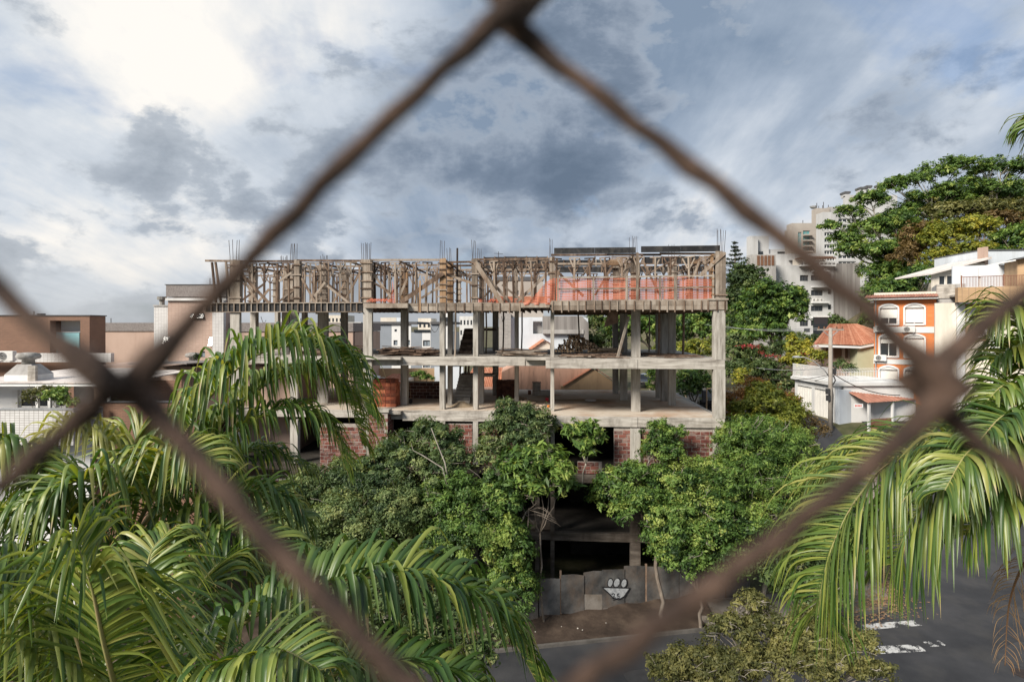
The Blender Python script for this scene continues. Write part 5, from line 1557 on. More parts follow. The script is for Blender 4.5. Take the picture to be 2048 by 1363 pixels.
# ---- right: orange brick apartment house
def arch_poly(a0, a1, z0, z1, rise, n=10):
    pts = [(a0, z0), (a1, z0)]
    for k in range(n + 1):
        u = k / n
        pts.append((lerp(a1, a0, u), z1 - rise + rise * math.sin(math.pi * u) ** .8))
    return pts
OH = frame(X(1748, 52.0), 52.0, -33.0)
def ohx(px, xf=OH, b=0.0):
    t = (px - CX) / F
    return (t * (xf.o[1] + b * xf.c) - xf.o[0] + b * xf.s) / (xf.c - t * xf.s)
def orange_house():
    Y = 52.0
    xf = OH
    x = ohx
    z = lambda py: Z(py, 51.0)
    t = thing('orange_brick_building', 'orange brick building with white arched window surrounds on the right', 'building', (X(1810, Y), Y, 6))
    W = x(1873)
    rows = [(609, 648), (669, 713), (733, 778)]
    colsx = [(1760, 1795), (1810, 1848)]
    holes = []
    for c0, c1 in colsx:
        for r0, r1 in rows: holes.append((x(c0), x(c1), z(r1), z(r0 + 6)))
    bands = [(z(1000), z(771)), ]
    wall('wall', 'orange_brick', t, xf, 0, W, 3, z(600), 0, .35, holes)
    bx('side_wall', 'orange_brick', t, 0, .3, .36, 9, 3, z(600), xf)
    bx('rear_body', 'render_grey', t, .31, W + .6, .9, 9, 3, z(586), xf)
    for i, h in enumerate(holes):
        w = window(t, xf, h, 0, 'white_paint', 'glass_dark', 1, 0, .06, .2, None, (.62, .3, .5, .9, .95, .6)[i])
        a0, a1, z0, z1 = h
        outer = arch_poly(a0 - .2, a1 + .2, z0 - .08, z1 + .42, .32)
        inner = arch_poly(a0, a1, z0 + .02, z1 + .02, .0)
        # surround: jambs, sill and an arched head
        bx('jamb', 'white_clean', w, a0 - .13, a0 - .003, -.1, .1, z0 - .08, z1, xf)
        bx('jamb', 'white_clean', w, a1 + .003, a1 + .13, -.1, .1, z0 - .08, z1, xf)
        bx('sill', 'white_clean', w, a0 - .003, a1 + .003, -.12, .18, z0 - .1, z0 - .003, xf)
        n = 12
        top = [(lerp(a0 - .13, a1 + .13, k / n), z1 + .06 + .34 * math.sin(math.pi * k / n) ** .75) for k in range(n + 1)]
        low = [(lerp(a0, a1, k / n), z1 - .02 + .26 * math.sin(math.pi * k / n) ** .75) for k in range(n + 1)]
        mb = MB(xf)
        for k in range(n):
            (p0, q0), (p1, q1), (r1, s1), (r0, s0) = top[k], top[k + 1], low[k + 1], low[k]
            mb.prism([(p0, -.1, q0), (p1, -.1, q1), (r1, -.1, s1), (r0, -.1, s0)], (0, .2, 0))
        mb.build('arched_head', 'white_clean', w)
        mb = MB(xf)
        mb.add([(a, -.02, q) for a, q in low] , [tuple(range(len(low)))])
        mb.build('tympanum', 'white_wall', w)
    for y0, y1 in ((653, 665), (718, 728)):
        bx('band', 'white_wall', t, -.04, W + .02, -.06, -.003, z(y1), z(y0), xf)
    # eaves: white soffit and one row of brown tiles
    MB(xf).prism([(-.5, -.7, z(599)), (W + .1, -.7, z(599)), (W + .1, .3, z(596)), (-.5, .3, z(596))], (0, 0, .12)).build('eave', 'white_wall', t)
    tiled_roof(t, [xf(-.75, -.85, z(596)), xf(W + .1, -.85, z(596)), xf(W + .1, .25, z(589)), xf(-.6, .25, z(589))], 26, 3, 'terracotta_dark')
    bx('parapet', 'cream', t, 0, W + .3, .3, .6, z(596) + .1, z(584), xf)
    bx('corner_bracket', 'white_clean', t, -.3, -.003, -.4, .3, z(604), z(600), xf)
    # grey rendered party wall on the right
    bx('party_wall', 'render_grey', t, W + .003, W + 2.0, .1, 6, 3, z(571), xf)
    bx('party_block', 'render_grey', t, W + .06, W + 1.75, -.1, .097, z(652), z(600), xf)
    bx('party_cap', 'concrete', t, W + .003, W + 1.3, -.02, .09, z(598), z(572), xf)
orange_house()
def orange_acs():
    Y = 51.0
    xf = OH
    x = ohx
    for px, py, lab in ((1750, 663, 'air conditioner at the left end of the upper white band, orange building'), (1804, 664, 'air conditioner between the windows on the upper white band, orange building'), (1748, 722, 'air conditioner on the lower white band, orange building')):
        ac_unit(xf, x(px), -.07, Z(py, Y), .95, .55, lab)
orange_acs()

# ---- right: tan tiled balcony house, white house above it
BHF = frame(X(1912, 47.0), 47.0, -26.0)
def balcony_house():
    Y = 46.0
    xf = BHF
    x = lambda px: ohx(min(px, 2110), BHF)
    z = lambda py: Z(py, 45.5)
    t = thing('balcony_house', 'white building with a tan tiled balcony band and metal railing at the right edge', 'building', (X(1980, Y), Y, 6))
    h = [(x(1939), x(1984), z(647), z(612)), (x(2040), x(2090), z(650), z(612))]
    wall('wall', 'cream', t, xf, x(1875), x(2160), 2, z(603), .9, .3, h)
    for q in h: window(t, xf, q, .9, 'white_paint', 'glass_dark', 1, 0, .08, .15, None, None)
    bx('louvre_shutter', 'white_clean', t, x(1940), x(1965), .82, .88, z(646), z(613), xf)
    for k in range(11):
        zz = lerp(z(645), z(615), k / 11)
        bx('louvre', 'white_paint', t, x(1941), x(1964), .79, .818, zz, zz + .07, xf)
    bx('spandrel', 'tan_tiles', t, x(1936), x(1986), .8, .897, z(682), z(648), xf)
    bx('lintel_band', 'tan_tiles', t, x(1936), x(1986), .8, .897, z(611), z(603), xf)
    for p0, p1 in ((1918, 1934), (1987, 2004)):
        bx('pilaster', 'white_clean', t, x(p0), x(p1), .55, .897, 2, z(604), xf)
    bx('balcony_band', 'tan_tiles', t, x(1912), x(2160), -.6, .3, z(603), z(573), xf)
    bx('balcony_floor', 'concrete', t, x(1912) + .01, x(2160), .31, 4, z(590), z(586), xf)
    bx('soffit', 'dark_grey', t, x(1915), x(2160), -.55, .85, z(606), z(603) - .003, xf)
    # railing
    zr0, zr1 = z(572), z(552)
    bx('hand_rail', 'rust_pipe', t, x(1921), x(2160), -.33, -.27, zr1, zr1 + .05, xf)
    for k in range(62):
        a = lerp(x(1922), x(2158), k / 61)
        bx('baluster', 'rust_pipe', t, a - .014, a + .014, -.315, -.285, zr0, zr1 - .002, xf)
    for px in (1921, 2005, 2090): bx('rail_post', 'rust_pipe', t, x(px) - .04, x(px) + .04, -.35, -.265, zr0, zr1 + .15, xf)
    # white pergola frame above
    bx('frame_post', 'white_paint', t, x(1958) - .06, x(1958) + .06, -.2, -.08, zr0, z(533), xf)
    bx('frame_post', 'white_paint', t, x(1921) - .05, x(1921) + .05, -.2, -.08, zr0, z(538), xf)
    MB(xf).beam((x(1920), -.14, z(538)), (x(2030), -.14, z(521)), .08, .1).build('frame_beam', 'white_paint', t)
    bx('terrace_wall', 'pale_blue_wall', t, x(1930), x(2160), 4.0, 4.3, z(590), z(520), xf)
    bx('terrace_room', 'tan_wall', t, x(2042), x(2160), .8, 3.9, z(586), z(516), xf)
    MB(xf).prism([(x(2030), .2, z(520)), (x(2160), .2, z(508)), (x(2160), 4, z(508)), (x(2030), 4, z(520))], (0, 0, .12)).build('room_roof', 'dark_grey', t)
balcony_house()
ac_unit(BHF, ohx(1946, BHF, .8), .8, Z(675, 46), 1.3, .72, 'large air conditioner below the louvred window, right edge')
def hill_house():
    Y = 60.0
    x, z = gpx(Y); xf = frame(0, Y, -4)
    x0 = lambda px: X(px, Y)
    t = thing('hill_house', 'white hillside house with a slanting roof and a row of windows, upper right', 'house', (x(1900), Y, 16))
    h = [(x(1838 + k * 14), x(1850 + k * 14), z(574), z(556)) for k in range(4)]
    mb = MB(xf)
    Yo = Y - 2.5
    wall('wall', 'cream', t, xf, x(1826), x(1922), 5, z(553), .0, .25, h)
    for q in h: window(t, xf, q, 0, 'white_paint', 'glass_dark', 0, 0, .06)
    MB(xf).prism([(x(1826), .02, z(553)), (x(1922), .02, z(553)), (x(1922), .02, z(533)), (x(1904), .02, z(533)), (x(1826), .02, z(552))], (0, .2, 0)).build('gable', 'cream', t)
    MB(xf).prism([(x(1816), -.6, z(555)), (x(1924), -.6, z(526)), (x(1924), -.6, z(522)), (x(1816), -.6, z(552))], (0, 6, 0)).build('roof', 'roof_white', t)
    bx('chimney', 'salmon', t, x(1920), x(1926), 0, 1, z(540), z(502), xf)
    bx('tall_wall', 'pale_blue_wall', t, x(1926), x(2170), 1.0, 8, 5, z(507), xf)
    bx('wall_coping', 'dark_grey', t, x(1925), x(2171), .9, 8.1, z(507) + .004, z(505), xf)
    bx('doorway', 'tan_wall', t, x(1893), x(1908), -.06, -.004, z(566), z(545), xf)
    MB(xf).prism([(x(1884), -1.2, z(573)), (x(1925), -1.2, z(545)), (x(1925), -1.2, 6), (x(1884), -1.2, 6)], (0, .15, 0)).build('stair_wall', 'white_clean', t)
hill_house()

# ---- right: white apartment block with grey blank side, high-rises on the hill
def white_block():
    Y = 105.0
    x, z = gpx(Y); xf = frame(0, Y, 0)
    t = thing('white_apartment_block', 'white apartment block with a tall streaked grey side wall and air conditioners', 'building', (x(1640), Y, 8))
    hs = []
    for k, y in enumerate((550, 580, 611, 640)):
        hs.append((x(1622), x(1646), z(y + 11), z(y)))
        hs.append((x(1656), x(1663), z(y + 8), z(y - 2)))
        if k < 4: hs.append((x(1600), x(1617), z(y + 12), z(y)))
    hs.append((x(1608), x(1621), z(664), z(656)))
    wall('wall', 'tower_white', t, xf, x(1540), x(1667), 6, z(530), 0, .4, hs)
    for h in hs: window(t, xf, h, 0, 'dark_grey', 'glass_dark', 2 if h[1] - h[0] > 1.5 else 0, 0, .08, .2)
    for k, y in enumerate((540, 571, 602, 632)):
        bx('window_hood', 'white_clean', t, x(1622), x(1654), -.9, -.01, z(y + 4), z(y + 1), xf)
    MB(xf).prism([(x(1667) + .01, 0, 6), (x(1720), 0, 6), (x(1720), 0, z(525.5)), (x(1667) + .01, 0, z(526.5))], (0, 4, 0)).build('blank_wall', 'streaked_grey', t)
    bx('terrace_slab', 'white_clean', t, x(1597), x(1666), -1.0, 6, z(533), z(530) - .005, xf)
    for k in range(9):
        bx('rail_bar', 'white_paint', t, x(1602 + k * 8), x(1602 + k * 8) + .1, -.9, -.82, z(530), z(526.2), xf)
    bx('hand_rail', 'white_paint', t, x(1601), x(1666), -.92, -.8, z(526), z(525), xf)
    pent = [(x(1617), x(1636), z(530), z(521)), (x(1640), x(1651), z(530), z(520))]
    wall('penthouse', 'cream', t, xf, x(1600), x(1666), z(530), z(516), 2.5, .3, pent)
    for h in pent: window(t, xf, h, 2.5, 'white_paint', 'glass_sky', 1, 0, .1)
    for k in range(12):
        bx('pergola_slat', 'brown_door', t, x(1603 + k * 5), x(1603 + k * 5) + .2, -1.0, 2.4, z(516), z(513.5), xf)
    bx('pergola_beam', 'brown_door', t, x(1601), x(1667), -.9, -.6, z(518.2), z(516.4), xf)
    bx('upper_wall', 'tower_white', t, x(1535), x(1675), 4, 6, 6, z(502), xf)
    bx('upper_wall', 'tower_white', t, x(1597), x(1670), 3.2, 3.9, z(516), z(502.5), xf)
    bx('stair_tower', 'tower_white', t, x(1520), x(1560), 4.5, 6, 6, z(464), xf)
    bx('stair_tower', 'tower_white', t, x(1516), x(1532), 3.4, 4.4, 6, z(466), xf)
    bx('tower_annex', 'tower_white', t, x(1560) + .01, x(1596), 5, 9, 6, z(491), xf)
    bx('small_window', 'glass_dark', t, x(1534), x(1545), 3.9, 3.98, z(504), z(497), xf)
    bx('small_window', 'glass_dark', t, x(1580), x(1595), 4.9, 4.98, z(503), z(496), xf)
    bx('low_wing', 'render_grey', t, x(1488), x(1537), -3, -1, 6, z(513), xf)
    for k in range(5): bx('slat_screen', 'brown_door', t, x(1500 + k * 7), x(1505 + k * 7), -3.1, -3.01, z(534), z(515), xf)
    bx('garage_wing', 'pale_blue_wall', t, x(1590), x(1690), -4, -1.2, 6, z(668), xf)
white_block()
def block_acs():
    xf = frame(0, 105.0, 0)
    k = 0
    for row, (y, n) in enumerate(((540, 4), (602.5, 3))):
        for i in range(n):
            ac_unit(xf, X(1623 + i * 7.6, 105), -.2, Z(y, 105), .55, .5, 'air conditioner in the row on the %s hood of the white apartment block' % ('top' if row == 0 else 'third'), 'air conditioners on the %s hood' % ('top' if row == 0 else 'third'))
block_acs()
def towers():
    Y = 150.0
    x, z = gpx(Y); xf = frame(0, Y, 0)
    t = thing('beige_tower', 'beige high-rise with teal glass strips and a rooftop tank house, upper right', 'building', (x(1620), Y, 10))
    hs = [(x(1606), x(1620), z(469 + k * 11), z(461 + k * 11)) for k in range(6)] + [(x(1596), x(1603), z(520), z(464))]
    wall('wall', 'beige_block', t, xf, x(1584), x(1645), 8, z(446), 0, .4, hs)
    for h in hs: window(t, xf, h, 0, 'grey_metal', 'glass_teal', 1, 4 if h[3] - h[2] > 5 else 0, .12, .2)
    for k in range(6): bx('balcony', 'beige_block', t, x(1605), x(1622), -1.2, -.01, z(472 + k * 11), z(469.3 + k * 11), xf)
    bx('body', 'beige_block', t, x(1584) + .01, x(1645), .42, 3, 8, z(446) - .01, xf)
    bx('low_body', 'beige_block', t, x(1580), x(1584), .6, 3, 8, z(458), xf)
    bx('tank_house', 'beige_block', t, x(1641), x(1668), 2, 4.5, 8, z(413), xf)
    bx('tank_house', 'render_grey', t, x(1668) + .02, x(1695), 2.3, 4.5, 8, z(410), xf)
    for k in range(5): bx('tank_opening', 'dark_room', t, x(1644 + k * 4.2), x(1646.6 + k * 4.2), 1.9, 1.98, z(433), z(427), xf)
    for px, y in ((1658, 396), (1670, 401), (1672, 394), (1682, 400), (1662, 402), (1612, 438), (1629, 432)):
        MB(xf).tube([(x(px), 6, z(450)), (x(px), 6, z(y))], .09, 4).build('antenna', 'steel', t)
    c = xf(x(1647), 5, z(410))
    MB().lathe((c[0], c[1], c[2]), [(.1, 0), (.5, .1), (.8, .35), (.95, .75)], 12).build('dish', 'grey_metal', t)
    t = thing('white_tower', 'big white high-rise behind the hillside trees, with dark window strips', 'building', (x(1720), Y + 8, 10))
    Y2 = 142.0
    x, z = gpx(Y2); xf = frame(0, Y2, 0)
    hs = []
    for k in range(9):
        y = 440 + k * 12.2
        hs += [(x(1649), x(1671), z(y + 8), z(y)), (x(1677), x(1712), z(y + 4), z(y - 3))]
    wall('wall', 'tower_white', t, xf, x(1645), x(1800), 8, z(424), 0, .4, hs)
    for h in hs: window(t, xf, h, 0, 'white_paint', 'glass_dark', 3, 0, .14, .25)
    MB(xf).prism([(x(1645), -.5, z(440)), (x(1800), -.5, z(395)), (x(1800), -.5, z(404)), (x(1645), -.5, z(432)), ], (0, .48, 0)).build('fascia', 'tower_white', t) if False else None
    bx('body', 'tower_white', t, x(1645) + .01, x(1800), .42, 3, 8, z(424) - .02, xf)
    bx('upper_storey', 'tower_white', t, x(1700), x(1800), 1, 3, z(424), z(388), xf)
    for p0, p1, y in ((1700, 1709, 383), (1731, 1743, 374), (1744, 1753, 371), (1770, 1776, 368)):
        bx('chimney', 'tower_white', t, x(p0), x(p1), 2, 4, z(390), z(y), xf)
        bx('chimney_cap', 'dark_grey', t, x(p0) - .15, x(p1) + .15, 1.8, 4.2, z(y) + .005, z(y - 4), xf)
towers()

# ---- right: tiled house, garage wall with railing
def hip_house():
    Y = 55.0
    x, z = gpx(Y); xf = frame(0, Y, 0)
    t = thing('tiled_house', 'house with a broad orange tiled roof and brown doors behind the garage', 'house', (x(1690), Y, 7))
    h = [(x(1652), x(1662), z(716), z(693)), (x(1668), x(1684), z(716), z(693)), (x(1690), x(1697), z(716), z(693))]
    wall('wall', 'salmon', t, xf, x(1646), x(1702), 6, z(690), 0, .3, h)
    for q in h: bx('door', 'brown_door', t, q[0], q[1], .1, .16, q[2], q[3], xf)
    bx('side_wing', 'olive_wall', t, x(1700), x(1765), -1.2, 8, 6, z(692), xf)
    bx('rear_body', 'salmon', t, x(1650), x(1699), .5, 8, 6, z(692), xf)
    e0, e1 = xf(x(1608), -1.6, z(687)), xf(x(1702), -1.6, z(690))
    r1, r0 = xf(x(1790), 7, Z(650, Y + 7)), xf(x(1735), 7, Z(648, Y + 7))
    tiled_roof(t, [e0, e1, xf(x(1775), 6, Z(648, Y + 6)), xf(x(1728), 6, Z(648, Y + 6))], 30, 16)
    tiled_roof(t, [xf(x(1702), -1.6, z(690)), xf(x(1790), -1.0, z(676)), xf(x(1790), 6, Z(648, Y + 6)), xf(x(1775), 6, Z(648, Y + 6))], 14, 12)
    MB(xf).prism([(x(1608), -1.62, z(688)), (x(1702), -1.62, z(691)), (x(1702), -1.62, z(695)), (x(1608), -1.62, z(692))], (0, .1, 0)).build('fascia', 'white_clean', t)
    MB(xf).prism([(x(1702), -1.6, z(691)), (x(1770), -1.2, z(680)), (x(1770), -1.2, z(684)), (x(1702), -1.6, z(695))], (0, .1, 0)).build('fascia', 'white_clean', t)
    bx('glass_link', 'glass_dark', t, x(1718), x(1750), 8.2, 8.4, 6, Z(632, Y + 8), xf)
    bx('link_frame', 'white_wall', t, x(1716), x(1752), 8.1, 8.19, Z(634, Y + 8), Z(631, Y + 8), xf)
hip_house()
def garage():
    L0, L1 = (X(1590, 48.0), 48.0), (X(1672, 42.4), 42.4)
    ang = math.degrees(math.atan2(L1[1] - L0[1], L1[0] - L0[0]))
    xf = frame(L0[0], L0[1], ang)
    W = math.hypot(L1[0] - L0[0], L1[1] - L0[1])
    zb = 6.7
    zt = Z(757, 48)
    t = thing('garage', 'low white garage with two wide pale doors and a railing on top', 'garage', (L0[0] + .5, 45, zb))
    h = [(.35, 2.45, zb, zb + 2.2), (2.8, 5.2, zb, zb + 2.2)]
    wall('wall', 'white_wall', t, xf, 0, W, zb - 1.0, zt, 0, .25, h)
    for q in h:
        d = bx('garage_door', 'shutter', t, q[0] + .004, q[1] - .004, .12, .17, q[2], q[3] - .004, xf)
        for k in range(1, 6):
            a = lerp(q[0], q[1], k / 6)
            bx('rib', 'shutter', d, a - .02, a + .02, .095, .117, q[2] + .03, q[3] - .05, xf)
    bx('roof_slab', 'white_wall', t, -.15, W + .2, -.3, 6, zt + .003, zt + .22, xf)
    bx('rear_body', 'white_wall', t, .2, W, .6, 6, zb - 1, zt - .01, xf)
    MB(xf).box(.0, W, -.25, -.1, zt + .24, zt + .3).build('rail_base', 'white_paint', t)
    for k in range(40):
        a = lerp(.05, W - .05, k / 39)
        MB(xf).box(a - .015, a + .015, -.2, -.17, zt + .3, zt + 1.25).build('baluster', 'white_paint', t)
    MB(xf).box(0, W, -.21, -.16, zt + 1.253, zt + 1.3).build('hand_rail', 'white_paint', t)
    # the railing turns and runs right
    x2 = frame(*xf(W, -.18, 0)[:2], 20)
    t2 = thing('railing', 'white spiked railing running right from the garage roof', 'railing', x2(2.5, 0, zt))
    bx('plinth', 'white_wall', t2, 0.05, 5.6, -.05, .15, zt - 3.6, zt + .1, x2)
    for k in range(32):
        a = .2 + k * .165
        MB(x2).tube([(a, .05, zt + .1), (a, .05, zt + 1.05), (a, -.08, zt + 1.25)], .016, 4).build('spike', 'white_paint', t2)
    for z_ in (.3, .95): bx('rail', 'white_paint', t2, .1, 5.55, .03, .07, zt + z_, zt + z_ + .04, x2)
    t3 = thing('porch', 'maroon tiled porch roof over a pale wall right of the pole', 'porch', x2(2.5, -2, zb - 2))
    bx('wall', 'pale_blue_wall', t3, .1, 5.2, -.4, -.06, 3.0, zt - .3, x2)
    tiled_roof(t3, [x2(1.0, -2.0, zt - 1.1), x2(6.0, -2.0, zt - 1.1), x2(6.0, -.42, zt - .5), x2(1.0, -.42, zt - .5)], 22, 6, 'terracotta_dark')
    for a in (1.2, 3.6, 5.9): bx('porch_post', 'white_wall', t3, a, a + .15, -1.9, -1.75, 3.0, zt - 1.1, x2)
    bx('gate', 'rust_pipe', t3, 1.4, 3.5, -1.86, -1.8, 3.2, zt - 2.3, x2)
    p = P(1717, 811, 40.0)
    s = thing('small_sign', 'tiny white sign with a red line of lettering under the maroon porch', 'sign', (p.x, p.y, p.z))
    MB().box(p.x - .32, p.x + .32, p.y, p.y + .03, p.z - .14, p.z + .14).build('sign_board', 'white_clean', s)
    for k in range(5): MB().box(p.x - .25 + k * .1, p.x - .19 + k * .1, p.y - .006, p.y - .002, p.z - .06, p.z + .07).build('letter', 'red_paint', s)
garage()

# ---- poles, wires, lamp, traffic light, cars
def pole():
    Y = 41.0
    t = thing('utility_pole', 'tall concrete utility pole with a crossarm and street lamp in front of the garage', 'pole', (X(1661, Y), Y, gz(X(1661, Y), Y)))
    c = lambda py, dx=0, dy=0: (X(1661, Y) + dx, Y + dy, Z(py, Y))
    MB().tube([(X(1661, Y), Y, gz(X(1661, Y), Y)), c(655)], [.17, .12], 10).build('pole_shaft', 'pole_concrete', t, smooth=True)
    MB().beam(c(659, -.95), c(659, .95), .1, .1).build('crossarm', 'pole_concrete', t)
    for s in (-1, 1): MB().beam(c(672, .1 * s), c(660, .6 * s), .03, .05).build('crossarm_brace', 'grey_metal', t)
    for k in (-.85, -.45, .45, .85):
        p = c(659, k)
        MB().lathe((p[0], p[1], p[2] + .06), [(.05, 0), (.07, .06), (.04, .12), (.05, .18)], 8).build('insulator', 'brown_door', t)
    pts = [c(752, -.1), c(738, -.5), c(722, -1.2), c(714, -1.9), c(713.5, -2.2)]
    arm = MB().tube(pts, .035, 6).build('lamp_arm', 'grey_metal', t, smooth=True)
    p = c(714, -2.45)
    MB().lathe((p[0], p[1], p[2] - .06), [(.08, 0), (.28, .03), (.3, .08), (.18, .15), (.05, .17)], 10).build('lamp_head', 'grey_metal', arm)
    for k, (py, dx) in enumerate(((782, -.25), (795, -.22), (742, .2))):
        p = c(py, dx, -.1)
        MB().box(p[0] - .12, p[0] + .12, p[1] - .1, p[1] + .1, p[2] - .2, p[2] + .2).build('junction_box', 'dark_plastic', t)
    MB().tube([c(750, .2), c(760, .3, -.1), c(772, .1), c(790, .18), c(815, .14)], .05, 6).build('cable_bundle', 'dark_plastic', t)
    # second pole behind the site
    Y2 = 62.0
    t2 = thing('utility_pole', 'far utility pole with a crossarm seen through the corner bay', 'pole', (X(1408, Y2), Y2, gz(X(1408, Y2), Y2)))
    q = lambda py, dx=0: (X(1408, Y2) + dx, Y2, Z(py, Y2))
    MB().tube([(X(1408, Y2), Y2, gz(X(1408, Y2), Y2)), q(645)], [.18, .12], 8).build('pole_shaft', 'pole_concrete', t2, smooth=True)
    MB().beam(q(648, -.9), q(648, .9), .1, .1).build('crossarm', 'pole_concrete', t2)
    for s in (-1, 1): MB().beam(q(656, .1 * s), q(648.5, .5 * s), .03, .05).build('crossarm_brace', 'grey_metal', t2)
    def wire(p0, p1, sag, label, r=.018):
        p0, p1 = Vector(p0), Vector(p1)
        MB().tube([p0.lerp(p1, k / 14) + Vector((0, 0, -sag * 4 * (k / 14) * (1 - k / 14))) for k in range(15)], r, 4).build('wire', 'grey_metal' if 'pale' in label else 'steel', label=label, cat='wire', smooth=True)
    wire(c(656, -.85), q(645.5, -.85), .35, 'pale outer power wire between the two pole crossarms')
    wire(c(656, .45), q(645.5, .85), .5, 'pale inner power wire between the two pole crossarms')
    wire(q(646, -.8), P(1290, 640, 75), .3, 'power wire running left from the far pole')
    wire(c(735, 0, .2), P(1440, 716, 60), .6, 'pale telephone wire sagging left from the pole above the hedge', .022)
    wire(c(750, 0, .2), P(1450, 735, 52), .7, 'dark telephone wire sagging left from the pole', .025)
    wire(c(752, 0, .2), P(1560, 765, 56), .3, 'dark wire dropping from the pole to the gate beside the garage', .02)
    wire(c(728, .1), P(1745, 752, 50), .5, 'pale service wire from the pole to the orange building', .02)
    wire(c(745, .1), P(1800, 790, 36), .4, 'dark thick cable sagging right from the pole', .03)
pole()
def traffic_light():
    Y = 46.0
    x, z = X(1413, Y), Z(776, Y)
    g = gz(x, Y)
    t = thing('traffic_light', 'traffic light on a slim yellow pole behind the right floor corner', 'traffic light', (x, Y, g))
    MB().tube([(x, Y, g), (x, Y, z)], .06, 8).build('light_pole', 'tan_wall', t)
    MB().tube([(x, Y, z - .05), (x + .4, Y, z)], .05, 8).build('bracket', 'tan_wall', t)
    MB().box(x - .35, x - .08, Y - .12, Y + .12, z - 1.1, z - .2).build('signal_head', 'dark_plastic', t)
traffic_light()
def car(px, py, Y, heading, label, L_=4.1, m='car_paint'):
    x = X(px, Y); g = gz(x, Y) + .02
    t = thing('parked_car', label, 'car', (x, Y, g))
    xf = frame(x, Y, heading)
    prof = [(-L_ / 2, .35), (-L_ / 2 + .05, .75), (-L_ / 2 + .9, .92), (-L_ / 2 + 1.6, 1.42), (L_ / 2 - 1.0, 1.45), (L_ / 2 - .3, 1.0), (L_ / 2, .9), (L_ / 2, .35)]
    MB(xf).prism([(a, -.82, g + z) for a, z in prof], (0, 1.64, 0)).build('body', m, t, bevel=.06)
    glass = [(-L_ / 2 + 1.05, .96), (-L_ / 2 + 1.65, 1.36), (L_ / 2 - 1.05, 1.39), (L_ / 2 - .5, .99)]
    for s in (-.832, .822): MB(xf).prism([(a, s, g + z) for a, z in glass], (0, .01, 0)).build('side_glass', 'glass_dark', t)
    for a in (-L_ / 2 + .8, L_ / 2 - .75):
        for s in (-.84, .66):
            MB(xf).tube([(a, s, g + .31), (a, s + .18, g + .31)], .31, 16).build('wheel', 'dark_plastic', t)
car(1416, 812, 50.0, 75, 'dark car parked beside the traffic light behind the site')
car(1294, 755, 66.0, 60, 'dark car parked far behind, between the columns', 4.0)

def clutter():
    for px, lab in ((1751.5, 'grey'),):
        a = ohx(px)
        o = MB(OH).tube([(a, -.12, 4.0), (a, -.12, Z(600, 51))], .05, 6).build('downpipe', 'grey_metal', label='grey downpipe at the left edge of the orange brick building', cat='pipe')
    Y = 44.0
    c = P(250, 640, Y)
    t = thing('water_tank', 'round blue-grey water tank on the roof left of the salmon tower', 'water tank', (c.x, c.y, Z(646, 50)))
    MB().lathe((c.x, 52.5, Z(645, 52.5)), [(.7, 0), (.75, .1), (.72, 1.0), (.8, 1.02), (.6, 1.2), (.1, 1.3)], 18).build('tank_body', 'blue_grey', t, smooth=False)
    for px, py0, py1, Y in ((68, 630, 622, 40.5), (420, 570, 556, 51), (560, 645, 632, 51.5), (222, 645, 636, 52)):
        p = P(px, py0, Y)
        MB().tube([(p.x, Y, p.z), (p.x, Y, Z(py1, Y))], .03, 4).build('aerial_mast', 'steel', label={68: 'thin mast on the brown rooftop block', 420: 'thin mast on the salmon tower roof', 560: 'thin mast on the grey roof band behind the left wing', 222: 'thin mast on the low salmon roof'}[px], cat='mast')
clutter()
# ---------------------------------------------------------------- leaves, trees, shrubs
def quads_mesh(name, verts, tint, m):
    """verts (N,4,3) leaf quads with one tint per leaf"""
    n = len(verts)
    me = bpy.data.meshes.new(name)
    me.vertices.add(n * 4)
    me.vertices.foreach_set('co', verts.astype(np.float32).ravel())
    me.loops.add(n * 4)
    me.loops.foreach_set('vertex_index', np.arange(n * 4, dtype=np.int32))
    me.polygons.add(n)
    me.polygons.foreach_set('loop_start', np.arange(0, n * 4, 4, dtype=np.int32))
    at = me.attributes.new('tint', 'FLOAT', 'POINT')
    at.data.foreach_set('value', np.repeat(np.clip(tint, 0, 1), 4).astype(np.float32))
    me.materials.append(MATS[m])
    me.update(calc_edges=True)
    return me

def unit(v): return v / np.maximum(np.linalg.norm(v, axis=-1, keepdims=True), 1e-6)

def leaf_quads(c, nrm, s, asp, rng, fold=0.25, down=0.0):
    n = len(c)
    a = unit(np.cross(nrm, rng.normal(size=(n, 3))))
    if down: a = unit(a + np.array([0, 0, -down]))
    b = unit(np.cross(nrm, a))
    nn = np.cross(a, b)
    L_ = s[:, None] * a
    W = (s * asp)[:, None] * b
    f = (s * asp * fold)[:, None] * nn
    return np.stack([c - L_ * .5, c + W * .5 + f, c + L_ * .5, c - W * .5 + f], 1)

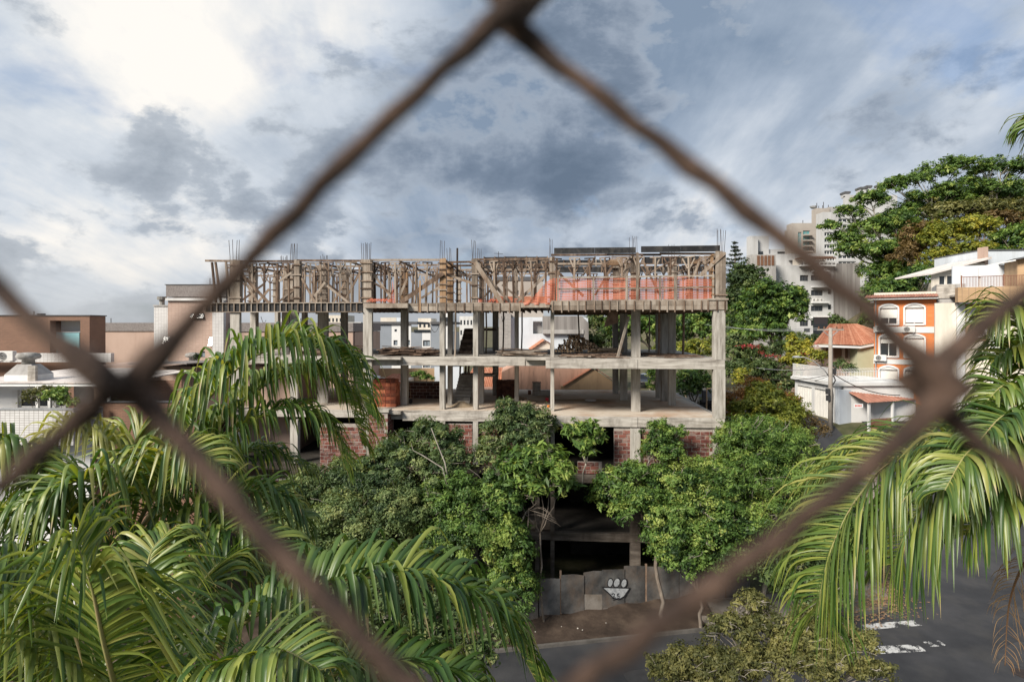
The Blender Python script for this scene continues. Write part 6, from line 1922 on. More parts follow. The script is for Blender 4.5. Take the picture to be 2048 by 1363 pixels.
def crown_mesh(lumps, size, asp, density, seed, m, clump=0.28, gaps=0.15, tint0=.45, down=0.0, name='crown', shell=.45):
    rng = np.random.default_rng(seed)
    V, T, CL = [], [], []
    more = []
    for c, r in lumps:
        c, r = np.array(c), np.array(r)
        more.append((c, r * .86, rng.normal(0, .07)))
        for k in range(5):
            d = unit(rng.normal(size=3)); d[2] = abs(d[2]) * .9 - .15
            more.append((c + d * r * rng.uniform(.65, 1.0), r * rng.uniform(.25, .48), rng.normal(0, .14)))
    for c, r, lt in more:
        c, r = np.array(c), np.array(r)
        area = 4 * math.pi * ((r[0] * r[1]) ** 1.6 / 3 + (r[0] * r[2]) ** 1.6 / 3 + (r[1] * r[2]) ** 1.6 / 3) ** (1 / 1.6)
        nl = int(area * density)
        cr = clump * float(np.mean(r)) ** .6
        k = max(10, int(area / (cr * cr * 2.2)))
        d = unit(rng.normal(size=(k, 3)))
        d[:, 2] = np.where(d[:, 2] < -.55, -d[:, 2], d[:, 2])
        rad = 1 - shell * rng.random(k) ** 1.6 + rng.normal(0, .12, k)
        rad += (rng.random(k) < .12) * rng.uniform(.1, .4, k)
        rad *= 1 + .22 * np.sin(d[:, 0] * 5 + seed) * np.sin(d[:, 2] * 6 + 1.3 * seed)
        cc = c + d * r * rad[:, None]
        keep = rng.random(k) > gaps
        cc, d = cc[keep], d[keep]
        ctint = rng.normal(0, .24, len(cc))
        idx = rng.integers(0, len(cc), nl)
        off = rng.normal(size=(nl, 3)) * cr * .5
        off[:, 2] *= .7
        pts = cc[idx] + off
        nrm = unit(d[idx] * .55 + off / cr * .5 + np.array([0, 0, .45]) + rng.normal(size=(nl, 3)) * .45)
        s = size * rng.lognormal(0, .32, nl)
        V.append(leaf_quads(pts, nrm, s, asp, rng, down=down))
        T.append(tint0 + lt + ctint[idx] + rng.normal(0, .10, nl))
        CL.append(cc)
    return quads_mesh(name, np.concatenate(V), np.concatenate(T), m), CL

def limb(mb, p, q, r0, r1, rng, n=5, bow=.12):
    p, q = Vector(p), Vector(q)
    L_ = (q - p).length
    side = Vector((rng.uniform(-1, 1), rng.uniform(-1, 1), rng.uniform(-.2, .6))) * L_ * bow
    pts = [p.lerp(q, k / n) + side * math.sin(math.pi * k / n) + Vector((rng.gauss(0, .02), rng.gauss(0, .02), 0)) * L_ * (0 < k < n) for k in range(n + 1)]
    mb.tube(pts, [lerp(r0, r1, k / n) for k in range(n + 1)], 6)
    return pts

def tree(name, label, cat, base, lumps_px, m, size=.16, asp=.45, density=170, seed=1, group=None, trunk_r=.12, bark='bark', gaps=.28, twigs=6, clump=.28, depth=1.0, down=0.0, tint0=.45, fork=None, shell=.45, snags=None):
    rng = random.Random(seed)
    if snags is None: snags = 4 if lumps_px[0][4] < 30 else 0
    lumps = []
    for q in lumps_px:
        px, py, rx, ry, Y = q
        s = Y / F
        lumps.append((P(px, py, Y), (rx * s, (rx + ry) / 2 * s * depth, ry * s)))
    bx_, by_ = base
    b = Vector((bx_, by_, base_z(base)))
    t = thing(name, label, cat, b, group)
    me, CL = crown_mesh(lumps, size, asp, density, seed, m, clump, gaps, tint0, down, shell=shell)
    org = b
    co_ = np.empty(len(me.vertices) * 3, np.float32); me.vertices.foreach_get('co', co_)
    co_ = co_.reshape(-1, 3) - np.array(b, np.float32)
    me.vertices.foreach_set('co', co_.ravel())
    o = bpy.data.objects.new('crown', me)
    link(o, t, b)
    mb = MB()
    cen = sum((Vector(c) for c, r in lumps), Vector()) / len(lumps)
    low = min(c[2] - r[2] for c, r in lumps)
    fk = Vector(fork) if fork else b.lerp(Vector((cen.x, cen.y, low)), .75)
    fk.z = max(fk.z, b.z + .25)
    limb(mb, b - Vector((0, 0, .2)), fk, trunk_r, trunk_r * .75, rng, 6, .06)
    for (c, r), cl in zip(lumps, CL[::6]):
        pts = limb(mb, fk, Vector(c), trunk_r * .55, trunk_r * .16, rng, 6, .12)
        for k in range(min(twigs, len(cl))):
            q = cl[rng.randrange(len(cl))]
            limb(mb, pts[rng.choice((3, 4, 5))], Vector(q), trunk_r * .2, trunk_r * .04, rng, 4, .12)
    mb.build('trunk', bark, t, smooth=True)
    if snags:
        mb = MB()
        for (c, r_) in lumps:
            for k in range(snags):
                a, e = rng.uniform(0, 6.28), rng.uniform(-.1, 1.2)
                d = Vector((math.cos(a) * math.cos(e) * r_[0], -abs(math.sin(a)) * math.cos(e) * r_[1], math.sin(e) * r_[2]))
                pts = limb(mb, Vector(c) + d * .55, Vector(c) + d * rng.uniform(1.02, 1.3), .016, .005, rng, 4, .15)
                limb(mb, pts[2], pts[4] + Vector((rng.uniform(-.25, .25), rng.uniform(-.2, .1), rng.uniform(-.1, .25))), .008, .003, rng, 3, .15)
        mb.build('bare_twigs', 'bark_pale', t, smooth=True, kind='stuff')
    return t
BASEZ = {}
def base_z(b): return BASEZ.get((round(b[0], 2), round(b[1], 2)), gz(*b))
def at(px, Y): return (X(px, Y), Y)

# shrubs and small trees that overgrow the front of the site
tree('overgrown_shrub', 'wide grey-green shrub mass left of centre, below the red brick pier', 'shrub', at(700, 26.8),
     [(560, 1010, 60, 45, 27.4), (620, 985, 70, 50, 27.8), (700, 965, 75, 50, 28), (600, 1065, 95, 60, 26.6), (700, 1040, 85, 60, 26.6), (790, 1010, 80, 70, 27), (760, 1090, 100, 70, 26.4), (620, 1130, 100, 60, 26)], 'leaf_grey', .12, .4, 330, 3, trunk_r=.1, twigs=10, tint0=.52)
tree('overgrown_shrub', 'dark green shrub climbing to the slab edge beside the brick wall', 'shrub', at(840, 27.6),
     [(760, 940, 50, 45, 28.2), (810, 905, 50, 40, 28.4), (850, 865, 36, 30, 28.6), (880, 880, 40, 35, 28.4), (850, 950, 70, 55, 27.6), (900, 930, 40, 40, 28)], 'leaf_grey', .13, .42, 300, 4, trunk_r=.09, bark='bark_pale', tint0=.4, twigs=10)
tree('overgrown_shrub', 'tall dense green shrub column in the middle, hanging over the hoarding', 'shrub', at(980, 26.4),
     [(930, 1010, 70, 60, 26.8), (990, 1010, 60, 70, 26.6), (960, 1080, 75, 75, 26.2), (1020, 1090, 50, 70, 26), (1000, 1160, 60, 60, 25.9), (1040, 1180, 40, 60, 25.7), (900, 1080, 60, 60, 26.4), (870, 1010, 50, 50, 27)], 'leaf_mid', .125, .42, 320, 5, trunk_r=.1, twigs=8, tint0=.46)
tree('overgrown_shrub', 'loose dark shrub growing up over the slab edge right of the grey column', 'shrub', at(1030, 28.4),
     [(1000, 870, 40, 45, 28.6), (1030, 845, 45, 38, 28.8), (1010, 820, 28, 26, 28.9), (1060, 880, 45, 45, 28.6), (980, 910, 40, 40, 28.4), (1085, 850, 30, 35, 28.8)], 'leaf_grey', .13, .36, 260, 6, trunk_r=.07, bark='bark_pale', tint0=.42, twigs=9)
tree('broadleaf_shrub', 'broad-leaved bright shrub with long leaves above the hoarding', 'shrub', at(1090, 26.2),
     [(1060, 925, 50, 38, 26.5), (1100, 940, 50, 40, 26.3), (1030, 955, 45, 35, 26.3), (1125, 970, 28, 28, 26.4), (1070, 975, 45, 30, 26.2)], 'leaf_bright', .30, .28, 80, 7, trunk_r=.05, bark='bark', twigs=3, tint0=.4)
BASEZ[(round(X(1165, 28.6), 2), 28.6)] = 6.1
tree('broadleaf_shrub', 'bright rosette-leaved sapling growing out of the dark opening', 'shrub', at(1165, 28.6),
     [(1150, 862, 26, 20, 28.4), (1180, 858, 26, 18, 28.4), (1195, 872, 20, 14, 28.4), (1168, 885, 24, 14, 28.3), (1178, 905, 14, 12, 28.2)], 'leaf_bright', .32, .28, 95, 8, trunk_r=.05, bark='bark_pale', twigs=3, clump=.22, tint0=.5)
tree('overgrown_shrub', 'green shrub mass right of the opening, covering the long brick wall', 'shrub', at(1330, 26.6),
     [(1320, 865, 34, 28, 28.4), (1325, 900, 40, 34, 28.2), (1265, 970, 62, 48, 27.4), (1340, 970, 66, 52, 27.2), (1290, 1020, 75, 55, 26.8), (1390, 1010, 70, 60, 26.8), (1220, 985, 35, 45, 27.4)], 'leaf_mid', .125, .42, 320, 9, trunk_r=.11, twigs=8, tint0=.5)
tree('overgrown_shrub', 'hanging green shrub lobes over the right end of the hoarding', 'shrub', at(1400, 25.9),
     [(1340, 1070, 55, 55, 26.2), (1370, 1120, 45, 50, 25.8), (1420, 1070, 55, 60, 26), (1330, 1100, 40, 40, 26), (1470, 1050, 50, 50, 26.4), (1450, 1120, 45, 40, 25.9)], 'leaf_mid', .125, .45, 320, 10, trunk_r=.09, tint0=.5, twigs=4)
tree('feathery_tree', 'feathery light green tree at the right corner of the site', 'tree', at(1530, 27.6),
     [(1450, 900, 36, 44, 28), (1490, 880, 52, 52, 28), (1540, 890, 60, 55, 28.2), (1590, 900, 45, 50, 28), (1500, 950, 70, 60, 27.4), (1570, 970, 65, 60, 27.4), (1440, 960, 55, 50, 27.4), (1530, 1030, 70, 60, 27), (1610, 960, 35, 50, 27.6), (1600, 1040, 50, 50, 27)], 'leaf_bright', .135, .30, 250, 11, trunk_r=.12, bark='bark_pale', gaps=.26, twigs=10, tint0=.4)
tree('yellow_green_shrub', 'yellow-green shrub on top behind the right floor corner', 'shrub', at(1530, 33),
     [(1490, 825, 40, 30, 33), (1540, 805, 45, 30, 33), (1585, 830, 35, 30, 33), (1520, 785, 28, 22, 33.4), (1550, 850, 60, 35, 32.5)], 'leaf_yellow', .16, .4, 170, 12, trunk_r=.08, tint0=.22, twigs=4)
tree('autumn_shrub', 'dry orange shrub beside the right corner column', 'shrub', at(1490, 36),
     [(1480, 795, 34, 26, 36), (1505, 772, 28, 20, 36), (1465, 820, 26, 24, 36), (1550, 788, 26, 16, 36.5), (1582, 800, 20, 14, 36)], 'leaf_orange', .15, .35, 120, 13, trunk_r=.07, gaps=.25, twigs=10, tint0=.5)
tree('pale_dry_shrub', 'brownish thin shrub left of the utility pole on the bank', 'shrub', at(1630, 35),
     [(1610, 840, 28, 24, 35), (1635, 865, 25, 24, 35), (1600, 870, 25, 24, 34.5)], 'leaf_brown', .12, .35, 110, 14, trunk_r=.05, gaps=.3, twigs=9)
tree('street_tree', 'olive-leaved street tree reaching up at the bottom edge, right of centre', 'tree', at(1520, 15.5),
     [(1350, 1335, 60, 30, 14.8), (1620, 1240, 40, 30, 16), (1700, 1290, 50, 35, 15.6), (1400, 1330, 75, 40, 15), (1460, 1270, 55, 40, 15.5), (1540, 1250, 60, 40, 16), (1500, 1205, 28, 24, 16), (1600, 1285, 60, 45, 15.5), (1560, 1335, 90, 40, 14.8), (1670, 1320, 55, 35, 15.2), (1740, 1345, 45, 25, 15), (1340, 1350, 45, 22, 14.6), (1460, 1340, 60, 35, 14.5)], 'leaf_olive', .078, .45, 560, 15, trunk_r=.11, gaps=.5, twigs=16, clump=.22, bark='bark_pale', tint0=.55)
tree('street_shrub', 'dark shrub behind the street tree at the foot of the bank', 'shrub', at(1560, 24.6),
     [(1530, 1130, 60, 50, 25.5), (1600, 1120, 60, 60, 26), (1660, 1150, 40, 45, 26), (1620, 1180, 60, 40, 25)], 'leaf_dark', .15, .42, 200, 16, trunk_r=.09)
tree('bank_shrub', 'dark shrub on the bank under the right palm fronds', 'shrub', at(1690, 30.5),
     [(1640, 960, 40, 50, 30.5), (1680, 1010, 50, 60, 30), (1720, 1090, 50, 60, 29.6), (1660, 1080, 50, 50, 29.6)], 'leaf_mid', .15, .42, 190, 17, trunk_r=.09)
tree('bank_weeds', 'low dark weeds on the soil bank below the middle palm frond', 'weeds', at(900, 25.0), [(820, 1290, 90, 40, 25), (930, 1300, 80, 36, 25), (1010, 1270, 40, 30, 25.2), (720, 1260, 90, 50, 25.2)], 'leaf_dark', .15, .35, 150, 18, trunk_r=.04, tint0=.5)
# bare twisted branches under the broad-leaved shrub
def bare():
    rng = random.Random(5)
    b = P(1120, 1120, 25.9)
    t = thing('bare_branches', 'tangle of bare pale branches above the left end of the hoarding', 'branches', (b.x, b.y, 0.3))
    for k in range(6):
        mb = MB()
        p = P(rng.uniform(1045, 1062), rng.uniform(985, 1030), 25.9)
        q = P(rng.uniform(1070, 1122), rng.uniform(970, 1045), 25.7 + rng.uniform(-.4, .4))
        pts = limb(mb, p, q, .011, .006, rng, 8, .35)
        limb(mb, pts[3], q + Vector((rng.uniform(-.3, .3), 0, rng.uniform(-.5, .3))), .014, .006, rng, 4, .2)
        mb.build('branch', 'bark', t, smooth=True)
    mb = MB(); limb(mb, P(1040, 1240, 25.9), P(1058, 1015, 25.9), .06, .02, rng, 6, .05); mb.build('stem', 'bark', t, smooth=True)
bare()
def arching():
    rng = random.Random(8)
    t = thing('bare_branches', 'two long pale bare branches arching out of the grey-green shrub', 'branches', tuple(P(905, 1010, 26.6)[:2]) + (0.3,))
    for pts in ([(905, 1020, 26.7), (890, 925, 26.6), (868, 870, 26.6), (862, 855, 26.6)], [(905, 1010, 26.6), (885, 935, 26.5), (845, 910, 26.4), (826, 900, 26.4), (822, 885, 26.4)], [(905, 1060, 26.7), (905, 1020, 26.7)]):
        MB().tube([P(*p) for p in pts], [.045 - .01 * k for k in range(len(pts))], 6).build('branch', 'bark_pale', t, smooth=True)
arching()

# trees and hedges behind, right
tree('dark_tree', 'tall dark evergreen tree right behind the corner column', 'tree', at(1490, 80),
     [(1490, 565, 30, 40, 80), (1505, 600, 35, 50, 79), (1475, 620, 28, 60, 80), (1500, 655, 40, 40, 78)], 'leaf_dark', .42, .45, 26, 21, trunk_r=.4, clump=.3, tint0=.3)
tree('round_tree', 'round full green tree before the white apartment block', 'tree', at(1545, 68),
     [(1545, 590, 55, 35, 68), (1520, 630, 50, 40, 67), (1575, 625, 40, 40, 67), (1540, 660, 45, 35, 67), (1600, 600, 18, 24, 68)], 'leaf_mid', .34, .45, 42, 22, trunk_r=.35, tint0=.38, clump=.3)
tree('hedge', 'dark mixed hedge with climbing plants behind the right corner', 'hedge', at(1520, 54),
     [(1470, 700, 30, 30, 55), (1500, 715, 35, 30, 55), (1480, 745, 35, 30, 53), (1530, 745, 40, 35, 54), (1560, 770, 30, 30, 53), (1570, 700, 40, 24, 60), (1600, 690, 40, 24, 62)], 'leaf_dark', .26, .45, 60, 23, trunk_r=.15, tint0=.45)
tree('yellow_bush', 'yellow-leaved bush on the garage terrace before the tiled roof', 'bush', at(1605, 54),
     [(1600, 700, 26, 22, 54), (1620, 712, 30, 20, 53.5), (1590, 725, 26, 20, 53), (1585, 680, 10, 12, 54)], 'leaf_yellow', .24, .45, 70, 24, trunk_r=.1, tint0=.6)
tree('yellow_bush', 'small bright yellow-green bush in the hedge beside the corner column', 'bush', at(1483, 50.5), [(1483, 752, 16, 16, 50.5), (1476, 765, 12, 10, 50.5)], 'leaf_yellow', .2, .45, 80, 25, trunk_r=.06, tint0=.55)
tree('flowering_creeper', 'red flowering creeper across the top of the hedge', 'creeper', at(1510, 53.5), [(1500, 693, 26, 5, 53.5), (1523, 706, 5, 8, 53), (1540, 712, 22, 4, 53), (1632, 690, 6, 6, 53), (1605, 708, 10, 4, 53)], 'flower_red', .14, .6, 16, 26, trunk_r=.05, gaps=.55)
tree('palm_bush', 'pale green clump of palm leaves under the round tree', 'palm bush', at(1490, 60), [(1480, 668, 24, 16, 60), (1510, 672, 24, 18, 60), (1495, 660, 16, 12, 60)], 'leaf_bright', .7, .18, 22, 27, trunk_r=.1, down=.5)
tree('terrace_bush', 'small dark bush on the terrace between pole and olive wall', 'bush', at(1688, 50), [(1680, 732, 18, 14, 50), (1700, 738, 14, 12, 50)], 'leaf_dark', .2, .4, 70, 28, trunk_r=.06)
tree('house_tree', 'dark spreading tree before the white block, behind the utility pole', 'tree', at(1660, 75), [(1650, 655, 20, 12, 75), (1680, 650, 22, 14, 75), (1665, 638, 14, 10, 75)], 'leaf_dark', .35, .35, 34, 29, trunk_r=.15, gaps=.3)
# seen through the open floors
tree('garden_tree', 'bright green tree seen through the right bay of the middle floor', 'tree', at(1300, 60), [(1290, 650, 45, 30, 60), (1330, 665, 40, 35, 60), (1250, 660, 35, 35, 60), (1390, 640, 55, 22, 62), (1400, 665, 40, 25, 61)], 'leaf_mid', .3, .45, 50, 31, trunk_r=.25, tint0=.45)
tree('garden_tree', 'dark tree seen behind the log pile', 'tree', at(1190, 64), [(1190, 645, 26, 28, 64), (1215, 680, 30, 30, 63), (1180, 690, 25, 25, 63)], 'leaf_dark', .3, .45, 46, 32, trunk_r=.22, tint0=.4)
tree('garden_bush', 'yellow-green bush seen through the corner bay of the middle floor', 'bush', at(1370, 54), [(1360, 700, 40, 22, 54), (1400, 700, 35, 24, 54), (1330, 705, 30, 18, 54)], 'leaf_yellow', .24, .45, 60, 33, trunk_r=.12, tint0=.2)
tree('garden_tree', 'round green tree behind the lowest open floor, right bay', 'tree', at(1388, 47), [(1385, 755, 34, 24, 47), (1375, 780, 28, 22, 47), (1405, 770, 24, 22, 47)], 'leaf_mid', .22, .42, 75, 34, trunk_r=.13, tint0=.36)
tree('garden_bush', 'small bush seen above the dark half wall', 'bush', at(847, 52), [(840, 750, 18, 10, 52), (855, 756, 14, 8, 52)], 'leaf_bright', .2, .45, 80, 35, trunk_r=.06, tint0=.4)
tree('garden_bush', 'thin bush between the columns behind the right bay', 'bush', at(1308, 48), [(1308, 752, 14, 30, 48), (1300, 775, 10, 10, 48)], 'leaf_bright', .2, .42, 70, 36, trunk_r=.06, tint0=.35)

# trees of the hillside, upper right
H = 'trees of the hillside'
tree('hillside_tree', 'big open-crowned tree with pale limbs leaning left over the white tower', 'tree', at(1790, 84),
     [(1700, 425, 32, 14, 84), (1665, 452, 22, 12, 84), (1740, 400, 38, 16, 84), (1690, 480, 34, 18, 84), (1745, 455, 48, 22, 84), (1800, 440, 40, 22, 84), (1745, 500, 55, 22, 83), (1695, 500, 30, 14, 83), (1785, 505, 50, 30, 83), (1790, 550, 55, 36, 82), (1760, 580, 28, 24, 82)], 'leaf_mid', .34, .42, 42, 41, H, .36, 'bark_pale', gaps=.34, twigs=5, clump=.34, tint0=.5, fork=P(1790, 545, 84))
tree('hillside_tree', 'tall airy tree with thin limbs on the hill skyline', 'tree', at(1850, 92),
     [(1790, 375, 34, 16, 92), (1830, 362, 34, 18, 92), (1870, 345, 36, 20, 92), (1915, 335, 34, 22, 92), (1850, 395, 40, 16, 92), (1900, 385, 40, 18, 92), (1940, 370, 30, 18, 92)], 'leaf_mid', .34, .4, 36, 42, H, .30, 'bark_pale', gaps=.4, twigs=5, clump=.34, tint0=.5, fork=P(1870, 440, 92))
tree('hillside_tree', 'airy green tree at the right end of the hill skyline', 'tree', at(1985, 92),
     [(1960, 340, 26, 18, 92), (2000, 335, 34, 20, 92), (2045, 345, 34, 22, 92), (1980, 375, 40, 20, 92), (2030, 385, 40, 24, 92), (2080, 380, 40, 30, 92)], 'leaf_mid', .34, .4, 38, 43, H, .30, 'bark_pale', gaps=.4, twigs=5, clump=.34, tint0=.42, fork=P(1990, 440, 92))
tree('hillside_tree', 'olive-green tree in the middle of the hill below the skyline trees', 'tree', at(1930, 88), [(1900, 425, 50, 22, 88), (1960, 420, 50, 24, 88), (2020, 425, 50, 24, 88), (2070, 430, 40, 30, 88)], 'leaf_olive', .4, .42, 34, 44, H, .3, gaps=.2, tint0=.4)
tree('hillside_tree', 'brown-leaved tree between the green crowns on the hill', 'tree', at(1835, 79), [(1835, 480, 34, 32, 79), (1815, 515, 30, 28, 78), (1860, 460, 26, 20, 79)], 'leaf_brown', .36, .4, 38, 45, H, .28, gaps=.25, tint0=.45)
tree('hillside_tree', 'yellow-green tree in front on the hill above the white house', 'tree', at(1915, 76), [(1900, 480, 50, 40, 76), (1950, 460, 50, 30, 76), (1880, 520, 40, 26, 75), (1940, 505, 60, 24, 75)], 'leaf_yellow', .3, .42, 50, 46, H, .28, gaps=.15, tint0=.42)
tree('hillside_tree', 'rusty brown treetop at the upper right of the hill', 'tree', at(2005, 82), [(1995, 440, 36, 18, 82), (2030, 450, 30, 16, 82)], 'leaf_brown', .36, .4, 40, 47, H, .25, gaps=.2)
tree('hillside_tree', 'fresh green tree at the right edge of the hill', 'tree', at(2030, 74), [(2030, 480, 50, 30, 74), (2000, 515, 44, 20, 73), (2060, 500, 40, 40, 73), (1960, 525, 50, 14, 73)], 'leaf_bright', .34, .42, 42, 48, H, .28, gaps=.15, tint0=.38)
tree('hillside_tree', 'dark leafy trees at the foot of the hill behind the orange building', 'tree', at(1770, 72), [(1745, 600, 24, 30, 72), (1775, 590, 40, 34, 72), (1810, 570, 40, 30, 72), (1850, 555, 40, 30, 73), (1740, 640, 20, 20, 72)], 'leaf_mid', .34, .42, 40, 49, H, .28, gaps=.12, tint0=.35)

tree('hillside_tree', 'rounded mid-green tree filling the middle of the hill under the skyline crowns', 'tree', at(1860, 94), [(1830, 425, 50, 26, 94), (1890, 408, 50, 24, 95), (1770, 460, 40, 26, 93), (1955, 400, 50, 24, 96), (1820, 470, 50, 30, 92), (2030, 400, 50, 24, 96)], 'leaf_bright', .34, .42, 44, 56, H, .3, gaps=.2, tint0=.36)
# a conifer with tiered branches
def conifer():
    Y = 86.0
    rng = random.Random(3)
    x0 = X(1470, Y)
    top, bot = Z(482, Y), Z(570, Y)
    g = gz(x0, Y)
    t = thing('conifer', 'pointed conifer with tiered branches above the dark tree', 'tree', (x0, Y, g))
    MB().tube([(x0, Y, g), (x0, Y, bot), (x0, Y, top)], [.35, .2, .03], 6).build('trunk', 'bark', t)
    V = []
    nr = np.random.default_rng(2)
    k = 0
    z = top - .3
    mb = MB()
    while z > bot:
        r = .25 + (top - z) * .36
        for i in range(7):
            a = rng.uniform(0, 6.28)
            tip = Vector((x0 + math.cos(a) * r, Y + math.sin(a) * r, z + .12 * r))
            mb.tube([(x0, Y, z), tip], [.04, .02], 4)
            n = int(26 * r + 6)
            u = nr.random(n)
            c = np.array([x0, Y, z]) + (np.array(tip) - np.array([x0, Y, z])) * u[:, None] + nr.normal(0, .09, (n, 3))
            V.append(leaf_quads(c, unit(nr.normal(size=(n, 3)) + np.array([0, 0, .6])), np.full(n, .34), .35, nr))
        z -= .55 + rng.uniform(0, .12)
    mb.build('branches', 'bark', t)
    V = np.concatenate(V)
    me = quads_mesh('crown', V - np.array([x0, Y, g]), nr.random(len(V)), 'leaf_pine')
    link(bpy.data.objects.new('crown', me), t, (x0, Y, g))
conifer()
# planting on the left terrace
def setb(px, Y, z): BASEZ[(round(X(px, Y), 2), Y)] = z
setb(62, 25.6, 8.95); setb(105, 25.6, 8.95); setb(215, 27.5, 8.95); setb(393, 36.4, 9.0); setb(368, 36.2, 9.0)
tree('terrace_plant', 'thin reddish-green potted bush at the left of the tiled parapet', 'plant', at(62, 25.6), [(60, 795, 20, 18, 25.5), (85, 790, 18, 22, 25.6)], 'leaf_olive', .1, .4, 170, 51, trunk_r=.03, gaps=.3, twigs=8)
tree('terrace_plant', 'bright green bush spilling over the tiled parapet', 'plant', at(105, 25.6), [(108, 790, 26, 22, 25.6), (125, 800, 22, 16, 25.5), (148, 806, 14, 10, 25.5)], 'leaf_bright', .11, .45, 230, 52, trunk_r=.03, tint0=.5)
tree('terrace_plant', 'small grassy plant on the brown terrace wall', 'plant', at(215, 27.5), [(212, 800, 18, 14, 27.5), (228, 802, 12, 10, 27.5)], 'leaf_olive', .2, .16, 150, 53, trunk_r=.03)
tree('terrace_plant', 'little potted conifer below the round ventilator cap', 'plant', at(393, 36.4), [(393, 715, 5, 10, 36.4), (393, 735, 9, 12, 36.4), (392, 758, 13, 14, 36.4)], 'leaf_pine', .16, .3, 170, 54, trunk_r=.04, tint0=.8)
tree('terrace_plant', 'yellow-green potted palm on the sheltered terrace', 'plant', at(368, 36.2), [(362, 770, 18, 9, 36.2), (378, 776, 14, 9, 36.2)], 'leaf_yellow', .4, .16, 50, 55, trunk_r=.03, down=.4, tint0=.35)
setb(1960, 44.3, 17.0); 

tree('added_shade_shrub', 'dark shrub added to shade the road, behind the arching near frond', 'shrub', at(760, 15.5),  # added behind the near frond to throw shade on the road
     [(640, 1240, 90, 60, 15), (760, 1215, 100, 55, 15.5), (870, 1235, 80, 50, 15.8), (700, 1320, 110, 60, 14.8), (850, 1310, 90, 55, 15.2), (950, 1310, 50, 40, 15.6)], 'leaf_dark', .12, .42, 220, 66, trunk_r=.1, twigs=4, tint0=.5)
def shade_tree(px, Y, top, rx, seed, label):  # unseen tree below the frame, added to shade the road and hoarding
    zt = top
    c = (X(px, Y), Y)
    lum = []
    for k, (dx, dz, q) in enumerate(((0, -1.0, 1.0), (-.8, -1.6, .8), (.8, -1.7, .8), (.1, -2.3, .9))):
        z = zt + dz * rx * .8
        lum.append((px + dx * rx * F / Y, HY - (z - CAMZ) * F / Y, rx * q * F / Y, rx * q * .8 * F / Y, Y))
    tree('added_shade_tree', label, 'tree', c, lum, 'leaf_mid', .2, .45, 60, seed, trunk_r=.14, twigs=2, snags=0)
shade_tree(760, 8.5, 7.4, 1.7, 61, 'dense tree added for shade left of the view centre, unseen below the frame')
shade_tree(1180, 8.5, 7.2, 1.7, 62, 'dense tree added for shade right of the view centre, unseen below the frame')
shade_tree(1600, 8.5, 7.2, 1.7, 63, 'dense tree added for shade farther right, unseen below the frame')
shade_tree(960, 7.0, 8.4, 1.4, 64, 'tall slim tree added for shade close to the camera, unseen below the frame')
# ---------------------------------------------------------------- palms in the foreground
def catmull(pts, n):
    out = []
    m = len(pts) - 1
    for i in range(n + 1):
        t = min(m - 1e-6, i / n * m)
        k = int(t); f = t - k
        p0, p1, p2, p3 = pts[max(k - 1, 0)], pts[k], pts[k + 1], pts[min(k + 2, m)]
        out.append(0.5 * ((2 * p1) + (p2 - p0) * f + (2 * p0 - 5 * p1 + 4 * p2 - p3) * f * f + (3 * p1 - p0 - 3 * p2 + p3) * f ** 3))
    return out

def leaflet(p, d, T, L_, w, droop, rng, seg=10):
    vs, fs = [], []
    g = Vector((0, 0, -1))
    W0 = (T - d * T.dot(d)).normalized()
    tw = rng.uniform(-.5, .5)
    pos = p.copy()
    ds = L_ / seg
    kink = rng.uniform(.30, .62)
    for k in range(seg + 1):
        q = k / seg
        W = (W0 - d * W0.dot(d)).normalized()
        n = d.cross(W)
        W = (W * math.cos(tw * q) + n * math.sin(tw * q)).normalized()
        n = d.cross(W)
        ww = w * (0.45 + 2.2 * q if q < .25 else 1.0 if q < .55 else max(.03, 1 - ((q - .55) / .45) ** 1.5)) * .5
        vs += [pos - W * ww + n * ww * .22, pos - n * ww * .22, pos + W * ww + n * ww * .22]
        pos = pos + d * ds
        bend = droop * (0.28 + 3.0 * math.exp(-((q - kink) / .14) ** 2)) / seg
        d = (d + g * bend * (1.15 - max(0, -d.z) * .9)).normalized()
    for k in range(seg):
        for c in range(2):
            a = k * 3 + c
            fs.append((a, a + 1, a + 4, a + 3))
    return vs, fs

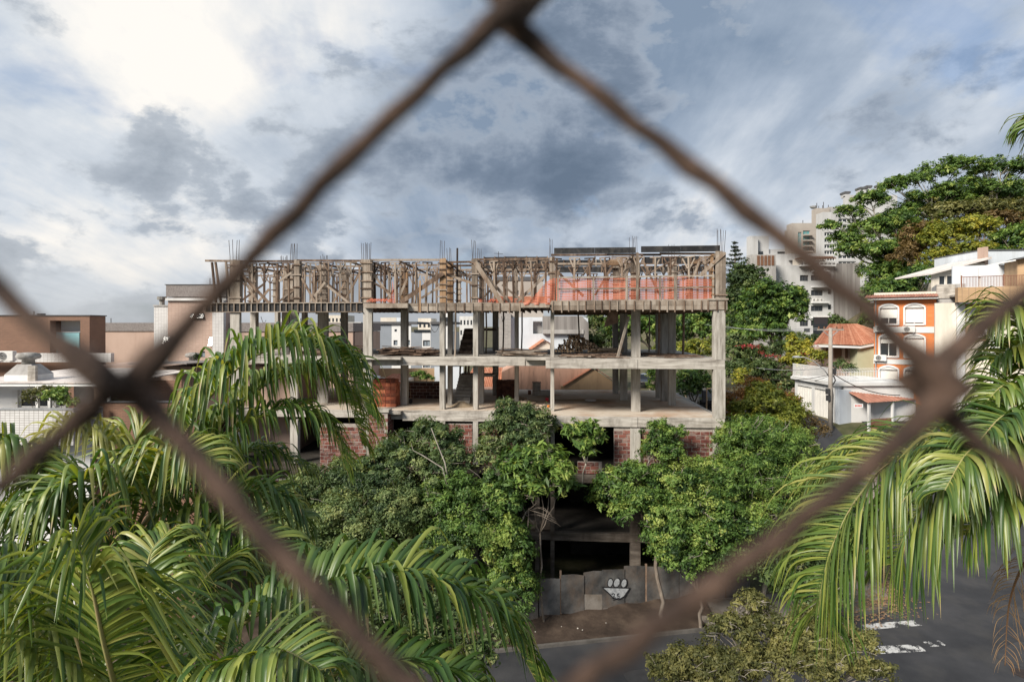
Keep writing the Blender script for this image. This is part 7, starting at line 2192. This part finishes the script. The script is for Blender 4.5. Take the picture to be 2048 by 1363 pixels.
def palm(label, crown, trunk_xy, fronds, seed):
    rng = random.Random(seed)
    cb = P(*crown)
    cb = Vector((trunk_xy[0], trunk_xy[1], cb.z)) if trunk_xy else cb
    t = thing('palm_tree', label, 'palm', (cb.x, cb.y, 0))
    n = 26
    MB().tube([(cb.x + .05 * math.sin(k), cb.y, cb.z * k / n) for k in range(n + 1)], [.17 + .02 * (k % 2) + .05 * max(0, 1 - k / 3) for k in range(n + 1)], 12).build('trunk', 'bark', t, smooth=True)
    MB().tube([(cb.x, cb.y, cb.z - .7), (cb.x, cb.y, cb.z - .3), (cb.x, cb.y, cb.z + .25)], [.16, .2, .07], 10).build('crownshaft', 'rachis', t, smooth=True)
    pool = []
    for fi, fr in enumerate(fronds):
        ctrl = [Vector(cb)] + [P(*c) for c in fr['p']]
        N = 46
        pts = catmull(ctrl, N)
        ro = MB().tube(pts, [max(.004, .024 * (1 - i / N) ** .8) for i in range(N + 1)], 6).build('frond', fr.get('rm', 'rachis'), t, smooth=True)
        total = sum((pts[i + 1] - pts[i]).length for i in range(N))
        npair = int(total / (fr.get('gap', .045) * .64))
        m = fr.get('m', 'palm_leaf')
        for i in range(npair):
            u = lerp(fr.get('u0', .2), .995, i / npair)
            k = min(N - 1, int(u * N)); f = u * N - k
            p = pts[k].lerp(pts[k + 1], f)
            T = (pts[min(k + 1, N)] - pts[max(k - 1, 0)]).normalized()
            up = Vector((0, 0, 1))
            Nn = (up - T * T.z)
            if Nn.length < .15: Nn = Vector((0, -1, 0)) - T * -T.y
            Nn.normalize()
            roll = fr.get('roll', 0) + rng.gauss(0, .12)
            S = T.cross(Nn)
            Nn, S = Nn * math.cos(roll) + S * math.sin(roll), S * math.cos(roll) - Nn * math.sin(roll)
            prof = min(1, .45 + u * 1.6) * (1 if u < .6 else 1 - .62 * ((u - .6) / .4) ** 1.3)
            for s in (-1, 1):
                if rng.random() < fr.get('miss', .03): continue
                d = (T * fr.get('fwd', .75) * rng.uniform(.7, 1.3) + S * s + Nn * (fr.get('lift', .3) + rng.gauss(0, .16))).normalized()
                L_ = fr['L'] * prof * rng.uniform(.82, 1.12)
                vs, fs = leaflet(p, d, T, L_, fr['w'] * .66 * rng.uniform(.75, 1.15) * (1 if u < .8 else .75), fr['droop'] * rng.uniform(.5, 1.4), rng)
                tint = min(1, max(0, fr.get('tint', .4) + rng.gauss(0, .16) + (.12 if rng.random() < .1 else 0)))
                mid = vs[len(vs) // 2]
                px, py = CX + mid.x / mid.y * F, HY - (mid.z - CAMZ) / mid.y * F
                inside = -60 < px < 2108 and -60 < py < 1420
                tint = [min(tint, .82)] * len(vs)
                if rng.random() < .16:
                    e = rng.choice((3, 6, 6, 9))
                    tint[-e:] = [1.0] * e
                pool.append(((L_ / mid.y) if inside else 0, vs, fs, tint, ro, m))
    pool.sort(key=lambda q: -q[0])
    for sc_, vs, fs, tint, ro, m in pool[:300]:
        mb = MB(); mb.add(vs, fs)
        o = mb.build('leaflet', m, ro, smooth=True)
        a = o.data.attributes.new('tint', 'FLOAT', 'POINT')
        a.data.foreach_set('value', tint)
    for m in {q[5] for q in pool[300:]}:
        mb = MB(); tn = []
        for sc_, vs, fs, tint, ro, mm in pool[300:]:
            if mm != m: continue
            mb.add(vs, fs); tn += tint
        o = mb.build('leaflets', m, t, smooth=True, kind='stuff')
        a = o.data.attributes.new('tint', 'FLOAT', 'POINT')
        a.data.foreach_set('value', tn)
    return t

palm('near palm at the lower left with long glossy arching leaflets', (330, 1560, 4.0), None, [
    dict(p=[(250, 1420, 3.5), (212, 1300, 3.15), (185, 1180, 3.0), (150, 1075, 2.95)], L=.84, w=.046, droop=1.7, lift=.3, fwd=.85, gap=.033, u0=.12, tint=.52, roll=-.35),
    dict(p=[(430, 1300, 4.0), (600, 1185, 4.1), (760, 1152, 4.2), (900, 1178, 4.3), (1005, 1250, 4.4), (1080, 1375, 4.5)], L=.72, w=.056, droop=4.6, lift=1.0, fwd=.62, gap=.04, u0=.15, tint=.36),
    dict(p=[(520, 1430, 3.7), (720, 1330, 3.7), (900, 1340, 3.8), (1020, 1420, 3.9)], L=.62, w=.05, droop=3.6, lift=.6, gap=.042, tint=.34),
    dict(p=[(130, 1430, 3.7), (-20, 1330, 3.6), (-180, 1340, 3.6)], L=.8, w=.05, droop=2.8, lift=.5, gap=.04, tint=.5),
    dict(p=[(345, 1300, 4.5), (400, 1170, 4.9), (470, 1110, 5.3), (560, 1120, 5.6)], L=.8, w=.052, droop=3.0, lift=.6, gap=.04, tint=.45),
    dict(p=[(180, 1380, 3.6), (60, 1240, 3.4), (-30, 1180, 3.3), (-140, 1200, 3.3)], L=.75, w=.05, droop=2.8, lift=.5, gap=.04, tint=.5),
    dict(p=[(380, 1430, 3.5), (470, 1330, 3.3), (560, 1300, 3.2), (640, 1340, 3.1)], L=.6, w=.046, droop=3.0, lift=.5, gap=.04, tint=.45),
    dict(p=[(300, 1380, 4.2), (290, 1220, 4.3), (300, 1110, 4.5), (340, 1060, 4.7)], L=.7, w=.05, droop=2.6, lift=.3, gap=.042, tint=.5),
    dict(p=[(250, 1450, 4.4), (120, 1300, 4.6), (0, 1200, 4.8), (-120, 1180, 5.0)], L=.75, w=.05, droop=3.0, lift=.5, gap=.045, tint=.42)], 1)
palm('left palm behind, with a tall frond arching over the brick pier', (250, 1100, 6.5), None, [
    dict(p=[(330, 940, 6.6), (415, 800, 6.8), (510, 712, 7.0), (610, 692, 7.2), (690, 728, 7.4), (738, 830, 7.5)], L=1.05, w=.058, droop=4.4, lift=.9, fwd=.6, gap=.04, u0=.12, tint=.42),
    dict(p=[(345, 965, 6.9), (440, 850, 7.2), (530, 770, 7.5), (620, 745, 7.8), (690, 790, 8.0), (725, 890, 8.1)], L=.95, w=.056, droop=4.0, lift=.7, fwd=.6, gap=.044, u0=.12, tint=.5),
    dict(p=[(340, 985, 6.7), (450, 880, 6.9), (570, 815, 7.2), (655, 850, 7.4), (692, 940, 7.5)], L=.8, w=.055, droop=4.0, lift=.5, gap=.048, u0=.15, tint=.4),
    dict(p=[(225, 950, 6.3), (190, 878, 6.2), (120, 862, 6.0), (75, 935, 5.9)], L=.7, w=.05, droop=4.0, lift=.6, gap=.048, u0=.2, tint=.85),
    dict(p=[(130, 1010, 6.0), (40, 925, 5.6), (-40, 890, 5.4), (-120, 950, 5.3)], L=.9, w=.06, droop=6.0, lift=.8, gap=.05, u0=.2, tint=.45),
    dict(p=[(262, 950, 6.6), (268, 890, 6.7), (285, 850, 6.8)], L=.8, w=.054, droop=1.6, lift=.2, fwd=1.6, gap=.045, u0=.2, tint=.7),
    dict(p=[(340, 1050, 6.2), (430, 1000, 6.2), (540, 985, 6.4), (610, 1040, 6.5)], L=.95, w=.058, droop=4.4, lift=.6, gap=.046, u0=.15, tint=.42),
    dict(p=[(170, 1060, 5.6), (80, 1020, 5.3), (-40, 1050, 5.1)], L=.9, w=.058, droop=4.2, lift=.7, gap=.046, u0=.15, tint=.5),
    dict(p=[(300, 1000, 6.0), (330, 930, 5.8), (380, 900, 5.7), (440, 930, 5.6)], L=.85, w=.055, droop=3.8, lift=.6, gap=.046, u0=.15, tint=.55),
    dict(p=[(240, 1000, 5.8), (180, 960, 5.4), (120, 980, 5.2), (60, 1060, 5.0)], L=.85, w=.055, droop=3.8, lift=.7, gap=.046, u0=.15, tint=.45),
    dict(p=[(330, 1090, 6.0), (420, 1060, 5.8), (520, 1080, 5.7), (590, 1150, 5.6)], L=.9, w=.056, droop=4.0, lift=.6, gap=.046, u0=.15, tint=.4),
    dict(p=[(200, 1120, 5.6), (110, 1110, 5.2), (10, 1130, 4.9)], L=.9, w=.056, droop=4.0, lift=.7, gap=.046, u0=.1, tint=.42),
    dict(p=[(350, 1000, 7.0), (440, 930, 7.4), (530, 900, 7.8), (620, 940, 8.1)], L=.9, w=.055, droop=4.0, lift=.6, gap=.05, u0=.15, tint=.36)], 2)
palm('right palm with long fronds hanging over the street', (2150, 960, 5.6), None, [
    dict(p=[(2000, 885, 5.4), (1890, 872, 5.4), (1785, 920, 5.4), (1705, 1010, 5.4), (1655, 1120, 5.4), (1635, 1230, 5.4)], L=1.25, w=.040, droop=4.4, lift=.45, fwd=.6, gap=.036, u0=.12, tint=.5),
    dict(p=[(1990, 905, 5.8), (1880, 880, 6.1), (1770, 885, 6.3), (1680, 915, 6.5), (1620, 965, 6.6)], L=.78, w=.05, droop=3.0, lift=.4, gap=.042, u0=.15, tint=.55),
    dict(p=[(2110, 830, 5.3), (2080, 740, 5.2), (2035, 700, 5.1), (1985, 720, 5.1)], L=.62, w=.056, droop=3.0, lift=.5, gap=.042, u0=.15, tint=.5),
    dict(p=[(2110, 800, 5.0), (2080, 680, 4.9), (2030, 620, 4.8), (1985, 640, 4.8)], L=.66, w=.05, droop=3.2, lift=.5, gap=.042, u0=.15, tint=.5),
    dict(p=[(2230, 640, 5.2), (2180, 360, 5.0), (2095, 235, 4.9), (2052, 255, 4.85)], L=.46, w=.042, droop=5.0, lift=.3, gap=.045, u0=.3, tint=.5),
    dict(p=[(2010, 945, 5.0), (1910, 950, 4.9), (1830, 1030, 4.9), (1785, 1130, 4.9)], L=1.05, w=.044, droop=4.2, lift=.4, gap=.046, u0=.12, tint=.45),
    dict(p=[(2110, 900, 5.0), (2060, 800, 4.8), (2010, 770, 4.7), (1960, 820, 4.7)], L=.5, w=.05, droop=2.8, lift=.45, gap=.042, u0=.15, tint=.5),
    dict(p=[(2090, 940, 4.9), (2010, 880, 4.6), (1940, 900, 4.4), (1890, 980, 4.3)], L=.7, w=.05, droop=3.4, lift=.5, gap=.042, u0=.15, tint=.5),
    dict(p=[(2130, 880, 5.2), (2080, 830, 5.4), (2020, 805, 5.6), (1945, 850, 5.8)], L=.72, w=.05, droop=3.0, lift=.5, gap=.042, u0=.15, tint=.46),
    dict(p=[(2110, 930, 4.7), (2060, 850, 4.5), (2010, 830, 4.4), (1960, 880, 4.3)], L=.55, w=.05, droop=3.0, lift=.5, gap=.04, u0=.12, tint=.4),
    dict(p=[(2140, 860, 5.5), (2120, 760, 5.6), (2080, 690, 5.7), (2030, 680, 5.8)], L=.7, w=.05, droop=3.0, lift=.5, gap=.04, u0=.12, tint=.45),
    dict(p=[(2120, 1000, 4.8), (2050, 960, 4.6), (1980, 990, 4.5), (1930, 1070, 4.5)], L=.8, w=.048, droop=4.6, lift=.4, gap=.042, u0=.12, tint=.45),
    dict(p=[(2120, 1080, 5.5), (2060, 1110, 5.4), (2020, 1200, 5.4), (2010, 1330, 5.4)], L=.42, w=.011, droop=5, lift=.2, gap=.05, u0=.2, tint=.5, miss=.35, m='palm_dry', rm='palm_dry')], 3)

# ---------------------------------------------------------------- rusty wire mesh right before the lens
def screen():
    D = .062
    cx, cy, hw, hh = 1057, 775, 808, 748      # centre and half sizes of the diamond in view
    wx, wz = hw / F * D, hh / F * D
    x0, z0 = (cx - CX) / F * D, CAMZ - (cy - HY) / F * D
    rng = random.Random(12)
    t = thing('wire_mesh', 'rusty chain-link window mesh, blurred, right in front of the lens', 'wire mesh', (x0, D, z0 - .6))
    nx, nz = 36, 12
    rad = .00112
    # the mesh leans a little: its lower rows stand nearer to the lens; knots are irregular as in hand-woven wire
    def depth(j): return D + .0095 * max(-2, min(2, j))
    def knot(c, j):
        d = depth(j)
        px = cx - CX + c * hw - (42 if j % 2 else 0) + 6 * math.sin(c * 3 + j * 2.1)
        zz = CAMZ - ((cy - hh * max(-2, min(2, j))) - HY) / F * d + (.041 * (j - max(-2, min(2, j))))
        return Vector((px / F * d, d, zz))
    for i in range(-nx, nx):
        pts, rr = [], []
        for j in range(-nz, nz):
            # wire i swings between knot columns i and i+1
            ca, cb = (i, i + 1) if (i + j) % 2 else (i + 1, i)
            a, b = knot(ca, j), knot(cb, j + 1)
            sa = 1 if cb > ca else -1
            n = 16 if abs(i) < 5 else 8
            for k in range(n):
                u = k / n
                p = a.lerp(b, u)
                e = math.sin(math.pi * u)
                bow = (.0013 if i >= 0 else -.0013) * e
                pts.append(p + Vector((bow - .0006 * math.cos(math.pi * u) * sa + rng.gauss(0, .00010), .0020 * math.cos(math.pi * u) * sa, .00028 * math.sin(u * 42 + i) + rng.gauss(0, .00008))))
                rr.append(rad * (1 + .12 * math.sin(u * 60 + i + j) + rng.gauss(0, .035)) * (1.0 + 1.1 * max(0, 1 - min(u, 1 - u) * 9)))
        MB().tube(pts, rr, 8 if abs(i) < 5 else 5).build('wire', 'wire', t, smooth=True)
screen()
